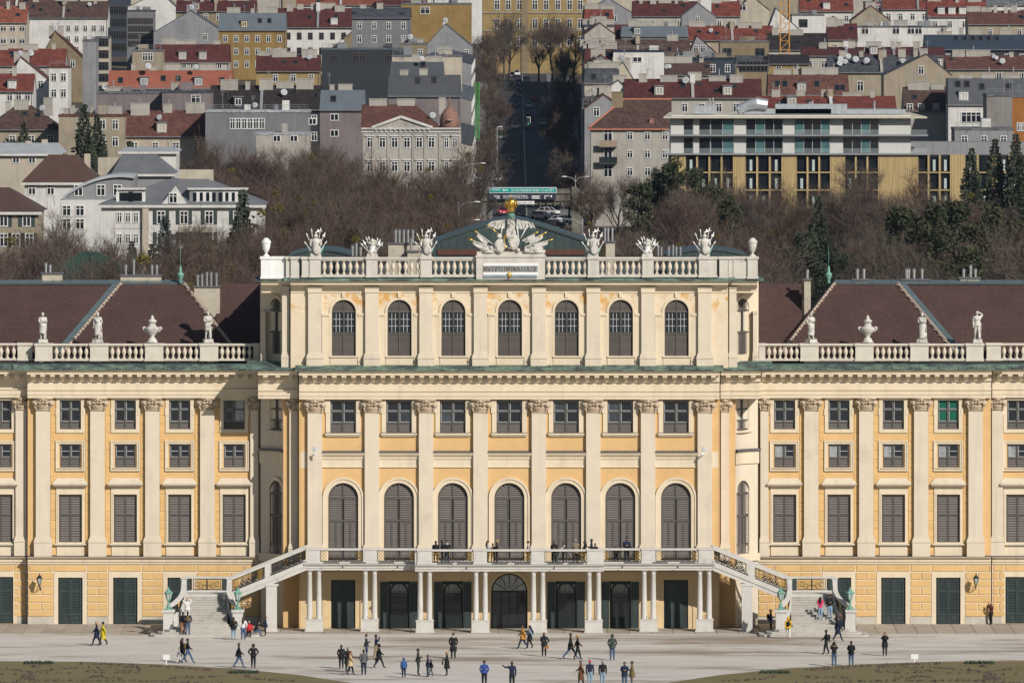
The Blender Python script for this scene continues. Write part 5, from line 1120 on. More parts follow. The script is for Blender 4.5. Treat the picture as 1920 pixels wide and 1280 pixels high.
for px, Y, fc, top, leg, hair, lab, pose, h, coat, ex in (
 (817,YC+.75,B_,'black','navy','black','person in black with small rucksack at the left of the balcony',PH,1.70,0,'backpack'),
 (829,YC+.8,R_,'black','navy','black','taller person in black in the left balcony group',PH,1.78,0,''),
 (838,YC+.7,F_,'black','jeans','brown','person with pale scarf in the left balcony group',PK,1.74,0,'scarf'),
 (915,YC+.7,R_,'ltgrey','grey','brown','woman in pale grey coat on the balcony',PH,1.74,.15,'long'),
 (924,YC+.9,F_,'black','black','black','shorter person in black between two others on the balcony',PH,1.50,0,''),
 (932,YC+.7,L_,'charcoal','navy','blond','fair-haired person in charcoal facing left on the balcony',PK,1.76,0,'bun'),
 (990,YC+.7,L_,'rose','charcoal','black','person in pale pinkish coat at the balcony railing',PK,1.70,.15,''),
 (1039,YC+.9,F_,'black','black','brown','woman in black leaning by the balcony rail over the sixth columns',PH,1.70,0,'long'),
 (1045,YC+.6,R_,'ltgrey','ltjeans','grey','bent person in light grey top on the balcony',dict(lean=.9,arms='phone'),1.66,0,''),
 (1056,YC+.9,L_,'green','black','brown','person in dark green jacket on the balcony',PH,1.64,0,'long'),
 (1079,YC+.9,B_,'fur','fur','grey','person in long grey-brown fur coat leaning on the balcony',dict(lean=.2,arms='phone'),1.84,.4,''),
 (1096,YC+.7,L_,'black','black','black','person with long black hair on the balcony',PK,1.70,.1,'long'),
 (1109,YC+.8,L_,'navy','black','black','tall person in navy on the balcony looking down',PH,1.84,0,''),
 (1116,YC+.7,F_,'black','black','brown','short person in black at the right end of the central balcony',PH,1.52,0,''),
 (1155,YO+.9,F_,'black','black','black','person in black crouching behind the right balcony railing',dict(sit=1,arms='phone'),1.7,0,''),
 (1175,YO+.7,F_,'navy','navy','black','man in dark navy standing upright on the right balcony',PH,1.90,0,''),
 (1193,YO+.7,L_,'navy','navy','black','person in navy bending over on the right balcony',dict(lean=1.1,arms='phone'),1.70,0,'')):
    person(px, Y, zf, fc, top, leg, hair, lab, pose, h, coat, ex)
# ------------------------------------------------------------------ statues, vases, urns
def statue(px, Y, z, label, pose, face=0, h=2.02, robe=.55):
    root = thing('stone_statue', label, 'statue', (X(px,Y),Y,z), R(face), 'statues on the wing parapets')
    MB().box(-.34,.34,-.3,.3,0,.28).box(-.38,.38,-.34,.34,-.0,.08).build('statue_plinth', WHITEST, root)
    b = begin_body(pose, 1.15); 
    q = thing('x','x','x'); bpy.data.objects.remove(q)
    holder = bpy.data.objects.new('figure', None); sc.collection.objects.link(holder); holder.parent = root; holder.location = (0,0,.26); s = h/1.78; holder.scale = (s,s,s)
    FIGQ.append(dict(body=b, mats=[WHITEST]*4, root=holder)); J = b[1]
    hd = Vector(J['head1'][0]); MB().ball((hd.x,hd.y+.03,hd.z+.06),(.105,.115,.13),8,6).ball((hd.x,hd.y+.12,hd.z+.02),.06,6,4).build('hair', WHITEST, holder, True)
    mb = MB(); n = 14; vs = []; rr = random.Random(px)
    for zz, rx in ((1.12,.20),(1.0,.225),(.93-robe*.5,.21),(.93-robe,.23)):
        for i in range(n): a = 2*math.pi*i/n; w_ = 1+.10*math.sin(4*a+zz*5+px); vs.append((rx*w_*math.cos(a), rx*.85*w_*math.sin(a), zz+.10*math.sin(a+px)))
    mb.add(vs, [(j*n+i,j*n+(i+1)%n,(j+1)*n+(i+1)%n,(j+1)*n+i) for j in range(3) for i in range(n)]); mb.tube([(-.2,-.02,1.42),(0,-.15,1.2),(.2,.02,1.02),(.26,.1,.5)], [.06,.07,.08,.05], 6); mb.build('drapery', WHITEST, holder, True)
    MB().tube([(.16,.16,.02),(.18,.18,.4),(.12,.15,.75)], [.14,.11,.08], 7).build('tree_stump', WHITEST, holder, True)
zst_ = Z(643,YW+.3)+.02
statue(80, YW+.3, zst_, 'bearded draped stone statue holding a vessel, leftmost on the parapet', dict(arms=('cross','phone'),stride=.12), 12)
statue(183, YW+.3, zst_, 'stone statue of a standing woman left of the left vase', dict(arms=('down','pocket'),stride=.2), -10)
statue(390, YW+.3, zst_, 'nude stone statue with one hand at the chest, right of the left vase', dict(arms=('cross','down'),stride=.2), 15, 2.12, .25)
statue(1521, YW+.3, zst_, 'cloaked stone statue turned right, left of the right vase', dict(arms=('pocket','phone'),stride=.15), 35)
statue(1729, YW+.3, zst_, 'stone statue of a robed woman right of the right vase', dict(arms=('cross','phone'),stride=.1), -15, 2.0, .8)
statue(1832, YW+.3, zst_, 'muscular stone statue with one arm over its head, rightmost on the parapet', dict(arms=('down','head'),stride=.25), 10, 2.12, .15)
for px, nm in ((285.5,'left'),(1627,'right')):
    root = thing('stone_vase', 'large handled stone vase on the %s wing parapet' % nm, 'vase', (X(px,YW+.3),YW+.3,zst_), group='vases on the wing parapets')
    MB().lathe([(.40,0),(.40,.1),(.34,.16),(.3,.3),(.16,.42),(.15,.52),(.24,.58),(.24,.62),(.30,.68),(.46,.85),(.55,1.05),(.56,1.12),(.40,1.2),(.28,1.28),(.24,1.5)], 16).box(-.4,.4,-.4,.4,0,.1).build('vase_body', WHITEST, root, True)
    MB().lathe([(.26,1.5),(.30,1.55),(.34,1.62),(.34,1.68),(.18,1.76),(.14,1.82),(.16,1.88),(.10,1.96),(.05,2.06),(.01,2.1)], 12).build('vase_lid', WHITEST, root, True)
    for s in (-1, 1): MB().tube([(s*.42,0,.82),(s*.62,0,.98),(s*.70,0,1.10),(s*.60,0,1.2),(s*.5,0,1.14)], [.07,.07,.065,.06,.05], 6).ball((s*.68,0,1.1),.09,6,5).build('handle', WHITEST, root, True)
for px, nm in ((499,'left'),(1411,'right')):
    root = thing('stone_urn', 'white lidded stone urn at the %s end of the upper balustrade' % nm, 'urn', (X(px,.75),.75,Z(482,.75)+.02), group='urns on the upper balustrade')
    MB().lathe([(.27,0),(.27,.08),(.20,.12),(.10,.22),(.09,.30),(.16,.38),(.27,.6),(.33,.95),(.33,1.02),(.38,1.06),(.38,1.12),(.30,1.15)], 14).build('urn_body', WHITEST if nm == 'right' else WHITE, root, True)
    MB().lathe([(.33,1.13),(.36,1.18),(.27,1.26),(.20,1.34),(.16,1.40),(.02,1.43)], 14).build('urn_lid', WHITEST if nm == 'right' else WHITE, root, True)
# ------------------------------------------------------------------ trophies of arms
def spear(mb, a, b, kind, r=.026):
    a, b = Vector(a), Vector(b); d = (b-a).normalized(); mb.tube([a, b], [r, r*.8], 6); e = b+d*.26
    side = d.cross(Vector((0,1,0))).normalized()
    mb.tube([b-d*.02, b+d*.1, e], [r*1.1, r*2.2, .006], 4)
    if kind == 1: mb.ball(tuple(b-d*.05), (.11,.06,.11), 8, 5)
    if kind == 2: mb.prism([tuple((b-d*.12+side*.05))[0::2], tuple((b-d*.2+side*.24))[0::2], tuple((b+d*.08+side*.24))[0::2], tuple((b+d*.02+side*.04))[0::2]], b.y-.02, b.y+.02); mb.bar(b-side*.16, b+side*.05, .025)
def trophy(px, kind, label):
    root = thing('armour_trophy', label, 'trophy', (X(px,.05),.05,zp1+.03), group='trophies of arms on the upper balustrade'); rr = random.Random(px)
    MB().box(-.40,.40,-.34,.34,0,.20).box(-.34,.34,-.3,.3,.2,.28).build('trophy_base', WHITEST, root)
    if kind == 0:
        mb = MB(); mb.lathe([(.26,.25),(.30,.45),(.24,.72),(.25,.85),(.33,1.10),(.34,1.22),(.20,1.34),(.11,1.40)], 12, (0,0,0), 0, 1, .75)
        for s in (-1, 1): mb.ball((s*.33,0,1.20),(.14,.14,.13),8,6); mb.tube([(s*.36,0,1.15),(s*.40,-.05,.92),(s*.34,-.12,.8)], [.10,.085,.06], 6)
        mb.build('cuirass', WHITEST, root, True)
        MB().ball((0,-.02,1.56),(.15,.17,.17),10,6).lathe([(.19,1.50),(.20,1.53),(.17,1.56)], 10).tube([(0,.16,1.56),(0,.1,1.78),(0,-.06,1.82),(0,-.16,1.74)], [.05,.08,.08,.04], 6).build('helmet', WHITEST, root, True)
        sh = MB(); sh.M = Matrix.Translation((.12,-.42,.52)) @ Matrix.Rotation(R(90),4,'X'); sh.lathe([(.30,0),(.30,.04),(.24,.07),(.22,.07),(.06,.11)], 14, (0,0,0), 0, 1, 1.2); sh.build('shield', WHITEST, root, True)
        for a, b, k in (((-.2,.05,.6),(-.62,.05,1.55),0),((-.15,.08,.8),(-.30,.08,1.85),0),((.12,.08,.8),(.34,.08,1.95),2),((.2,.05,.6),(.62,.05,1.62),1),((-.25,-.1,.35),(-.72,-.1,.95),0),((.3,-.05,.35),(.70,-.05,.98),0)):
            mb = MB(); spear(mb, a, b, k); mb.build('spear', WHITE, root)
        for s in (-1, 1):
            mb = MB(); mb.add([(s*.28,-.06,.3),(s*.66,-.06,.86),(s*.52,.0,.45),(s*.40,.04,.22)], [(0,1,2,3)]); mb.add([(s*.28,-.02,.3),(s*.66,-.02,.86),(s*.52,.04,.45),(s*.40,.08,.22)], [(3,2,1,0)]); mb.build('banner', WHITEST if s < 0 else TURQC, root)
    else:
        mb = MB(); mb.lathe([(.22,.22),(.26,.3),(.20,.5),(.22,.75),(.24,.8)], 12, (0,-.05,0)); mb.build('drum', WHITE, root, True)
        MB().ball((0,0,.98),(.24,.2,.2),10,6).lathe([(.2,1.08),(.17,1.2),(.21,1.30),(.10,1.30)], 8).ball((0,0,1.34),.06,6,5).ball((.22,0,1.12),(.09,.09,.12),6,5).ball((-.2,-.05,1.02),(.12,.1,.12),6,5).build('crown_and_helmet', WHITEST, root, True)
        for a, b, k in (((-.1,.05,.3),(-.40,.05,1.25),0),((-.15,.05,.3),(-.60,.05,1.05),1),((-.2,-.1,.3),(-.72,-.1,.85),0),((.1,.05,.3),(.36,.05,1.2),0),((.15,.05,.3),(.52,.05,1.1),1),((.2,-.1,.3),(.66,-.1,.9),2),((-.12,.1,.4),(-.25,.1,1.3),0)):
            mb = MB(); spear(mb, a, b, k, .027); mb.build('spear', WHITE, root)
        for s in (-1, 1): MB().ball((s*.2,-.25,.36),(.16,.12,.14),8,5).build('cannon_ball_heap', WHITEST, root, True)
for px, k, nm in ((592,0,'leftmost armour trophy with helmet and spears'),(698,1,'low trophy of drum and crown between the two left armour trophies'),(799,0,'armour trophy with helmet next left of the gilded crown group'),(1112,0,'armour trophy with helmet next right of the gilded crown group'),(1214,1,'low trophy of drum and crown between the two right armour trophies'),(1321,0,'rightmost armour trophy with helmet and spears')): trophy(px, k, nm)
# centre trophy: eagle, crown, shields, flags
ct = thing('eagle_trophy', 'white stone eagle with gilded crown above shields, flags and cannon', 'trophy', (X(957,0),0,Z(471.5)))
k25 = 25.0; U = lambda px, py: ((px-957)/k25, (471.5-py)/k25)
q = MB(); q.lathe([(.26,0),(.30,.10),(.30,.16),(.33,.22),(.30,.30),(.36,.42),(.43,.62),(.46,.78),(.40,.92),(.22,1.02),(.08,1.06),(.06,1.10)], 16, (U(958,0)[0],0,U(0,398)[1])); q.ball((U(958,0)[0],0,U(0,373.5)[1]),.12,8,6); q.bar((U(958,0)[0],0,U(0,371)[1]),(U(958,0)[0],0,U(0,366)[1]),.03)
for k in range(8): a = R(45*k); q.tube([(U(958,0)[0]+.40*math.cos(a),.40*math.sin(a),U(0,390)[1]),(U(958,0)[0]+.47*math.cos(a),.47*math.sin(a),U(0,381)[1]),(U(958,0)[0]+.2*math.cos(a),.2*math.sin(a),U(0,374)[1])], .04, 5)
q.build('gilded_crown', GOLD, ct, True)
q = MB(); q.lathe([(.32,0),(.30,.3),(.33,.34)], 12, (U(958,0)[0],0,U(0,409)[1])); q.build('crown_cushion', TURQC, ct, True)
q = MB(); x, z0 = U(958,0)[0], 0
q.lathe([(.10,U(0,450)[1]),(.26,U(0,440)[1]),(.29,U(0,428)[1]),(.25,U(0,418)[1]),(.17,U(0,411)[1]),(.12,U(0,408)[1])], 12, (x,0,0), 0, 1, .8)
er = random.Random(4)
for k in range(46): a = er.uniform(0,math.pi); zz = U(0,er.uniform(412,442))[1]; q.ball((x+.27*math.cos(a),-.23*math.sin(a),zz),(.06,.05,.085),5,4)
for s in (-1, 1): q.ball((x+s*.22,-.12,U(0,436)[1]),(.2,.2,.26),8,6); q.tube([(x+s*.08,-.1,U(0,413)[1]),(x+s*.16,-.15,U(0,408)[1]),(x+s*.28,-.2,U(0,410)[1])], [.1,.09,.02], 6)
q.build('eagle_body', WHITEST, ct, True)
for s, tip in ((-1,913),(1,1001)):
    P = [U(947 if s<0 else 969,411),U(936 if s<0 else 976,413),U(922 if s<0 else 990,415),U(tip,422),U(tip+(2 if s<0 else -2),427),U(924 if s<0 else 988,425),U(930 if s<0 else 984,429),U(940 if s<0 else 976,430),U(946 if s<0 else 968,428)]
    if s > 0: P = P[::-1]
    q = MB(); q.prism(P[::-1] if s < 0 else P[::-1], -.14, .1); 
    for k in range(5):
        a = U((942-6*k) if s<0 else (973+6*k), 418); b = U((940-7*k) if s<0 else (975+7*k), 430.5-k*.6); q.tube([(a[0],-.16,a[1]),(b[0],-.16,b[1])], [.06,.035], 5)
    q.build('eagle_wing', WHITEST, ct)
def disc_shield(cx, cy, rx, rz_, name, tilt=0):
    P = [(cx+rx*math.cos(2*math.pi*i/16)*(1 if math.sin(2*math.pi*i/16) > -.2 else .9), cy+rz_*math.sin(2*math.pi*i/16)) for i in range(16)]
    q = MB(); q.prism(P, -.62, -.5); q.prism([(cx+(x-cx)*.8, cy+(z-cy)*.8) for x, z in P], -.68, -.6); q.build(name, WHITEST, ct)
c = U(938,460); disc_shield(c[0], c[1], .42, .52, 'round_shield'); c = U(964,453); disc_shield(c[0], c[1], .42, .60, 'heraldic_shield')
c = U(949,452); q = MB(); pts = [(c[0]+.16*math.cos(R(a)),-.6,c[1]+.46*math.sin(R(a))) for a in range(60,310,25)]; q.tube(pts, .07, 6); q.build('gilded_wreath', GOLD, ct, True)
q = MB(); c = U(936,443); q.ball((c[0],-.3,c[1]),(.22,.22,.22),8,6); c = U(952,443); q.ball((c[0],-.35,c[1]),(.2,.2,.24),8,6); q.build('helmets', WHITEST, ct, True)
for a, b, kind in (((930,462),(893,434.5),0),((928,466),(883,449.5),0),((925,468),(884,449),2),((985,455),(1020,437.5),0),((985,462),(1031,450),0),((980,452),(1012,443),2),((980,450),(1004,437),0)):
    (x0,z0_),(x1,z1_) = U(*a), U(*b); q = MB(); q.tube([(x0,-.25,z0_),(x1,-.25,z1_)], [.045,.035], 6); d = Vector((x1-x0,0,z1_-z0_)).normalized(); e = Vector((x1,-.25,z1_)); q.build('flag_pole', WHITEST, ct)
    g = MB(); g.tube([e-d*.1, e+d*.05, e+d*.32], [.06,.05,.01], 6); g.ball(tuple(e-d*.1),.07,6,4); g.build('gilt_finial', GOLD, ct, True)
    nn = Vector((-d.z,0,d.x)); nn = nn if nn.z < 0 else -nn; A = Vector((x0,-.24,z0_)); m1 = A.lerp(e,.35); m2 = A.lerp(e,.92)
    g = MB(); g.add([m1, m2, m2+nn*.26-d*.1, m1.lerp(m2,.5)+nn*.34+Vector((0,-.08,0)), m1+nn*.36], [(0,1,2,3,4)]); g.add([m1+Vector((0,.04,0)), m2+Vector((0,.04,0)), m2+nn*.26-d*.1+Vector((0,.04,0)), m1.lerp(m2,.5)+nn*.34+Vector((0,-.04,0)), m1+nn*.36+Vector((0,.04,0))], [(4,3,2,1,0)]); g.build('flag', WHITEST, ct)
for a, b, r in (((976,447),(988,424),.05),((972,445),(970,428),.05),((937,440),(916,423),.045),((940,440),(941,427),.04)):
    (x0,z0_),(x1,z1_) = U(*a), U(*b); MB().tube([(x0,-.3,z0_),(x1,-.3,z1_)], [r,r*.8], 6).ball((x1,-.3,z1_),(.09,.07,.09),6,4).build('mace', WHITE if a[0] != 937 else GOLD, ct, True)
for px0, px1, py in ((900,925,466),(984,1018,465),(905,930,470),(980,1022,470)):
    (x0,z0_),(x1,_) = U(px0,py), U(px1,py); MB().tube([(x0,-.32,z0_-.1),((x0+x1)/2,-.38,z0_-.04),(x1,-.32,z0_-.06)], [.12,.17,.14], 8).build('cannon_barrel', WHITEST, ct, True)
cr = random.Random(9)
for k in range(26):                        # carved leaves, drums and weapons heaped along the plinth
    u = cr.uniform(-1.9,2.2); hh = .75*(1-abs(u)/2.6); v = cr.uniform(.05,max(.12,hh)); q = MB(); t = cr.choice('bcs')
    if t == 'b': q.ball((u,-.42,v),(cr.uniform(.08,.16),.12,cr.uniform(.06,.13)),7,5)
    elif t == 'c': q.M = Matrix.Translation((u,-.45,v)) @ Matrix.Rotation(R(90),4,'X'); q.lathe([(.14,0),(.14,.1),(.1,.14),(.04,.16)], 10)
    else: a_ = cr.uniform(-.9,.9)+(0 if u > 0 else math.pi); q.tube([(u,-.42,v),(u+.5*math.cos(a_),-.46,v+.3*abs(math.sin(a_)))], [.03,.02], 5)
    q.build('carved_ornament', WHITEST, ct, True)
finish_figures()
# ================================================================== TREES
BARK = mat('tree_bark', (.085,.068,.055), .95, .3, 2)
TWIGS = [mat('twigs_brown', (.098,.070,.052), .95, .2, .3, obv=.18), mat('twigs_purple', (.098,.066,.056), .95, .2, .3, obv=.18), mat('twigs_grey', (.098,.078,.062), .95, .2, .3, obv=.18)]
MISTLE = mat('mistletoe_leaf', (.13,.105,.02), .9, .3, 2)
NEEDLE = mat('pine_needles', (.050,.058,.027), .9, .35, .8, obv=.15); NEEDLEB = mat('spruce_needles', (.034,.044,.026), .9, .35, .8, obv=.15); NEEDLEG = mat('blue_spruce_needles', (.075,.095,.095), .9, .3, .8)
def bare_tree(seed, h=15.0, spread=.55, ntw=9, tw=.034):
    """returns (trunk mesh builder, crown mesh builder): trunk with limbs; crown of fine branches and twigs"""
    rr = random.Random(seed); T = MB(); C = MB(); tips = []
    def rv(s): return Vector((rr.uniform(-s,s), rr.uniform(-s,s), rr.uniform(-s,s)))
    def grow(p, d, L0, r, lev):
        n = 3 if lev < 2 else 2; pts = [p]; q = p.copy(); dd = d.copy()
        for i in range(n):
            dd = (dd+rv(.22)+Vector((0,0,.10 if lev else .02))).normalized(); q = q+dd*L0/n; pts.append(q.copy())
        rad = [r*(1-.55*i/n) for i in range(n+1)]
        (T if lev < 2 else C).tube(pts, rad, 5 if lev < 2 else 3)
        if lev >= 3:
            for k in range(ntw):
                t = rr.random(); a = pts[0].lerp(pts[-1], t); td = (dd*.7+rv(.9)+Vector((0,0,.35))).normalized(); ln = rr.uniform(.7,1.5)*h/15
                side = td.cross(rv(1)).normalized()*tw; m = a+td*ln*.55+rv(.08); e = a+td*ln+rv(.15)
                C.add([a-side*.5, a+side*.5, m+side*.35, m-side*.35], [(0,1,2,3)]); C.add([m-side*.35, m+side*.35, e], [(0,1,2)])
                for _ in range(2):
                    b = a.lerp(e, rr.uniform(.3,.9)); f = b+(td+rv(.9)).normalized()*ln*.5; C.add([b-side*.3, b+side*.3, f], [(0,1,2)])
            return
        nb = (7, 6, 6)[lev]
        for k in range(nb):
            t = rr.uniform(.35 if lev else .45, 1.0); i = min(n-1, int(t*n)); a = pts[i].lerp(pts[i+1], t*n-i)
            ang = 2*math.pi*(k/nb)+rr.uniform(-.4,.4); u = dd.cross(Vector((.3,.2,1))).normalized(); v = dd.cross(u)
            sp = spread*rr.uniform(.75,1.3)*(1.0 if lev else 1.1); nd = (dd*math.cos(sp)+(u*math.cos(ang)+v*math.sin(ang))*math.sin(sp)+Vector((0,0,.12))).normalized()
            grow(a, nd, L0*rr.uniform(.52,.72)*(1 if lev else .95), r*.5*(1.1-.4*t), lev+1)
    grow(Vector((0,0,-.2)), Vector((0,0,1)), h*.47, h*.020, 0)
    return T, C
def tree_kit(seed, ti, **k):
    T, C = bare_tree(seed, **k); return [('trunk', T.mesh('trunk', BARK)), ('crown', C.mesh('crown', TWIGS[ti]))]
BT = [tree_kit(11+i, i % 3, h=15, spread=(.5,.62,.55,.7,.45,.58)[i], ntw=9) for i in range(6)]
def clump(mb, c, r, n, rr, sz=.35, flat_=.7):
    for _ in range(n):
        d = Vector((rr.gauss(0,1), rr.gauss(0,1), rr.gauss(0,1))).normalized()*r*rr.uniform(.55,1.0); p = Vector(c)+Vector((d.x,d.y,d.z*flat_)); a = Vector((rr.uniform(-1,1),rr.uniform(-1,1),rr.uniform(-.6,1))).normalized(); b = a.cross(Vector((rr.uniform(-1,1),rr.uniform(-1,1),rr.uniform(-1,1)))).normalized()
        s = sz*rr.uniform(.6,1.3); mb.add([p-b*s*.3, p+b*s*.3, p+a*s], [(0,1,2)])
def pine_kit(seed, m_=None, h=13.0):
    rr = random.Random(seed); T = MB(); C = MB(); T.tube([(0,0,-.2),(.1,0,h*.4),(-.1,.1,h*.75),(0,0,h*.96)], [.30,.24,.15,.05], 7)
    for k in range(46):
        t = rr.uniform(.22,1.0); a = rr.uniform(0,2*math.pi); L_ = h*.34*(1.05-t)**.6*rr.uniform(.6,1.1); z = h*t; e = Vector((L_*math.cos(a), L_*math.sin(a), z+L_*.18)); s = Vector((0,0,z-.5))
        T.tube([s, s.lerp(e,.5)+Vector((0,0,-.1)), e], [.07,.05,.02], 4)
        for q in (.55,.8,1.0): clump(C, s.lerp(e,q)+Vector((0,0,.15)), h*.07*rr.uniform(.7,1.2), 40, rr, .40)
    return [('trunk', T.mesh('trunk', BARK)), ('crown', C.mesh('crown', m_ or NEEDLE))]
def spruce_kit(seed, m_=None, h=15.0, wd=.21):
    rr = random.Random(seed); T = MB(); C = MB(); T.tube([(0,0,-.2),(0,0,h*.5),(0,0,h*.99)], [.24,.14,.02], 6); z = h*.10
    while z < h*.985:
        L_ = h*wd*(1-z/h)**.85+.15; nb = 8 if z < h*.8 else 5
        for k in range(nb):
            a = 2*math.pi*k/nb+rr.uniform(-.4,.4)+z; ln = L_*rr.uniform(.7,1.15); s = Vector((0,0,z)); e = Vector((ln*math.cos(a), ln*math.sin(a), z-ln*.22)); T.bar(s, e, .02)
            for q in range(int(3+ln*7)):
                t = rr.uniform(.15,1.0); p = s.lerp(e,t); sd_ = Vector((-math.sin(a),math.cos(a),0))*rr.uniform(-1,1)*ln*.32*(1.15-t); dn = Vector((0,0,-rr.uniform(.15,.5))); w_ = Vector((math.cos(a),math.sin(a),0))*rr.uniform(.15,.35)
                C.add([p+sd_-w_*.4, p+sd_+w_, p+sd_*1.3+dn+w_*.3], [(0,1,2)]); C.add([p, p+sd_+w_*.5, p+sd_*.6+Vector((0,0,.14))], [(0,1,2)])
        z += h*.026
    return [('trunk', T.mesh('trunk', BARK)), ('crown', C.mesh('crown', m_ or NEEDLEB))]
PT = [pine_kit(5), pine_kit(6), pine_kit(8, NEEDLEB)]; ST = [spruce_kit(3), spruce_kit(4, None, 15, .26)]; SB = spruce_kit(9, NEEDLEG, 12, .2)
def mist_mesh(seed):
    rr = random.Random(seed); mb = MB(); clump(mb, (0,0,0), .5, 130, rr, .22, .95); return mb.mesh('mistletoe', MISTLE)
MI = [mist_mesh(1), mist_mesh(2)]
def plant(kit_, name, label, x, Y, h, hk, rz, group, mist=0):
    z = zterr(Y); o = thing(name, label, 'tree', (x,Y,z), rz, group, h/hk)
    for nm, me in kit_: obj(nm, me, o)
    rr = random.Random(int(x*10+Y))
    for k in range(mist): a = rr.uniform(0,6.28); r = rr.uniform(1.0,3.2); obj('mistletoe', MI[k%2], o, (r*math.cos(a), r*math.sin(a), hk*rr.uniform(.55,.92)), 0, rr.uniform(.7,1.3))
    return o
ORD = 'first second third fourth fifth sixth seventh eighth ninth tenth eleventh twelfth thirteenth fourteenth fifteenth sixteenth seventeenth eighteenth nineteenth twentieth twenty-first twenty-second twenty-third twenty-fourth twenty-fifth'.split()
rr = random.Random(21)
def allowed(px, D):
    if px < 330: return D < 1180
    if px < 500: return D < 1190 or D > 1420
    if px < 880: return D < 1570
    if px < 1075: return D < 1000
    if px < 1240: return D < 1380
    return D < 1330
CON = [(px, (HC-h)*F/(yt-YH) if (HC-h)*F/(yt-YH) < 1500 else F*(HC-h+39.3)/((yt-YH)+.0262*F), h, k) for px, yt, h, k in (
 (1270,305,17,'p'),(1302,320,16,'p'),(1228,325,15,'p'),(1200,348,14,'p'),(1335,352,15,'p'),(1690,395,17,'p'),(1742,388,18,'p'),(1792,384,18,'p'),(1852,400,18,'p'),(1902,420,17,'p'),(1372,375,14,'p'),(1822,468,14,'p'),
 (1512,442,15,'p2'),(1552,455,14,'p2'),(1472,470,13,'p2'),(1592,480,12,'p2'),(30,268,18,'p2'),(6,275,17,'p2'),
 (1535,365,18,'s'),(1822,275,20,'s'),(1866,258,21,'s'),(1905,248,22,'s'),(158,193,23,'s'),(182,212,21,'s'),(45,226,19,'s'),(243,262,20,'s'),(455,352,20.5,'s2'),(310,402,17,'b'),(285,455,14,'s'),(247,450,14,'s'))]
NEAR = [(px, D) for px, D, h, k in CON if (k == 'p2' and px > 1400) or k == 'b' or px in (1742,1792,1852,1822)]
D = 900.0; cnt = 0
while D < 1570:
    s = F/D; x = -70*1.0
    while x < 1990:
        px = x+rr.uniform(-25,25)
        if allowed(px, D) and not any(abs(px-a) < (30 if a > 1400 else 14) and D < b+10 for a, b in NEAR):
            Y = D-D0+rr.uniform(-12,12); h = rr.uniform(16.5,20.5); D_ = Y+D0
            if px < 500 and D < 1200: h = max(10, min(21, HC-(rr.uniform(402,490)-YH)*D_/F))
            elif px > 1075: h = max(10, min(21, HC-(rr.uniform(385,480)-YH)*D_/F))
            ml = 0
            if rr.random() < .22: ml = rr.randint(1, 4)
            plant(BT[rr.randrange(6)], 'bare_tree', 'leafless winter tree in the park behind the palace', X(px,Y), Y, h, 15.0, rr.uniform(0,6.28), 'leafless park trees', ml); cnt += 1
        x += rr.uniform(5.0,7.0)*s
    D += 38+ (D-880)*.02
names = {'p':('pine_tree','dark green pine among the leafless trees right of the palace',PT[0],13,'pines right of the palace'),'p2':('pine_tree','dense dark evergreen',PT[2],13,None),'s':('spruce_tree','narrow dark spruce',ST[0],15,None),'s2':('spruce_tree','broad dark spruce in front of the cream villa',ST[1],15,None),'b':('spruce_tree','silvery blue spruce in front of the cream villa',SB,12,None)}
for i, (px, D, h, k) in enumerate(CON):
    nm, lab, kt, hk, gp = names[k]; Y = D-D0
    if k == 'p' : kt = PT[i % 2]
    if k == 'p2': lab = 'dense dark evergreen %s' % ('at the left edge below the terrace roofs' if px < 100 else 'behind the right wing roof'); gp = 'dark evergreens %s' % ('left' if px < 100 else 'right')
    if k == 's': lab, gp = {True:('narrow dark spruce among the houses and villas on the left','spruces on the left'),False:('narrow dark spruce in front of the yellow slatted building','spruces on the right')}[px < 960]
    plant(kt, nm, lab, X(px,Y), Y, h, hk, rr.uniform(0,6.28), gp)
for px, D in ((1345,1480),(1395,1500),(1478,1490),(1555,1500),(1640,1485),(1725,1500),(1160,1560),(1205,1540),(1112,1545),(1620,1560),(1275,1470),(1310,1450),(1430,1440),(1515,1450)):
    Y = D-D0; plant(BT[rr.randrange(6)], 'bare_tree', 'tall leafless tree standing before the right-hand street fronts', X(px,Y), Y, rr.uniform(14.5,18.5), 15, rr.uniform(0,6.28), 'leafless trees before the right street fronts')
for k in range(13):
    for s, p0 in ((-1,914),(1,1058)):
        D = 1665+k*48+rr.uniform(-8,8); Y = D-D0; px = p0+s*rr.uniform(-4,8)-s*k*.8
        
        plant(BT[rr.randrange(6)], 'bare_tree', 'leafless street tree along the %s pavement of the uphill road' % ('left' if s < 0 else 'right'), X(px,Y), Y, rr.uniform(10,14), 15, rr.uniform(0,6.28), 'street trees on the %s' % ('left' if s < 0 else 'right'))
for px, h in ((925,15),(955,19),(945,17),(1010,16),(1035,18),(1060,18),(1075,16),(900,14)):
    Y = 2330-D0+rr.uniform(-15,25); plant(BT[rr.randrange(6)], 'bare_tree', 'tall leafless tree before the yellow building at the top of the road', X(px,Y), Y, h, 15, rr.uniform(0,6.28), 'trees at the top of the road')

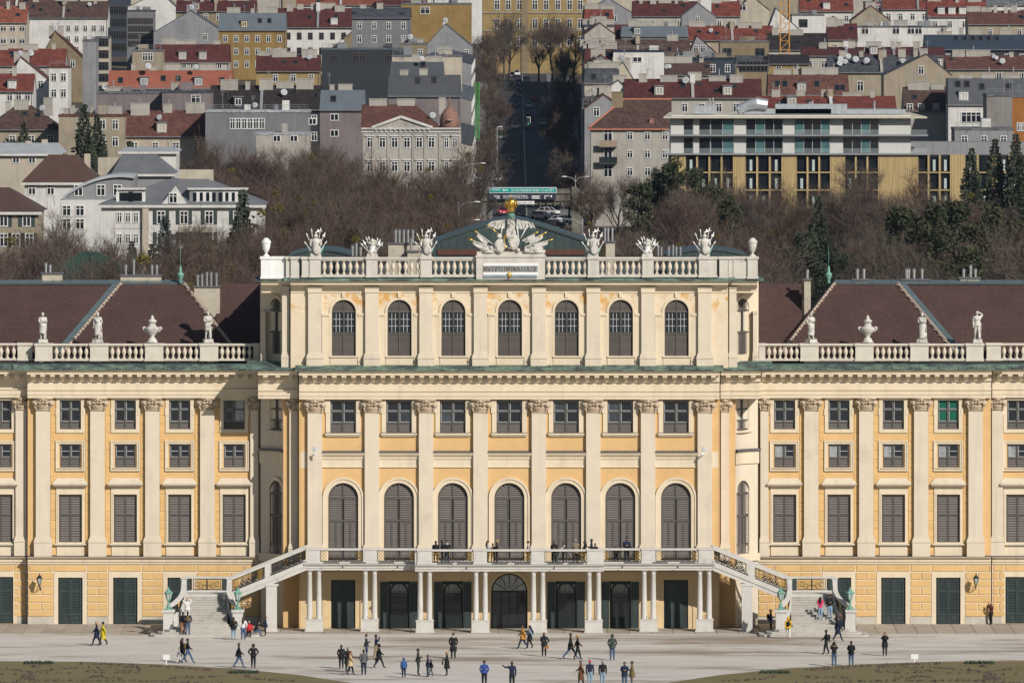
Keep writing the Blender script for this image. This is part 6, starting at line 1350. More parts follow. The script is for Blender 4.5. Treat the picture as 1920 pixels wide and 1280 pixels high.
for px in (345,372,398,420,441,470,488,95,70,130,208):
    Y = 1225-D0+rr.uniform(-20,15); h = HC-(rr.uniform(385,425)-YH)*(Y+D0)/F
    plant(BT[rr.randrange(6)], 'bare_tree', 'leafless winter tree in the park behind the palace', X(px,Y), Y, h, 15.0, rr.uniform(0,6.28), 'leafless park trees', 2 if px in (372,441) else 0)
for D in (1545, 1585, 1615):
    px = 335.0
    while px < 868:
        if not (D > 1600 and px > 660):
            Y = D-D0+rr.uniform(-8,8); yt = {1545:rr.uniform(270,330),1585:rr.uniform(250,310),1615:rr.uniform(243,290)}[D]+(35 if px > 640 else 0); h = max(12, min(21, HC-(yt-YH)*(Y+D0)/F-zterr(Y)))
            plant(BT[rr.randrange(6)], 'bare_tree', 'leafless winter tree in the park behind the palace', X(px,Y), Y, h, 15.0, rr.uniform(0,6.28), 'leafless park trees', 2 if rr.random() < .2 else 0)
        px += rr.uniform(46,66)
for px in range(1262, 1900, 34):
    Y = 1400-D0+rr.uniform(-30,40); h = HC-(rr.uniform(325,385)-YH)*(Y+D0)/F
    plant(BT[rr.randrange(6)], 'bare_tree', 'leafless winter tree in the park behind the palace', X(px+rr.uniform(-10,10),Y), Y, h, 15.0, rr.uniform(0,6.28), 'leafless park trees', 2 if rr.random() < .25 else 0)
def number_group(gp):
    ts = sorted((o for o in sc.objects if o.get('group') == gp), key=lambda o: o.location.x/(o.location.y+D0))
    for i, o in enumerate(ts): o['label'] = '%s, %s from left' % (o['label'], ORD[i])
for gp in ('leafless trees before the right street fronts','pines right of the palace','spruces on the right','spruces on the left','trees at the top of the road','dark evergreens left','dark evergreens right'): number_group(gp)
for gp in ('street trees on the left','street trees on the right'):
    for i, o in enumerate(sorted((o for o in sc.objects if o.get('group') == gp), key=lambda o: o.location.y)): o['label'] = o['label'].replace('leafless street tree', '%s leafless street tree uphill' % ORD[i]).replace(' of the uphill road', '')
# ================================================================== CITY
def wall_m(c): return mat('house_wall_%02x%02x%02x' % tuple(int(255*v) for v in c), c, .92, .07, .25, tuple(v*.75 for v in c), (.25,.48,.7), bump=.15, bscale=3, streak=(c[0]*.45,c[1]*.45,c[2]*.48,.55))
def roof_m(c, tile=True): return (tile_mat if tile else mat)('house_roof_%02x%02x%02x%d' % (tuple(int(255*v) for v in c)+(tile,)), c, *((.45,.36,.4,'d') if tile else (.6,.15,.5)))
C_ = dict(cream=(.50,.44,.35), white=(.58,.57,.54), beige=(.46,.39,.29), tan=(.33,.26,.16), yellow=(.43,.31,.13), ochre=(.38,.25,.09), grey=(.26,.26,.27), ltgrey=(.36,.36,.37), mauve=(.27,.23,.23), dark=(.05,.055,.065), blue=(.06,.075,.10), pale=(.46,.43,.38), lemon=(.50,.42,.14), concrete=(.33,.31,.29), pink=(.45,.22,.18), orange=(.42,.18,.05))
RC_ = dict(red=(.17,.045,.032), dred=(.085,.024,.022), brown=(.085,.050,.040), orange=(.24,.075,.045), slate=(.065,.070,.08), dark=(.028,.022,.022), grey=(.14,.145,.155), bgrey=(.10,.12,.14), rbrown=(.12,.052,.04), navy=(.022,.035,.055), silver=(.36,.38,.40))
ZINC = mat('weathered_zinc',(.22,.23,.24),.5,.2,1,metal=.3); FRAMEW = mat('white_window_frame', (.62,.62,.60), .6); FRAMED = mat('dark_window_frame', (.06,.05,.045), .6)
def k_cw(w_, h, dark=False):
    q = MB(); r = w_/2; frame_rect(q, -r, r, 0, h, .13, -.10, .05); q.box(-.06,.06,-.09,.02,.13,h-.13); 
    if h > 1.4: q.box(-r+.13,r-.13,-.085,.02,h*.66,h*.66+.09)
    return [('window', q.mesh('window', FRAMED if dark else FRAMEW)), ('pane', pane_mesh(-r+.1, r-.1, .1, h-.1, -.04, GLASS))]
def cwin(parent, x, y, z, w_=1.2, h=1.8, rz=0, dark=False):
    w_, h = round(w_,1), round(h,1); put(kit(('cw',w_,h,dark), lambda: k_cw(w_, h, dark)), parent, (x,y,z), 'window', rz)
def dish(parent, x, y, z, r=.55, yaw=0):
    def mk():
        q = MB(); q.M = Matrix.Translation((0,-.15,.55)) @ Matrix.Rotation(R(68),4,'X'); q.lathe([(.02,.0),(.3,.03),(.55,.11),(.55,.13),(.3,.05),(.02,.02)], 12); q.M = None; q.tube([(0,0,-.3),(0,0,.5)], .04, 5); q.bar((0,-.2,.45),(0,-.75,.85),.02); q.box(-.05,.05,-.8,-.68,.82,.92); return q.mesh('satellite_dish', mat('dish_grey',(.40,.41,.42),.6), True)
    obj('satellite_dish', kit('dish', mk), parent, (x,y,z), yaw, r/.55)
def chim(parent, x, y, z, w_, h, d=.9, m_=None):
    me = kit(('chim',round(w_,1),round(h,1),m_), lambda: MB().box(-round(w_,1)/2,round(w_,1)/2,-d/2,d/2,-1.5,round(h,1)).box(-round(w_,1)/2-.08,round(w_,1)/2+.08,-d/2-.08,d/2+.08,round(h,1),round(h,1)+.15).mesh('chimney', wall_m(C_[m_ or 'pale'])))
    obj('chimney', me, parent, (x,y,z))
def Dauto(yr, hh=17.0):
    D = 1560.0
    while D < 2750:
        if YH+F*(HC-(zterr(D-D0)+hh))/D <= yr: return D
        D += 4
    return D
hr = random.Random(77); NH = [0]
def house(x0, x1, ye, yr, roof, wall, rc, label, D=None, dep=13.0, wins=None, wsz=(1.2,1.8), ch=2, dishes=0, dorm=None, sky=None, apex=None, over=.4, tile=True, darkw=False, cm=None, name='town_house', mans=None, sidew=0):
    """house whose front fills photo columns x0..x1, eaves at row ye, ridge at row yr; wins=[(row, [columns])]"""
    NH[0] += 1; D = (D or Dauto(yr))+(NH[0]*.37) % 3.3; Y = D-D0; s = F/D; w_ = (x1-x0)/s; xc = X((x0+x1)/2, Y); zb = zterr(Y)-1.0
    root = thing(name, label, 'house', (xc,Y,zb)); ze = Z(ye,Y)-zb; hw = w_/2; Yr = Y+dep/2
    zr_ = Z(yr, Yr if roof in ('slope','hip') else Y)-zb; zr_ = max(zr_, ze+.3)
    lx = lambda p: X(p,Y)-xc
    q = MB(); wm = wall_m(C_[wall]); rm = roof_m(RC_[rc], tile)
    if roof == 'gable':
        ax = lx(apex) if apex else 0; P = [(-hw,0),(hw,0),(hw,ze),(ax,zr_),(-hw,ze)]
        q.prism(P, 0, dep); q.build('wall', wm, root)
        r = MB(); t = .22
        for (a,za),(b,zb_) in (((-hw-.15,ze-.05),(ax,zr_+.05)),((ax,zr_+.05),(hw+.15,ze-.05))): r.add([(a,-.12,za),(b,-.12,zb_),(b,dep,zb_),(a,dep,za),(a,-.12,za+t),(b,-.12,zb_+t),(b,dep,zb_+t),(a,dep,za+t)], [(0,1,5,4),(4,5,6,7),(1,2,6,5),(0,4,7,3),(3,2,1,0)])
        ro = r.build('roof', rm, root); ridge = [(ax, dep*t_, zr_) for t_ in (.3,.6,.85)]
    else:
        q.box(-hw,hw,0,dep,0,ze)
        if roof == 'slope': q.add([(-hw,0,ze),(-hw,dep,ze),(-hw,dep/2,zr_),(hw,0,ze),(hw,dep,ze),(hw,dep/2,zr_)], [(0,2,1),(3,4,5)])
        q.build('wall', wm, root); r = MB(); o_ = over
        if roof in ('slope','hip'):
            i_ = min(dep/2, hw*.8) if roof == 'hip' else 0; sl = (zr_-ze)/(dep/2); zo = ze-o_*sl
            A = [(-hw-o_*(i_>0)-.1,-o_,zo),(hw+o_*(i_>0)+.1,-o_,zo),(hw+o_*(i_>0)+.1,dep+o_,zo),(-hw-o_*(i_>0)-.1,dep+o_,zo)]; Bq = [(-hw-.1+i_,dep/2,zr_),(hw+.1-i_,dep/2,zr_)]
            v = A+Bq; v2 = [(x,y,z+.2) for x,y,z in v]; fs = [(0,1,5,4),(2,3,4,5),(1,2,5),(3,0,4)] if i_ else [(0,1,5,4),(2,3,4,5)]
            r.add(v2, fs); r.add(v, [f[::-1] for f in fs]); r.add([v[0],v[1],v2[1],v2[0]], [(0,1,2,3)]); r.add([v[0],v2[0],v2[4],v[4]], [(0,1,2,3)]); r.add([v[1],v[5],v2[5],v2[1]], [(0,1,2,3)])
            ridge = [(-hw+w_*t_, dep/2, zr_) for t_ in (.15,.5,.82,.32,.68)]
        elif roof == 'mansard':
            md = mans or 2.2; r.add([(-hw-.1,-.2,ze),(hw+.1,-.2,ze),(hw-.1,md,zr_),(-hw+.1,md,zr_),(-hw-.1,dep,ze),(hw+.1,dep,ze),(hw-.1,dep-md,zr_),(-hw+.1,dep-md,zr_)], [(0,1,2,3),(3,2,6,7),(5,4,7,6),(1,5,6,2),(4,0,3,7)])
            ridge = [(-hw+w_*t_, dep*.5, zr_) for t_ in (.2,.5,.8,.35)]
        else:
            r.box(-hw-.12,hw+.12,-.12,dep+.12,ze,ze+.35); r.box(-hw+.2,hw-.2,.3,dep-.3,ze+.35,ze+.42); ridge = [(-hw+w_*t_, dep*.5, ze+.3) for t_ in (.2,.5,.8)]
        ro = r.build('roof', rm, root)
    if roof in ('slope','hip','mansard') : MB().box(-hw-.05,hw+.05,-.18,0,ze-.45,ze-.12).build('eaves_cornice', wm if wall != 'white' else wall_m(C_['pale']), root)
    if roof in ('slope','hip','mansard'):
        MB().tube([(-hw-.1,-over-.1,ze-.1),(hw+.1,-over-.1,ze-.1)], .09, 6).build('gutter', ZINC, root); MB().tube([(hw-.3,-.1,ze-.2),(hw-.3,-.1,.5)], .06, 5).build('downpipe', ZINC, root)
        if not sky and not dorm: sky = [(hr.uniform(x0+4,x1-4), hr.uniform(.3,.75)) for _ in range(int(w_/6))]
        if ch: ch += 1
    if roof == 'gable' and not wins: wins = [(ye+hr.uniform(2,14), [hr.uniform(x0+8,x1-8)])]
    if roof == 'flat':
        for k in range(int(w_/5)): bw = hr.uniform(.6,2.2); bx_ = hr.uniform(-hw+2,hw-2); MB().box(bx_-bw/2,bx_+bw/2,hr.uniform(1,4),hr.uniform(5,8),ze+.3,ze+hr.uniform(.9,2.2)).build('roof_box', hr.choice((ZINC, wm, wall_m(C_['white']))), root)
        q = MB()
        for z_ in (.7,1.1): q.bar((-hw+.2,.15,ze+.3+z_),(hw-.2,.15,ze+.3+z_),.03)
        for k in range(int(w_/1.5)): q.bar((-hw+.2+k*1.5,.15,ze+.3),(-hw+.2+k*1.5,.15,ze+1.4),.03)
        q.build('roof_railing', ZINC, root)
    if roof == 'slope' and w_ > 13:
        nf = int(w_/9); sl = (zr_-ze)/(dep/2)
        for k in range(1, nf):
            x = -hw+w_*k/nf+hr.uniform(-1,1); hgt = hr.uniform(.35,.8); t_ = .28
            q = MB(); v = [(-.2,ze-.1),(dep/2,zr_+hgt),(dep+.2,ze-.1)]
            q.add([(x-t_,y,z) for y,z in v]+[(x+t_,y,z) for y,z in v]+[(x-t_,-.2,ze+hgt),(x+t_,-.2,ze+hgt),(x-t_,dep+.2,ze+hgt),(x+t_,dep+.2,ze+hgt)], [(0,6,1),(3,4,7),(1,8,2),(0,3,7,6),(6,7,4,1),(1,4,9,8),(4,5,9),(0,1,2),(3,5,4)]); fw = q.build('fire_wall', wall_m(C_[hr.choice(('white','pale','beige','ltgrey'))]), root)
            cw_ = hr.uniform(.9,2.2); MB().box(x-.5,x+.5,dep/2-cw_-.6,dep/2-.3,zr_-.8,zr_+hgt+hr.uniform(.4,1.1)).build('chimney_stack', wall_m(C_[hr.choice(('white','pale','beige'))]), root)
        if not dorm and hr.random() < .6: dorm = [(x0+(x1-x0)*(k+.5)/nf, 0) for k in range(nf) if hr.random() < .6]
    for k in range(hr.randint(0,2)):
        x, y, z = hr.choice(ridge); q = MB(); hh = hr.uniform(2.0,3.6); q.bar((0,0,-.3),(0,0,hh),.035)
        for j in range(3): q.bar((-.5+.1*j,0,hh-.2-.25*j),(.5-.1*j,0,hh-.2-.25*j),.022)
        q.build('aerial', ZINC, root, False, (x+hr.uniform(-1,1),y,z))
    for k in range(ch):
        x, y, z = ridge[k % len(ridge)]; chim(root, x+hr.uniform(-.5,.5), y+hr.uniform(-1,.3), z-.2, hr.choice((.9,1.6,2.6,3.4)), hr.uniform(.9,1.7), m_=cm)
        if hr.random() < .4: MB().lathe([(.10,0),(.10,1.2),(.15,1.22),(.15,1.35)], 7).build('flue', STEEL, root, False, (x+.4,y,z+.8))
    for k in range(dishes):
        x = hr.uniform(-.42,.42)*w_
        if roof in ('slope','hip'): t_ = hr.uniform(.25,.75); dish(root, x, dep/2*t_-.1, ze+(zr_-ze)*t_+.35, hr.uniform(.45,.75), hr.uniform(-.4,.4))
        else: x_, y_, z_ = ridge[0]; dish(root, x_ if roof == 'gable' else x, .3, (zr_ if roof == 'gable' else max(zr_,ze+.4))+.3, hr.uniform(.45,.75), hr.uniform(-.4,.4))
    if wins is None and roof != 'gable' and not any(t in label for t in ('windowless','firewall','stairwell','plain','farthest')):
        n_ = max(2, int(w_/3.1)); wins = [(ye+(1.9+3.3*j)*s, [x0+(x1-x0)*(i_+.5)/n_ for i_ in range(n_)]) for j in range(2)]
    for row, cols in (wins or []):
        z = Z(row,Y)-zb-wsz[1]/2
        for c in cols:
            if z > .3: cwin(root, lx(c), -.02, z, wsz[0], wsz[1], 0, darkw)
    if roof in ('slope','hip','mansard'):
        md = (mans or 2.2) if roof == 'mansard' else dep/2
        for c, row in (dorm or []):
            t_ = .35; z = ze+(zr_-ze)*.15; x = lx(c); y = md*.12; o = MB().box(x-.9,x+.9,y-.1,y+md*.6,z,z+1.75).build('dormer', wm, root); MB().box(x-1.05,x+1.05,y-.3,y+md*.65,z+1.75,z+1.95).build('dormer_roof', roof_m(RC_['grey'],False), o); cw = kit(('cw',1.3,1.4,False), lambda: k_cw(1.3,1.4)); 
            w0 = obj('dormer_window', cw[0][1], o, (x,y-.12,z+.15)); 
        for c, t_ in (sky or []):
            x = lx(c); y = md*t_; z = ze+(zr_-ze)*t_+.2; sl = math.atan2(zr_-ze, md); o = MB(); o.M = Matrix.Translation((x,y,z+.02)) @ Matrix.Rotation(sl,4,'X'); o.box(-.55,.55,-.7,.7,0,.10); o.build('roof_window', FRAMED, root)
            g = MB(); g.M = Matrix.Translation((x,y,z+.02)) @ Matrix.Rotation(sl,4,'X'); g.box(-.43,.43,-.58,.58,.1,.13); g.build('roof_window_pane', GLASS, root)
    return root
for k_ in C_: C_[k_] = tuple(v*{'white':.98,'cream':.85,'pale':.78}.get(k_,.66) for v in C_[k_])
cols = lambda a, b, n: [a+(b-a)*(i+.5)/n for i in range(n)]
def rows(r0, n, step, a, b, k): return [(r0+i*step, cols(a,b,k)) for i in range(n)]
HS = [
 # ---- left hillside, far to near
 dict(a=(-25,50,43,14,'slope','cream','orange'), l='cream house with bright orange tiled roof at the far left edge', w=rows(54,3,23,-20,50,4), z=(1.6,1.5)),
 dict(a=(44,202,34,4,'slope','white','brown'), l='white ornate house with brown roof and corner parapet, upper left', w=rows(54,4,20,120,200,5), d=1),
 dict(a=(-25,100,12,-6,'slope','cream','rbrown'), l='distant cream house at the upper left corner', D=2500),
 dict(a=(202,242,-2,-10,'flat','blue','slate'), l='dark blue-grey office block, upper left', w=rows(20,6,23,204,240,4), z=(1.5,2.2), c=0, dw=1),
 dict(a=(238,288,22,14,'flat','grey','slate'), l='dark grey finned block beside the blue office block', w=rows(40,4,14,240,287,8), z=(.8,1.6), c=0, dw=1),
 dict(a=(240,330,14,-14,'gable','white','grey'), l='white gabled house with grey roof beside the finned block', D=2440, ap=300, c=1),
 dict(a=(330,480,22,2,'slope','tan','dred'), l='long tan house with dark red roof, upper left centre', w=rows(32,1,10,350,470,5), c=4, D=2380),
 dict(a=(288,422,62,21,'gable','ltgrey','bgrey'), l='grey gabled firewall house with satellite dishes', ap=358, d=4, c=2, cm='ltgrey'),
 dict(a=(410,536,57,25,'mansard','ochre','bgrey'), l='ochre house with blue-grey mansard roof', w=rows(73,3,24,412,534,6), dm=[(458,40)], sk=[(487,.5),(505,.5)], t=0),
 dict(a=(77,155,110,60,'gable','tan','dred'), l='tall tan gabled firewall house, left', ap=103, c=2, d=2),
 dict(a=(155,180,78,60,'flat','ltgrey','grey'), l='narrow grey stairwell tower beside the tan gable', c=0, D=2010),
 dict(a=(178,204,72,60,'flat','cream','grey'), l='narrow cream balcony tower with red blinds', w=rows(80,5,22,179,203,2), z=(1.6,1.8), c=0, D=2040, dw=1),
 dict(a=(-20,122,124,93,'slope','pale','red'), l='pale house with dark red roof behind the white gable', c=2, d=1),
 dict(a=(18,92,152,108,'gable','white','rbrown'), l='white gabled firewall house at the left', ap=38, c=1, d=1),
 dict(a=(92,128,128,120,'flat','white','rbrown'), l='small white annex beside the white gable', c=0, D=1900),
 dict(a=(288,430,117,84,'mansard','pale','dred'), l='dark red mansard house with two dormers', dm=[(342,105),(380,105)], w=rows(124,1,10,320,420,6), z=(1.1,1.2), c=4),
 dict(a=(248,304,97,92,'flat','beige','grey'), l='small beige roof block with a window', w=[(107,[272,282])], c=1, D=1960),
 dict(a=(203,436,166,133,'mansard','ltgrey','orange'), l='wide orange-red mansard house with grey dormers', dm=[(270,150),(372,150)], sk=[(226,.4),(306,.5),(334,.5),(416,.4)], c=3, d=3, t=0),
 dict(a=(-20,62,172,140,'slope','white','red'), l='white house with red roof and dormer at the left edge', dm=[(22,160)], w=rows(182,1,10,10,60,3), c=1),
 dict(a=(181,306,176,172,'flat','mauve','grey'), l='windowless mauve-grey firewall block', c=1, D=1760, d=1),
 dict(a=(304,396,174,170,'flat','mauve','slate'), l='mauve-grey flat house with one white window', w=[(186,[367])], z=(1.8,1.6), c=1, D=1750),
 dict(a=(394,604,206,162,'slope','dark','dark'), l='house with large blackish roof, left of the road', c=4, d=1, D=1790),
 dict(a=(-30,112,243,200,'hip','beige','brown'), l='beige house with mottled brown roof at the left', c=3, d=1, D=1660),
 dict(a=(110,233,219,206,'flat','beige','rbrown'), l='beige house with green eaves and two white-framed windows', w=[(234,[192,216]),(266,[192,216])], c=4, D=1650),
 dict(a=(233,388,256,209,'slope','cream','rbrown'), l='cream house with reddish roof and wooden-framed dormer', dm=[(303,250)], c=2, d=1, D=1655),
 dict(a=(385,580,211,206,'flat','grey','silver'), l='grey modern house with long ribbon glazing', w=[(232,[436,447,458,469,480,491])], z=(1.0,2.0), c=0, d=1, D=1648),
 dict(a=(480,580,253,249,'flat','pale','silver'), l='house fronted by silver cladding panels', w=[(260,[519,551]),(228,[586])], z=(1.4,1.2), c=0, D=1630),
 # ---- left centre
 dict(a=(520,662,52,17,'slope','white','dred'), l='white house with dark red roof behind bare trees', w=rows(68,2,28,530,655,6), c=4, dw=1),
 dict(a=(556,722,10,-6,'slope','white','orange'), l='white house with orange roof at the top edge, left of the road', c=4, D=2440),
 dict(a=(716,800,10,-10,'slope','pale','dred'), l='pale house with dark roof at the top edge beside the ochre block', c=2, D=2430),
 dict(a=(660,770,34,16,'slope','grey','slate'), l='grey slate-roofed house behind the tan gable', c=1, D=2260),
 dict(a=(645,744,72,38,'gable','tan','slate'), l='tan gabled house with triangular attic window', ap=692, w=[(62,[676,705])], z=(2.4,1.8), d=2, c=1),
 dict(a=(603,756,94,90,'flat','dark','bgrey'), l='black-walled flat house below the tan gable', w=[(107,[627,668,680,730])], z=(1.4,1.8), c=1, D=2050, dw=1),
 dict(a=(480,600,134,105,'slope','yellow','dred'), l='yellow house with dark red roof and bare trees in front', c=3, d=1, w=rows(147,1,9,500,600,3)),
 dict(a=(752,884,9,5,'flat','ochre','grey'), l='large windowless ochre block beside the road', w=[(20,[797])], z=(2.4,1.8), c=1, D=2296),
 dict(a=(798,886,88,46,'gable','ltgrey','bgrey'), l='grey mansard-gabled house beside the road', ap=835, c=1, d=3, cm='white'),
 dict(a=(752,800,84,78,'flat','tan','grey'), l='small tan roof block with satellite dish and flues', c=2, d=2, D=2080),
 dict(a=(735,866,107,103,'flat','cream','grey'), l='tall cream stepped firewall beside the road', c=0, D=1930),
 dict(a=(732,832,141,117,'mansard','slate' if 0 else 'grey','slate'), l='slate-clad house in front of the cream firewall', c=2, d=1, t=0, D=1860),
 dict(a=(728,864,180,142,'mansard','mauve','slate'), l='large mauve firewall house with clipped gable', c=1, D=1760, t=0, mn=.1),
 dict(a=(600,684,206,170,'mansard','mauve','bgrey'), l='mauve house with slate mansard and balconies', sk=[(625,.5)], w=[(220,[627]),(250,[627])], z=(1.6,1.3), c=1, t=0, D=1700),
 # ---- right of the road
 dict(a=(1086,1190,28,-2,'gable','ltgrey','grey'), l='big pale grey gable right of the road at the top', ap=1141, c=1, cm='ltgrey'),
 dict(a=(1186,1312,31,4,'slope','pale','dred'), l='house with dark red roof right of the big grey gable', c=4),
 dict(a=(1278,1342,32,7,'gable','ltgrey','grey'), l='small pale grey gable among red roofs', ap=1309, c=1, D=2380),
 dict(a=(1336,1388,31,4,'slope','pale','red'), l='house with bright red roof beside the small grey gable', c=1, D=2390),
 dict(a=(1384,1442,20,-8,'gable','cream','brown'), l='cream gable with attic window at the top edge', ap=1408, w=[(14,[1392])], z=(2,1.8), c=1, D=2420),
 dict(a=(1092,1180,76,48,'slope','grey','dred'), l='dark red roofed house with grey dormers right of the road', dm=[(1168,60)], c=1),
 dict(a=(1165,1290,68,50,'mansard','grey','bgrey'), l='grey zinc-roofed house with a row of chimneys', c=4, t=0, dm=[(1195,60)]),
 dict(a=(1284,1450,76,50,'slope','beige','red'), l='long red roofed house right of centre', c=5, d=1),
 dict(a=(1350,1442,80,74,'flat','tan','grey'), l='tan house with green shutters and roof terrace', w=[(98,[1363,1425])], z=(2.2,1.8), c=0, D=2130, dw=1),
 dict(a=(1094,1294,113,76,'slope','grey','brown'), l='long brown roofed house right of the road', c=2),
 dict(a=(1293,1342,100,68,'gable','ltgrey','dred'), l='pale gable with loggia above the blue flat roof', ap=1307, w=[(92,[1305,1318])], c=0),
 dict(a=(1097,1156,150,95,'gable','lemon','grey'), l='lemon yellow sloping firewall right of the road', ap=1142, c=1, D=1985),
 dict(a=(1150,1245,98,94,'flat','white','navy'), l='white stepped penthouse beside the lemon firewall', w=[(112,[1195])], z=(2,1.2), c=0, D=1970),
 dict(a=(1240,1378,112,106,'flat','blue','navy'), l='dark navy flat-roofed house', c=3, D=2010, cm='rb' if 0 else 'tan'),
 dict(a=(1096,1205,178,118,'gable','cream','slate'), l='cream firewall below the lemon firewall', ap=1168, c=2, d=1, D=1890),
 dict(a=(1240,1332,141,118,'slope','pale','brown'), l='pale house with mottled brown roof and dish', c=3, d=2),
 dict(a=(1380,1442,122,105,'mansard','tan','slate'), l='tan house with dark green glazing and awnings', w=[(125,cols(1385,1440,4))], z=(1.8,2.2), c=0, D=1960, dw=1),
 dict(a=(1098,1200,194,152,'gable','white','slate'), l='white-grey gable right of the road', ap=1159, c=1, D=1800),
 dict(a=(1172,1428,184,150,'slope','pale','dred'), l='long house with dark red roof and pale chimneys', c=5, d=1, D=1795),
 dict(a=(1092,1140,198,194,'flat','grey','slate'), l='grey slab house front in the shade of the road', w=[(212,[1100])], z=(1.0,3.0), c=0, D=1700, dw=1),
 # ---- far right
 dict(a=(1500,1600,22,-6,'slope','white','red'), l='white house with red roof left of the crane top', c=2, D=2440),
 dict(a=(1440,1500,58,17,'gable','white','grey'), l='white-grey gable behind the crane', ap=1455, c=0, D=2260),
 dict(a=(1485,1545,30,24,'flat','white','grey'), l='white flat house with brown-framed window', w=[(44,[1506])], z=(2.2,2.0), c=0, D=2280, dw=1),
 dict(a=(1596,1670,40,12,'gable','beige','rbrown'), l='beige gable in front of the pink house', ap=1633, c=1, D=2300),
 dict(a=(1622,1702,6,2,'flat','pink','grey'), l='pink house with white cornice at the top edge', w=[(17,[1646])], z=(1.8,2.0), c=1, D=2400),
 dict(a=(1655,1790,18,-16,'slope','white','red'), l='house with broad red roof at the top edge, right', c=1, D=2380, sk=[(1720,.5),(1735,.5),(1750,.5)]),
 dict(a=(1740,1850,32,2,'slope','white','red'), l='white-gabled red roofed house with a row of dormers', dm=[(1765,20),(1785,20),(1805,20)], c=2, D=2330),
 dict(a=(1815,1925,46,22,'slope','beige','rbrown'), l='beige house with reddish roof at the right edge', c=4, D=2270),
 dict(a=(1850,1930,10,-10,'slope','white','grey'), l='white house at the upper right corner', c=2, D=2430),
 dict(a=(1600,1780,52,44,'flat','white','grey'), l='white modern house with terrace railings', w=[(57,[1622,1680,1708,1722,1770])], z=(1.8,2.0), c=3, D=2230),
 dict(a=(1440,1552,94,64,'slope','pale','dark'), l='pale house with blackish roof below the crane', c=1, D=2160),
 dict(a=(1552,1608,75,46,'slope','cream','dred'), l='narrow cream house with steep dark red roof', c=1, D=2180),
 dict(a=(1735,1930,93,66,'mansard','dark','navy'), l='dark house with navy mansard and solar panels', sk=[(1793,.7),(1810,.7),(1825,.7),(1840,.7),(1855,.7),(1870,.7)], c=4, d=0, t=0, D=2110),
 dict(a=(1505,1772,105,90,'slope','pale','dred'), l='low house with weathered red roof behind the grey dish roof', c=5, D=2060),
 dict(a=(1440,1518,120,104,'slope','yellow','dark'), l='yellow house with curved gable dormers', w=[(125,[1460,1493])], z=(1.2,1.4), c=0, D=2000),
 dict(a=(1553,1760,136,105,'slope','beige','slate'), l='beige house with grey roof crowded with satellite dishes', w=[(162,[1613])], z=(1.4,2.2), c=5, d=9, D=1930),
 dict(a=(1657,1784,142,103,'gable','beige','slate'), l='large beige double gable on the right', ap=1737, c=1, D=1880, w=[(132,[1727]),(160,[1727])]),
 dict(a=(1775,1930,130,106,'slope','beige','rbrown'), l='beige house with reddish roof and white dishes at the right edge', c=3, d=3, D=1930, w=[(140,[1873,1915])]),
 dict(a=(1440,1592,178,141,'mansard','pale','rbrown'), l='red-brown mansard house with skylights', sk=[(1458,.5),(1472,.5),(1532,.5),(1570,.3),(1580,.3)], dm=[(1503,165)], c=4, D=1800),
 dict(a=(1420,1680,203,182,'slope','pale','red'), l='low house with bright red roof behind the glass penthouse', c=4, D=1700),
 dict(a=(1696,1778,208,165,'slope','pale','brown'), l='house with mottled grey-brown roof right of the penthouse', c=2, D=1750, w=[(203,[1706,1727,1755])]),
 dict(a=(1778,1930,196,148,'mansard','white','slate'), l='white house with large charcoal mansard roof', dm=[(1807,185)], sk=[(1797,.75),(1814,.75),(1842,.65),(1892,.65)], w=[(220,[1812,1830])], z=(2.0,2.0), c=2, D=1740, t=0),
 dict(a=(1850,1898,181,178,'flat','concrete','grey'), l='plain concrete tower block at the right', c=0, D=1690),
 dict(a=(1897,1945,183,180,'flat','orange','grey'), l='orange block at the right edge', c=0, D=1700, w=[(238,[1911,1918])], z=(.9,1.6)),
 dict(a=(1790,1900,244,240,'flat','ltgrey','grey'), l='low grey roof block beside the slatted building', c=0, D=1660),
]
for h_ in HS:
    a = h_['a']; house(a[0],a[1],a[2],a[3],a[4],a[5],a[6],h_['l'],D=h_.get('D'),wins=h_.get('w'),wsz=h_.get('z',(1.2,1.8)),ch=h_.get('c',2),dishes=h_.get('d',0),dorm=h_.get('dm'),sky=h_.get('sk'),apex=h_.get('ap'),tile=bool(h_.get('t',1)),darkw=bool(h_.get('dw',0)),cm=h_.get('cm'),mans=h_.get('mn'))
# far rows that close the top of the picture
for i, px in enumerate(range(-40, 1960, 95)):
    if 860 < px+45 < 1085: continue
    house(px, px+92, -4-hr.uniform(0,6), -26-hr.uniform(0,8), hr.choice(('slope','gable','slope')), hr.choice(('white','cream','pale','beige')), hr.choice(('red','rbrown','grey','dred')), 'house in the farthest row on the hill, %s from the left' % ('first second third fourth fifth sixth seventh eighth ninth tenth eleventh twelfth thirteenth fourteenth fifteenth sixteenth seventeenth eighteenth nineteenth twentieth twenty-first twenty-second'.split()[i]), D=2620, ch=3)
# ------------------------------------------------------------------ landmark houses
def px_house(x0, x1, ye, D, wall, label, dep=14, name='town_house'):
    Y = D-D0; xc = X((x0+x1)/2,Y); zb = zterr(Y)-1; root = thing(name, label, 'house', (xc,Y,zb)); hw = (x1-x0)*D/F/2; ze = Z(ye,Y)-zb
    MB().box(-hw,hw,0,dep,0,ze).build('wall', wall_m(C_[wall]), root); return root, xc, Y, zb, hw, ze
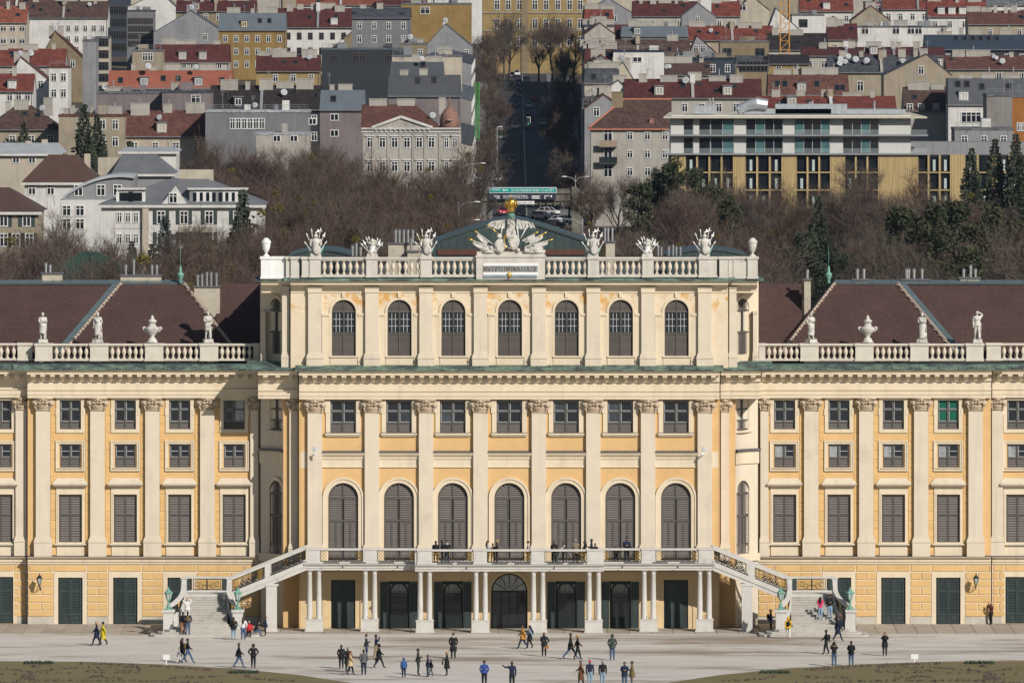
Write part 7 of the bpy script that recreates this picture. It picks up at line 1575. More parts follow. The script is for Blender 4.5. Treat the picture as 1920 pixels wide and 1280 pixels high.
# pediment house with corner dome
root, xc, Y, zb, hw, ze = px_house(680, 862, 240, 1640, 'pale', 'ornate grey house with pediment, red roof and corner dome'); lx = lambda p: X(p,Y)-xc; lz = lambda p: Z(p,Y)-zb
r = MB(); zr_ = Z(196,Y+7)-zb; r.add([(-hw-.3,-.4,ze),(hw-3.5,-.4,ze),(hw-3.5,14,ze),(-hw-.3,14,ze),(-hw-.3,7,zr_),(hw-8,7,zr_)], [(0,1,5,4),(2,3,4,5),(1,2,5)]); r.build('roof', roof_m(RC_['rbrown']), root)
MB().mould([(0,ze-.9),(-.2,ze-.8),(-.2,ze-.4),(-.6,ze-.25),(-.65,ze+.05),(0,ze+.05)], -hw-.2, hw+.2).build('cornice', wall_m(C_['white']), root)
p = MB(); p.prism([(lx(700),ze),(lx(808),ze),(lx(752),lz(221))], -.35, 1.5); p.build('pediment', wall_m(C_['pale']), root)
p = MB(); p.bar((lx(697),-.5,ze+.1),(lx(752),-.5,lz(219)),.22); p.bar((lx(811),-.5,ze+.1),(lx(752),-.5,lz(219)),.22); p.build('pediment_cornice', wall_m(C_['white']), root)
for k in range(12): MB().box(lx(705+k*9)-.15,lx(705+k*9)+.15,-.55,-.15,ze-.45,ze-.2).build('bracket', wall_m(C_['white']), root)
d = MB(); d.lathe([(1.75,ze-.2),(1.75,ze+.9),(1.7,ze+1.6),(1.45,ze+2.5),(.9,ze+3.3),(.3,ze+3.7),(.12,ze+4.3),(.2,ze+4.5),(.03,ze+5.6)], 14, (lx(843),1.6,0)); d.build('corner_dome', mat('dull_red_dome',(.22,.12,.09),.7,.2,1), root, True)
MB().lathe([(.5,0),(.55,.1),(.42,.15)], 12).build('dome_oculus', wall_m(C_['pale']), root, True, (lx(843),-.3,ze+1.3))
for row in (268,313,352):
    for c in (694,717,740,763,786,809,837,853): cwin(root, lx(c), -.02, lz(row)-.9, 1.2 if c < 830 else .9, 1.9); MB().box(lx(c)-.85,lx(c)+.85,-.3,0,lz(row)+1.15,lz(row)+1.35).build('window_hood', wall_m(C_['white']), root)
for c in (700,728,751,775,797,825,862): MB().box(lx(c)-.25,lx(c)+.25,-.14,0,2,ze-.9).build('wall_pier', wall_m(C_['pale']), root)
for x in (-6,-1): chim(root, x, 7, zr_-.2, 3.2, 1.1)
chim(root, 5.5, 6, zr_-.3, 1.2, 1.4); dish(root, lx(811), 2.5, ze+1.6, .6)
# house rows lining the road, one house behind the other
def street_row(px, sgn, D1, D2, side, walls, roofs):
    D = D1; k = 0
    while D < D2:
        Y = D-D0; s = F/D; w_ = (13 if sgn < 0 else 7)*s; x0, x1 = (px-w_, px) if sgn < 0 else (px, px+w_); zt_ = zterr(Y)
        ze_ = zt_+(hr.uniform(13.5,14.5) if sgn < 0 else hr.uniform(17.5,19.5)); zr2 = ze_+(1.6 if sgn < 0 else 2.6); yv = lambda z: YH+F*(HC-z)/D  # right row raised in height so its shadow fills the road
        root = house(x0, x1, yv(ze_), yv(zr2), ('gable' if sgn < 0 or k % 3 == 0 else ('mansard','flat')[k % 2]), walls[k % len(walls)], roofs[k % len(roofs)], '%s house uphill in the terrace lining the %s side of the road' % (ORD[k], side), D=D, dep=(200 if sgn < 0 else 66), ch=(3 if sgn < 0 else 4), dishes=0)
        xs_ = (x1-x0)/s/2*(1 if sgn < 0 else -1)
        for j in range(40 if sgn < 0 else 14):
            for f_ in range(4): cwin(root, xs_+(.02 if sgn < 0 else -.02), 2.5+j*4.6, ze_-zt_-1.4-f_*3.3, 1.2, 1.9, R(90 if sgn < 0 else -90))
        D += 205 if sgn < 0 else 68; k += 1
street_row(884, -1, 1656, 2270, 'left', ('pale','concrete','ltgrey'), ('slate','bgrey'))
street_row(1096, 1, 1700, 2270, 'right', ('ltgrey','pale','cream','grey','beige'), ('rbrown','brown','slate','red','dred'))
# yellow building closing the road
root, xc, Y, zb, hw, ze = px_house(905, 1100, -14, 2390, 'yellow', 'large yellow building closing the top of the road'); lx = lambda p: X(p,Y)-xc; lz = lambda p: Z(p,Y)-zb
for row in (10,45,78):
    for c in (932,953,974,1003,1024,1046,1068,1088): cwin(root, lx(c), -.02, lz(row)-1.3, 1.4, 2.6)
for row in (24,58): MB().box(-hw,hw,-.25,0,lz(row)-.2,lz(row)+.2).build('string_course', wall_m(C_['beige']), root)
MB().box(lx(984)-.9,lx(984)+.9,-.3,0,0,ze).build('wall_pier', wall_m(C_['tan']), root)
MB().box(-hw-.3,hw+.3,-.5,14,ze,ze+.6).build('roof', roof_m(RC_['red']), root)
# cream corner house right of the road with balconies
root, xc, Y, zb, hw, ze = px_house(1108, 1256, 241, 1650, 'pale', 'cream corner house with brown hipped roof, coral eaves and balconies', 13); lx = lambda p: X(p,Y)-xc; lz = lambda p: Z(p,Y)-zb
r = MB(); zr_ = Z(187,Y+6.5)-zb; r.add([(-hw-.4,-.5,ze),(hw+.4,-.5,ze),(hw+.4,13.5,ze),(-hw-.4,13.5,ze),(lx(1170),6.5,zr_),(hw+.4,6.5,zr_)], [(0,1,5,4),(2,3,4,5),(3,0,4)]); r.build('roof', roof_m(RC_['brown']), root)
COR = mat('coral_tile',(.36,.14,.09),.85,.15,2); MB().box(-hw-.45,hw+.45,-.55,-.2,ze-.3,ze+.02).build('eaves', COR, root); MB().bar((lx(1170),6.5,zr_+.1),(hw+.4,6.5,zr_+.1),.15).bar((-hw-.4,-.5,ze+.1),(lx(1170),6.5,zr_+.1),.13).build('ridge_tiles', COR, root)
for row in (255,289,322):
    for c in (1181,1214,1247): cwin(root, lx(c), -.02, lz(row)-.75, 1.1, 1.5)
    cwin(root, lx(1140), -.02, lz(row)-1.0, 1.6, 2.2)
for row, mt in ((272,mat('tan_balcony',(.28,.22,.16),.8)),(303,GREEND)):
    o = MB().box(lx(1123),lx(1157),-1.4,0,lz(row+4),lz(row+2)).build('balcony', wall_m(C_['concrete']), root); MB().box(lx(1123),lx(1157),-1.45,-1.38,lz(row+3),lz(row-9)).build('balcony_rail', mt, o)
chim(root, lx(1158), 5, zr_-.5, 2.0, 1.8, m_='tan'); chim(root, lx(1222), 1.2, ze+.6, .8, 1.0, m_='pink')
# yellow slatted building with glass penthouse
D = 1600; Y = D-D0; xc = X(1500,Y); zb = zterr(Y)-1; root = thing('slatted_building', 'long modern building with golden slatted front and two-storey glass penthouse', 'building', (xc,Y,zb)); lx = lambda p: X(p,Y)-xc; lz = lambda p: Z(p,Y)-zb
GOLDW = mat('golden_slats',(.46,.35,.17),.7,.25,1.2,(.36,.26,.12),(3,.45,.6),aniso=(3,1,.05)); DRKW = mat('dark_loggia',(.035,.03,.03),.8,.2,1); CON2 = mat('pale_render',(.52,.51,.48),.9,.05,.5)
MB().box(lx(1256),lx(1935),.6,16,0,lz(291)).build('wall', DRKW, root)
def gold(a, b, y0, y1): 
    x0, x1 = lx(a), lx(b); q = MB().box(x0,x1,-.05,.6,lz(y1),lz(y0)); n = int((x1-x0)/.35)
    for k in range(n): xx_ = x0+(x1-x0)*(k+.5)/n; q.box(xx_-.06,xx_+.06,-.12,-.05,lz(y1),lz(y0))
    q.build('slatted_panel', GOLDW, root)
for a, b in ((1258,1284),(1376,1396),(1467,1492),(1558,1583),(1648,1720),(1783,1808),(1858,1872)): gold(a, b, 290, 420)
fl = [(290,322),(325,355),(358,388),(391,420)]
for i, (y0, y1) in enumerate(fl):
    MB().box(lx(1256),lx(1935),-.08,.6,lz(y1+2.6),lz(y1+.4)).build('floor_band', GOLDW, root)
    for a, b in ((1284,1376),(1396,1467),(1492,1558),(1583,1648),(1720,1783),(1808,1858),(1872,1935)):
        n = max(2, int(round((b-a)/22)))
        for k in range(n):
            c0, c1 = a+(b-a)*k/n, a+(b-a)*(k+1)/n; o = MB().box(lx(c0)+.0,lx(c0)+.16,-.1,.5,lz(y1),lz(y0)).box(lx(c1)-.16,lx(c1),-.1,.5,lz(y1),lz(y0)).build('loggia_frame', GOLDW, root); MB().box(lx(c0)+.5,lx(c1)-.4,.45,.58,lz(y1)+.1,lz(y0)-.2).build('pane', GLASS, o)
            if hr.random() < .4: MB().box((lx(c0)+lx(c1))/2-.2,(lx(c0)+lx(c1))/2+.25,.3,.4,lz(y1)+.1,lz(y0)-.9).build('curtain', mat('pale_curtain',(.40,.47,.46),.8), o)
CLEARG = mat('clear_glass',(.5,.6,.58),.05,.05,1,spec=.5); CLEARG.node_tree.nodes['Principled BSDF'].inputs['Alpha'].default_value = .12
# penthouse storeys
MB().box(lx(1258),lx(1708),1.0,15,lz(291),lz(216)).build('penthouse_wall', CON2, root)
for y0, y1 in ((224,252),(259,287)):
    MB().box(lx(1244),lx(1740),-.6,1.0,lz(y1+3.5),lz(y1+.5)).build('balcony_slab', mat('grey_slab',(.24,.24,.25),.8), root); MB().box(lx(1246),lx(1738),-.55,-.50,lz(y1),lz(y1-9)).build('glass_balustrade', CLEARG, root)
    for a, b in ((1283,1300),(1312,1332),(1334,1376),(1400,1468),(1491,1556),(1582,1648)):
        n = max(1, int((b-a)/15)); o = MB().box(lx(a),lx(b),.90,1.0,lz(y1),lz(y0)).build('glazed_bay', DRKW, root)
        for k in range(n): c0, c1 = a+(b-a)*k/n, a+(b-a)*(k+1)/n; MB().box(lx(c0)+.05,lx(c1)-.05,0.83,0.90,lz(y1)+.05,lz(y0)-.1).build('pane', GLASS if (k+a) % 3 else mat('teal_curtain_glass',(.06,.13,.14),.2,.3,1,aniso=(5,5,.3)), o); MB().box(lx(c1)-.06,lx(c1)+.06,0.7,0.9,lz(y1),lz(y0)).build('mullion', mat('grey_metal',(.30,.31,.32),.5), o)
q = MB(); q.add([(lx(1244),-.7,lz(219)),(lx(1738),-.7,lz(219)),(lx(1712),16,lz(213)),(lx(1258),16,lz(213)),(lx(1244),-.7,lz(222)),(lx(1738),-.7,lz(222)),(lx(1712),16,lz(218)),(lx(1258),16,lz(218))], [(0,1,2,3),(4,7,6,5),(0,4,5,1),(1,5,6,2),(3,2,6,7),(0,3,7,4)]); o = q.build('roof_slab', mat('pale_roof_edge',(.50,.46,.36),.8), root)
for k in range(24): x = lx(1262+k*18.5); MB().box(x-.5,x+.4,-.5,.9,lz(222.6),lz(221.5)).build('canopy_louvre', DRKW, o)
for a, b, y0, y1 in ((1385,1560,205,211),(1300,1345,199,213),(1455,1590,196,205),(1590,1700,206,211)): MB().box(lx(a),lx(b),4,7,lz(213),lz(y0)).build('roof_plant', STEELD, root) if 0 else MB().box(lx(a),lx(b),4,7,lz(214),lz(y0)).build('roof_plant', mat('galvanised_duct',(.42,.44,.46),.45,.2,1.5,metal=.5), root)
MB().tube([(lx(1385),4,lz(209)),(lx(1400),4,lz(200)),(lx(1420),4,lz(195)),(lx(1440),4,lz(198))], [.9,.9,1.1,1.0], 8).build('ventilation_duct', MATS['galvanised_duct'], root); flp = [(1332,186),(1338,184),(1520,192),(1525,190),(1642,190)]
for p, y in flp: MB().lathe([(.18,0),(.18,lz(y)-lz(213))], 8).build('flue', STEEL, root, False, (lx(p),6,lz(213)))
MB().box(lx(1708),lx(1935),4,16,lz(291),lz(268)).build('roof_terrace_block', wall_m(C_['ltgrey']), root)
# ------------------------------------------------------------------ villas on the left
def villa(x0, x1, ye, yr, D, wall, rc, label, wins, wsz=(1.1,1.6), shut=False, ins=(.25,.25), ch=()):
    root, xc, Y, zb, hw, ze = px_house(x0, x1, ye, D, wall, label, 15, 'villa'); lx = lambda p: X(p,Y)-xc; lz = lambda p: Z(p,Y)-zb; zr_ = Z(yr,Y+7)-zb
    r = MB(); a, b = -hw+2*hw*ins[0], hw-2*hw*ins[1]; v = [(-hw-.5,-.6,ze),(hw+.5,-.6,ze),(hw+.5,15.6,ze),(-hw-.5,15.6,ze),(a,6,zr_),(b,6,zr_),(b,9,zr_),(a,9,zr_)]; r.add(v, [(0,1,5,4),(1,2,6,5),(2,3,7,6),(3,0,4,7),(4,5,6,7)]); r.build('roof', roof_m(RC_[rc], False), root); MB().box(-hw-.55,hw+.55,-.65,0,ze-.4,ze-.02).build('eaves_cornice', wall_m(C_['white']), root)
    for row, cs in wins:
        for c in cs:
            cwin(root, lx(c), -.02, lz(row)-wsz[1]/2, *wsz)
            if shut:
                for s in (-1, 1): MB().box(lx(c)+s*(wsz[0]*.5+.28)-.25,lx(c)+s*(wsz[0]*.5+.28)+.25,-.08,0,lz(row)-wsz[1]/2,lz(row)+wsz[1]/2).build('shutter', GREEN, root)
    for c, y0, y1, w_ in ch: MB().box(lx(c)-w_/2,lx(c)+w_/2,6,8,lz(y0)-1,lz(y1)).build('chimney', wall_m(C_['cream']), root)
    return root, lx, lz, ze, Y
root, lx, lz, ze, Y = villa(190, 492, 384, 335, 1290, 'white', 'grey', 'large cream villa with grey hipped roof, white attic dormers and green shutters', [(408,[302,345,392,445]),(448,[302,345,392,445]),(488,[302,345,392,445])], (1.2,1.9), True, (.42,.35), [(365,345,320,4.8)])
for c0, c1 in ((222,268),(355,460)):
    o = MB().box(lx(c0),lx(c1),.3,4.5,ze,lz(356)).build('attic_dormer', wall_m(C_['ltgrey']), root); MB().box(lx(c0)-.3,lx(c1)+.3,-.0,5,lz(356),lz(353)).build('dormer_roof', wall_m(C_['white']), o)
    for k in range(2 if c0 < 300 else 2): x = lx(c0+(c1-c0)*(k+.5)/2); MB().box(x-1.2,x+1.2,.22,.3,ze+.4,lz(360)).build('dormer_window', FRAMEW, o)
    for k in range(8): x = lx(c0+(c1-c0)*(.10+.8*k/7)); MB().box(x-.22,x+.22,.18,.24,ze+.5,lz(361)).build('pane', GLASS, o)
MB().prism([(lx(302),ze),(lx(352),ze),(lx(328),lz(350))], -.3, 3).build('gable_dormer', wall_m(C_['white']), root); cwin(root, lx(325), -.35, ze+.2, 1.2, 1.5)
for row in (428,468): MB().box(lx(212),lx(266),-.05,-.02,lz(row)-.05,lz(row)+.02).build('string_course', wall_m(C_['pale']), root)
for c in (224,240,255):
    for row in (407,447): cwin(root, lx(c), -.02, lz(row)-.8, .8, 1.5)
MB().box(lx(267),lx(279),-.5,0,0,ze).build('wall_pier', wall_m(C_['cream']), root)
for row in (430,470): o = MB().box(lx(335),lx(400),-1.6,0,lz(row+5),lz(row+2)).build('balcony', wall_m(C_['cream']), root); MB().box(lx(335),lx(400),-1.6,-1.5,lz(row+2),lz(row-6)).build('balcony_rail', wall_m(C_['cream']), o)
root, xc, Y, zb, hw, ze = px_house(112, 252, 375, 1340, 'white', 'white villa with curved barrel roof', 14, 'villa'); lx = lambda p: X(p,Y)-xc; lz = lambda p: Z(p,Y)-zb
P = [(lx(118+134*i/14), lz(374)+(lz(332)-lz(374))*math.sin(math.pi*(.0+i/14*.62))**.8 if i else lz(374)) for i in range(15)]
MB().prism([(lx(118),lz(376)),(lx(252),lz(376))]+P[::-1], .4, 12).build('barrel_attic', wall_m(C_['ltgrey']), root)
MB().prism([(x,z-.02) for x,z in P]+[(x*1.015,z+.4) for x,z in P[::-1]], -.1, 12.5).build('barrel_roof', roof_m(RC_['silver'],False), root)
for c in (147,189,220): cwin(root, lx(c), .38, lz(368), 1.3, 1.7)
for row in (395,420):
    for c in (125,150): cwin(root, lx(c), -.02, lz(row)-.8, 1.3, 1.6)
villa(-60, 72, 397, 352, 1270, 'beige', 'brown', 'beige villa with brown roof and green shutters at the left edge', [(412,[7,50]),(450,[7,30,55])], (1.2,1.9), True, (.3,.45))
villa(46, 182, 342, 290, 1420, 'white', 'brown', 'white villa with dark grey-brown roof and roof terrace', [(356,[60,95])], (1.2,1.6), False, (.3,.3), [(130,316,288,1.0),(160,310,290,.9)])
villa(215, 322, 326, 290, 1470, 'ltgrey', 'grey', 'villa with plain grey roof and white chimney block', [], (1,1.5), False, (.1,.3), [(204,330,297,4.0)])
villa(-40, 112, 288, 268, 1560, 'cream', 'silver', 'low white flat-roofed house behind the pine at the left', [(300,[30,60])], (1.2,1.2), False, (.05,.05), [(80,275,263,1),(50,275,266,1)])
villa(228, 330, 284, 276, 1530, 'white', 'silver', 'low white house with pale metal roof behind the spruce', [], (1,1), False, (.05,.05))
D = 1045; Y = D-D0; o = thing('garden_pavilion', 'low pavilion with green copper roof behind the left wing', 'house', (X(165,Y),Y,0)); w_ = 5.5; zt_ = Z(474,Y); MB().box(-w_,w_,0,10,0,zt_-3.0).build('wall', wall_m(C_['beige']), o); MB().add([(-w_-.5,-.5,zt_-3),(w_+.5,-.5,zt_-3),(w_+.5,10.5,zt_-3),(-w_-.5,10.5,zt_-3),(-.8,5,zt_),(.8,5,zt_)], [(0,1,5,4),(1,2,5),(2,3,4,5),(3,0,4)]).build('roof', mat('green_painted_roof',(.02,.055,.04),.6,.15,1), o)
# ------------------------------------------------------------------ air
hz = MB().box(-2600,2600,-800,9100,-3,80).build('haze', None, kind='stuff'); hz.data.materials.clear()
hm = bpy.data.materials.new('thin_blue_haze'); hm.use_nodes = True; hn = hm.node_tree; hn.nodes.remove(hn.nodes['Principled BSDF']); pv = hn.nodes.new('ShaderNodeVolumePrincipled'); pv.inputs['Color'].default_value = (.52,.72,1,1); pv.inputs['Density'].default_value = 1.5e-5; pv.inputs['Anisotropy'].default_value = .1
hn.links.new(pv.outputs[0], hn.nodes['Material Output'].inputs['Volume']); hz.data.materials.append(hm)
# ------------------------------------------------------------------ road, bridge, traffic
ASPH = mat('asphalt', (.042,.044,.050), .85, .15, .3); PAINT = mat('road_paint', (.55,.55,.52), .7)
def sheet(name, xa, xb, Ya, Yb, dz, m_, n=30):
    q = MB()
    for k in range(n):
        y0, y1 = Ya+(Yb-Ya)*k/n, Ya+(Yb-Ya)*(k+1)/n; q.quad((xa,y0,zterr(y0)+dz),(xb,y0,zterr(y0)+dz),(xb,y1,zterr(y1)+dz),(xa,y1,zterr(y1)+dz))
    return q.build(name, m_, kind='structure')
RX = X(988, 960)
sheet('road', RX-6.2, RX+6.2, 760, 1700, .03, ASPH, 60); sheet('crossing_road', -120, 120, 800, 905, .02, ASPH, 10)
sheet('pavement', RX-11, RX-6.2, 965, 1700, .14, wall_m((.20,.20,.20)), 60); sheet('pavement', RX+6.2, RX+12, 965, 1700, .14, wall_m((.20,.20,.20)), 60)
q = MB(); y = 965.0
while y < 1690: q.quad((RX-.12,y,zterr(y)+.05),(RX+.12,y,zterr(y)+.05),(RX+.12,y+3,zterr(y+3)+.05),(RX-.12,y+3,zterr(y+3)+.05)); y += 6
q.build('lane_marking', PAINT, kind='structure')
YB = 1595-D0; br = thing('railway_bridge', 'grey railway bridge carrying two advertising banners over the road', 'bridge', (X(980,YB),YB,zterr(YB))); bx0 = br.location.x; bz0 = br.location.z
bx = lambda p: X(p,YB)-bx0; bz = lambda p: Z(p,YB)-bz0
BRM = mat('bridge_concrete',(.17,.16,.13),.85,.2,.6,(.10,.09,.075),(.5,.45,.65)); MB().box(bx(800),bx(1150),0,9,bz(377),bz(362)).build('girder', BRM, br); MB().box(bx(800),bx(1150),-.3,9.3,bz(363),bz(361)).build('deck_edge', BRM, br)
MB().box(bx(800),bx(1150),.3,.5,bz(384),bz(377)).build('lower_girder', BRM, br)
for k in range(14): x = bx(905+k*13.5); MB().box(x-.12,x+.12,-.1,.3,bz(386),bz(379)).build('girder_stiffener', BRM, br)
for a, b in ((868,900),(1073,1094)): MB().box(bx(a),bx(b),.2,9,-1,bz(377)).build('abutment', BRM, br)
MB().box(bx(1072),bx(1082),-.4,.6,-1,bz(350)).build('bridge_pillar', BRM, br)
q = MB()
for y in (352,349.5,347): q.bar((bx(800),.1,bz(y+8)),(bx(1150),.1,bz(y+8)),.04)
for k in range(24): x = bx(800+k*15); q.bar((x,.1,bz(362)),(x,.1,bz(354)),.04)
q.build('bridge_railing', mat('pale_railing',(.30,.29,.27),.6), br)
def text(parent, s, x0, x1, z, h, m_, y, name='lettering'):
    cu = bpy.data.curves.new(name, 'FONT'); cu.body = s; cu.size = 1.0; cu.extrude = .01; o = bpy.data.objects.new(name, cu); sc.collection.objects.link(o); bpy.context.view_layer.update()
    w_ = max(.01, o.dimensions.x); hh = .72; o.parent = parent; o.rotation_euler = (R(90),0,0); o.location = (x0, y, z); o.scale = ((x1-x0)/w_, h/hh, 1); cu.materials.append(m_); bpy.context.view_layer.update(); me = bpy.data.meshes.new_from_object(o.evaluated_get(bpy.context.evaluated_depsgraph_get())); n_ = bpy.data.objects.new(name, me); sc.collection.objects.link(n_); n_.parent = parent; n_.rotation_euler = o.rotation_euler; n_.location = o.location; n_.scale = o.scale; bpy.data.objects.remove(o); return n_
WHT = mat('sign_white',(.78,.78,.77),.6,.02); TEAL = mat('banner_teal',(.0,.27,.25),.5,.05,2); NAVB = mat('banner_navy',(.028,.034,.055),.5,.05,2)
bn = thing('teal_banner', 'teal advertising banner with white arrow on the railway bridge', 'banner', (bx0,YB-.5,bz0)); MB().box(bx(917.5),bx(1043.5),-.05,.05,bz(362),bz(351.2)).build('banner_border', WHT, bn); MB().box(bx(918.5),bx(1042.5),-.08,-.05,bz(361),bz(352.2)).build('banner_sheet', TEAL, bn)
text(bn, '2x in der Hütteldorfer Straße: 112 und 130 A', bx(958.5), bx(1039), bz(359), .52, WHT, -.1); text(bn, 'MEGASUN', bx(921), bx(938), bz(357.5), .38, WHT, -.1)
q = MB(); q.box(bx(945),bx(953),-.12,-.09,bz(357.3),bz(355.7)); q.add([(bx(945.5),-.12,bz(354)),(bx(941.5),-.12,bz(356.5)),(bx(945.5),-.12,bz(359))], [(0,1,2)]); q.build('arrow', WHT, bn)
bn = thing('navy_banner', 'dark navy advertising banner with white lettering below the teal one', 'banner', (bx0,YB-.5,bz0)); MB().box(bx(917.5),bx(1042.5),-.05,.05,bz(374),bz(363.5)).build('banner_sheet', NAVB, bn)
text(bn, 'ALUKÖNIGSTAHL', bx(943), bx(990), bz(370), .42, WHT, -.08); text(bn, 'Der Spezialist für Gebäudehüllen', bx(943.5), bx(990.5), bz(372.6), .17, WHT, -.08)
q = MB()
for k in range(3): q.box(bx(926+k*2.5),bx(937),-.08,-.055,bz(368+k*2.2),bz(366.8+k*2.2)); q.box(bx(997),bx(1013-k*2+(k==2)*4),-.08,-.055,bz(368+k*2.2),bz(366.8+k*2.2))
q.box(bx(1021),bx(1022.3),-.08,-.055,bz(373),bz(366.5)); q.box(bx(1022.3),bx(1030),-.08,-.055,bz(367.6),bz(366.5)); q.ball((bx(1033.5),-.07,bz(368)),(.13,.02,.2),8,5); q.build('small_print', WHT, bn)
sg_ = thing('clearance_sign', 'white height sign hanging below the railway bridge', 'sign', (bx0,YB-.3,bz0)); MB().box(bx(961),bx(1002),-.04,.04,bz(383),bz(377)).build('board', WHT, sg_); text(sg_, 'Durchfahrtshöhe 4,30 m', bx(963), bx(1000), bz(381.6), .26, mat('sign_black',(.02,.02,.02),.6), -.06)
def car_kit(col, nm):
    body = MB(); Lc, Wc = 4.3, .88
    P = [(-2.15,.35),(-2.15,.72),(-2.02,.86),(-1.1,.94),(1.35,.96),(2.1,.88),(2.15,.6),(2.12,.32)]
    body.add([(-Wc,x,z) for x,z in P]+[(Wc,x,z) for x,z in P], [tuple(range(8)), tuple(range(15,7,-1))]+[(i,i+8,(i+1)%8+8,(i+1)%8) for i in range(8)])
    body.add([(-.78,-1.15,.93),(.78,-1.15,.93),(.62,-.45,1.44),(-.62,-.45,1.44),(-.78,1.75,.95),(.78,1.75,.95),(.62,1.15,1.44),(-.62,1.15,1.44)], [(3,2,6,7)])
    for s in (-1, 1):
        for a, b in (((s*.78,-1.15,.93),(s*.62,-.45,1.44)),((s*.78,1.75,.95),(s*.62,1.15,1.44)),((s*.78,.3,.94),(s*.62,.3,1.44))): body.bar(a, b, .045)
        body.bar((s*.62,-.45,1.44),(s*.62,1.15,1.44),.04)
    gl = MB().add([(-.77,-1.12,.93),(.77,-1.12,.93),(.61,-.46,1.42),(-.61,-.46,1.42),(-.77,1.72,.94),(.77,1.72,.94),(.61,1.14,1.42),(-.61,1.14,1.42)], [(0,1,2,3),(5,4,7,6),(1,5,6,2),(4,0,3,7)])
    wh = MB(); wh.M = Matrix.Rotation(R(90),4,'Y'); wh.lathe([(.2,-.1),(.31,-.1),(.32,0),(.31,.1),(.2,.1)], 12)
    return dict(body=body.mesh('body', flat('car_paint_'+nm, col, .3, spec=.6)), glass=gl.mesh('windows', GLASS), wheel=wh.mesh('wheel', flat('tyre',(.02,.02,.022))), hl=MB().ball((0,0,0),(.16,.06,.09),8,5).mesh('headlight', WHT), tl=MB().ball((0,0,0),(.14,.05,.1),8,5).mesh('tail_light', flat('tail_red',(.4,.01,.01))), pl=MB().box(-.26,.26,-.02,.02,-.06,.06).mesh('number_plate', WHT))
CARC = {n: car_kit(c, n) for n, c in dict(silver=(.42,.43,.45), white=(.62,.62,.62), black=(.02,.021,.024), red=(.38,.01,.03), blue=(.03,.05,.12), green=(.03,.12,.08), grey=(.13,.135,.14)).items()}
def car(px, py, col, rz, label, Yf=None, s=1.0):
    Y = 850.0
    while Y < 1750 and YH+F*(HC-zterr(Y))/(D0+Y) > py: Y += 1
    if Yf: Y = Yf
    k = CARC[col]; o = thing('car', label, 'car', (X(px,Y),Y,zterr(Y)+.04), R(rz), None, s); o['group'] = 'cars on the road behind the palace'
    obj('body', k['body'], o); obj('windows', k['glass'], o)
    for x in (-.8,.8):
        for y in (-1.35,1.35): obj('wheel', k['wheel'], o, (x,y,.32))
    for x in (-.62,.62): obj('headlight', k['hl'], o, (x,-2.13,.68)); obj('tail_light', k['tl'], o, (x,2.13,.75))
    obj('number_plate', k['pl'], o, (0,-2.17,.5))
for px, py, c, rz, l in ((1015,412,'silver',62,'silver estate car turning below the bridge, left of two'),(1052,420,'silver',72,'silver estate car turning below the bridge, right of two'),(942,403,'red',8,'red car coming out from under the bridge behind the gilded crown'),(975,404,'black',-8,'black car below the bridge right of the crown'),(1040,428,'black',80,'dark car with red tail lights below the bridge'),(1027,404,'white',60,'white car half hidden behind the silver estate'),
 (934,342,'white',4,'white car parked on the left just past the bridge'),(936,318,'green',2,'green van-like car parked on the left past the white car'),(962,305,'black',2,'dark car on the road beyond the overhead wires'),(966,242,'silver',0,'silver car coming down the road with the traffic light before it'),(939,262,'green',0,'dark green car parked on the left kerb'),(940,247,'grey',0,'grey car parked on the left kerb above the green one'),(991,242,'grey',180,'grey car driving uphill beside the dashed line'),(990,225,'black',180,'black car driving uphill behind another'),(1018,236,'silver',180,'silver car parked on the right kerb'),(1020,216,'grey',180,'grey car parked higher on the right kerb'),(967,200,'black',0,'dark car coming downhill in the middle of the road'),(992,203,'silver',180,'silver car driving uphill in the middle of the road'),(1001,189,'red',180,'dark red car driving uphill'),(976,183,'grey',0,'grey car coming downhill higher up'),(977,170,'black',0,'dark car with lit headlights coming downhill'),(973,160,'blue',0,'dark blue car coming downhill near the top'),(987,155,'silver',180,'silver car driving uphill near the top'),(969,143,'white',0,'pale car near the junction at the top'),(943,134,'white',70,'white car crossing at the top of the road'),(959,146,'black',0,'black car near the junction at the top')):
    car(px, py, c, rz, l)
def street_light(px, D, h, arms, label):
    Y = D-D0; o = thing('street_lamp', label, 'street lamp', (X(px,Y),Y,zterr(Y))); MB().tube([(0,0,0),(0,0,h*.6),(0,0,h)], [.11,.08,.06], 7).build('pole', LGM, o)
    for s, ln, zz in arms:
        MB().tube([(0,0,zz-.9),(s*ln*.35,0,zz-.2),(s*ln,0,zz)], [.05,.045,.04], 6).build('arm', LGM, o); MB().ball((s*(ln+.35),0,zz),(.5,.16,.10),8,5).build('lamp_head', WHT, o)
LGM = mat('lamp_grey',(.36,.38,.40),.5)
street_light(860, 1330, 16.2, ((1,2.3,16.2),(1,2.3,13.6)), 'tall double-armed street lamp left of the gilded crown, nearer one')
street_light(862, 1560, 15.5, ((1,3.6,15.5),(1,2.8,13.0)), 'tall street lamp with curved arms at the left end of the bridge')
street_light(1092, 1330, 13.8, ((-1,3.0,13.8),), 'street lamp right of the bridge seen against bare trees')
street_light(1079, 1600, 11.5, ((-1,1.6,11.3),(1,1.6,11.3)), 'thin mast with lamps at the right end of the bridge')
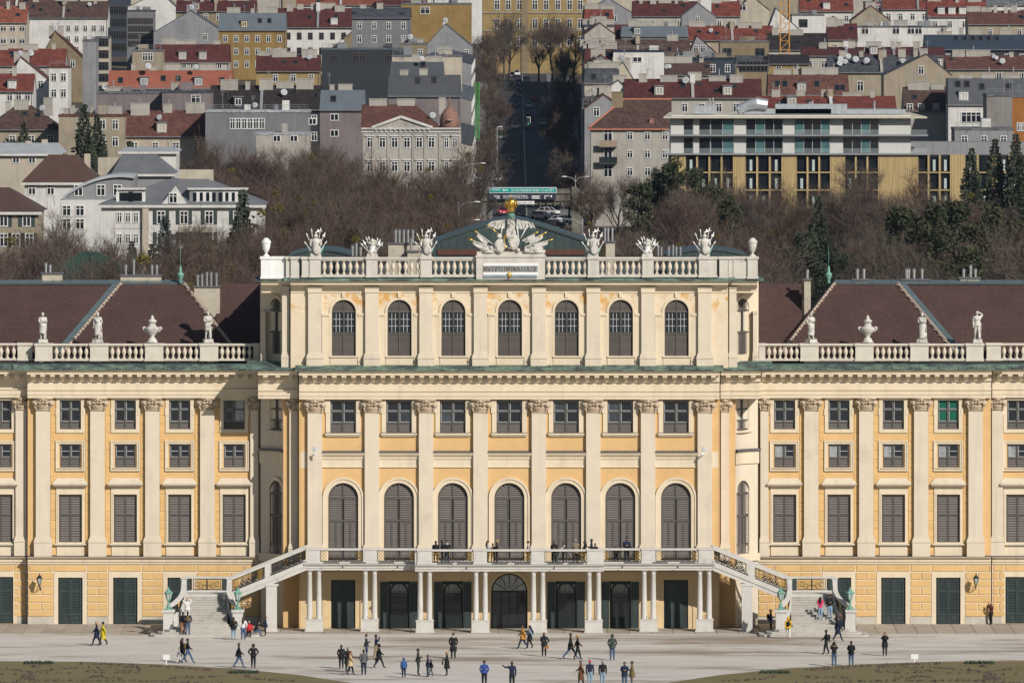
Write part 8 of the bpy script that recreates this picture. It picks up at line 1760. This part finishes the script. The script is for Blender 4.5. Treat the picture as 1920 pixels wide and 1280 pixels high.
street_light(932, 1810, 11, ((1,.3,11),), 'slim pole on the left kerb of the uphill road')
# tram wires over the road
w_ = thing('overhead_wires', 'thin overhead wires strung across the road behind the bridge', 'wires', (X(980,990),990,zterr(990)))
for k, (y0, dz) in enumerate(((292,0),(296,0),(300,0),(303,0))): z = Z(y0,990)-zterr(990); MB().tube([(-22,0,z),(0,0,z-.25),(28,0,z+.2)], .025, 4).build('wire', IRON, w_, False, (0,k*3.0,0))
# crane and green scaffold mast
def mast(px, y_top, D, w_, m_, label, name, cat, y_bot=None):
    Y = D-D0; zb = zterr(Y) if y_bot is None else Z(y_bot,Y); o = thing(name, label, cat, (X(px,Y),Y,zb)); H_ = Z(y_top,Y)-zb; q = MB(); n = int(H_/w_)+1
    for sx in (-1,1):
        for sy in (-1,1): q.bar((sx*w_/2,sy*w_/2,0),(sx*w_/2,sy*w_/2,H_),.09)
    for k in range(n):
        z0, z1 = H_*k/n, H_*(k+1)/n
        for y in (-w_/2,w_/2): q.bar((-w_/2,y,z0),(w_/2,y,z1),.05); q.bar((-w_/2,y,z1),(w_/2,y,z1),.05)
        for x in (-w_/2,w_/2): q.bar((x,-w_/2,z0),(x,w_/2,z1),.05)
    q.build('lattice_mast', m_, o)
mast(1471.5, -40, 2150, 2.1, mat('crane_orange',(.50,.24,.04),.6), 'yellow-orange lattice tower crane mast at the top right', 'tower_crane', 'crane')
mast(895, 155, 1700, .75, mat('mast_green',(.05,.22,.05),.6), 'bright green lattice mast beside the left house fronts', 'hoist_mast', 'mast', 262)
tl = thing('traffic_light', 'traffic light hanging over the road in front of the silver car', 'traffic light', (X(976,1180),1180,zterr(1180))); MB().tube([(0,0,0),(0,0,9),(1.6,0,10.5)], [.08,.06,.05], 6).build('pole', IRON, tl); MB().box(1.3,1.95,-.15,.15,8.6,10.3).build('signal_head', IRON, tl); MB().ball((1.62,-.17,8.95),(.2,.06,.2),8,5).build('green_lens', flat('signal_green',(.02,.5,.3)), tl); MB().box(1.22,2.03,.16,.2,8.5,10.4).build('backing_board', WHT, tl)
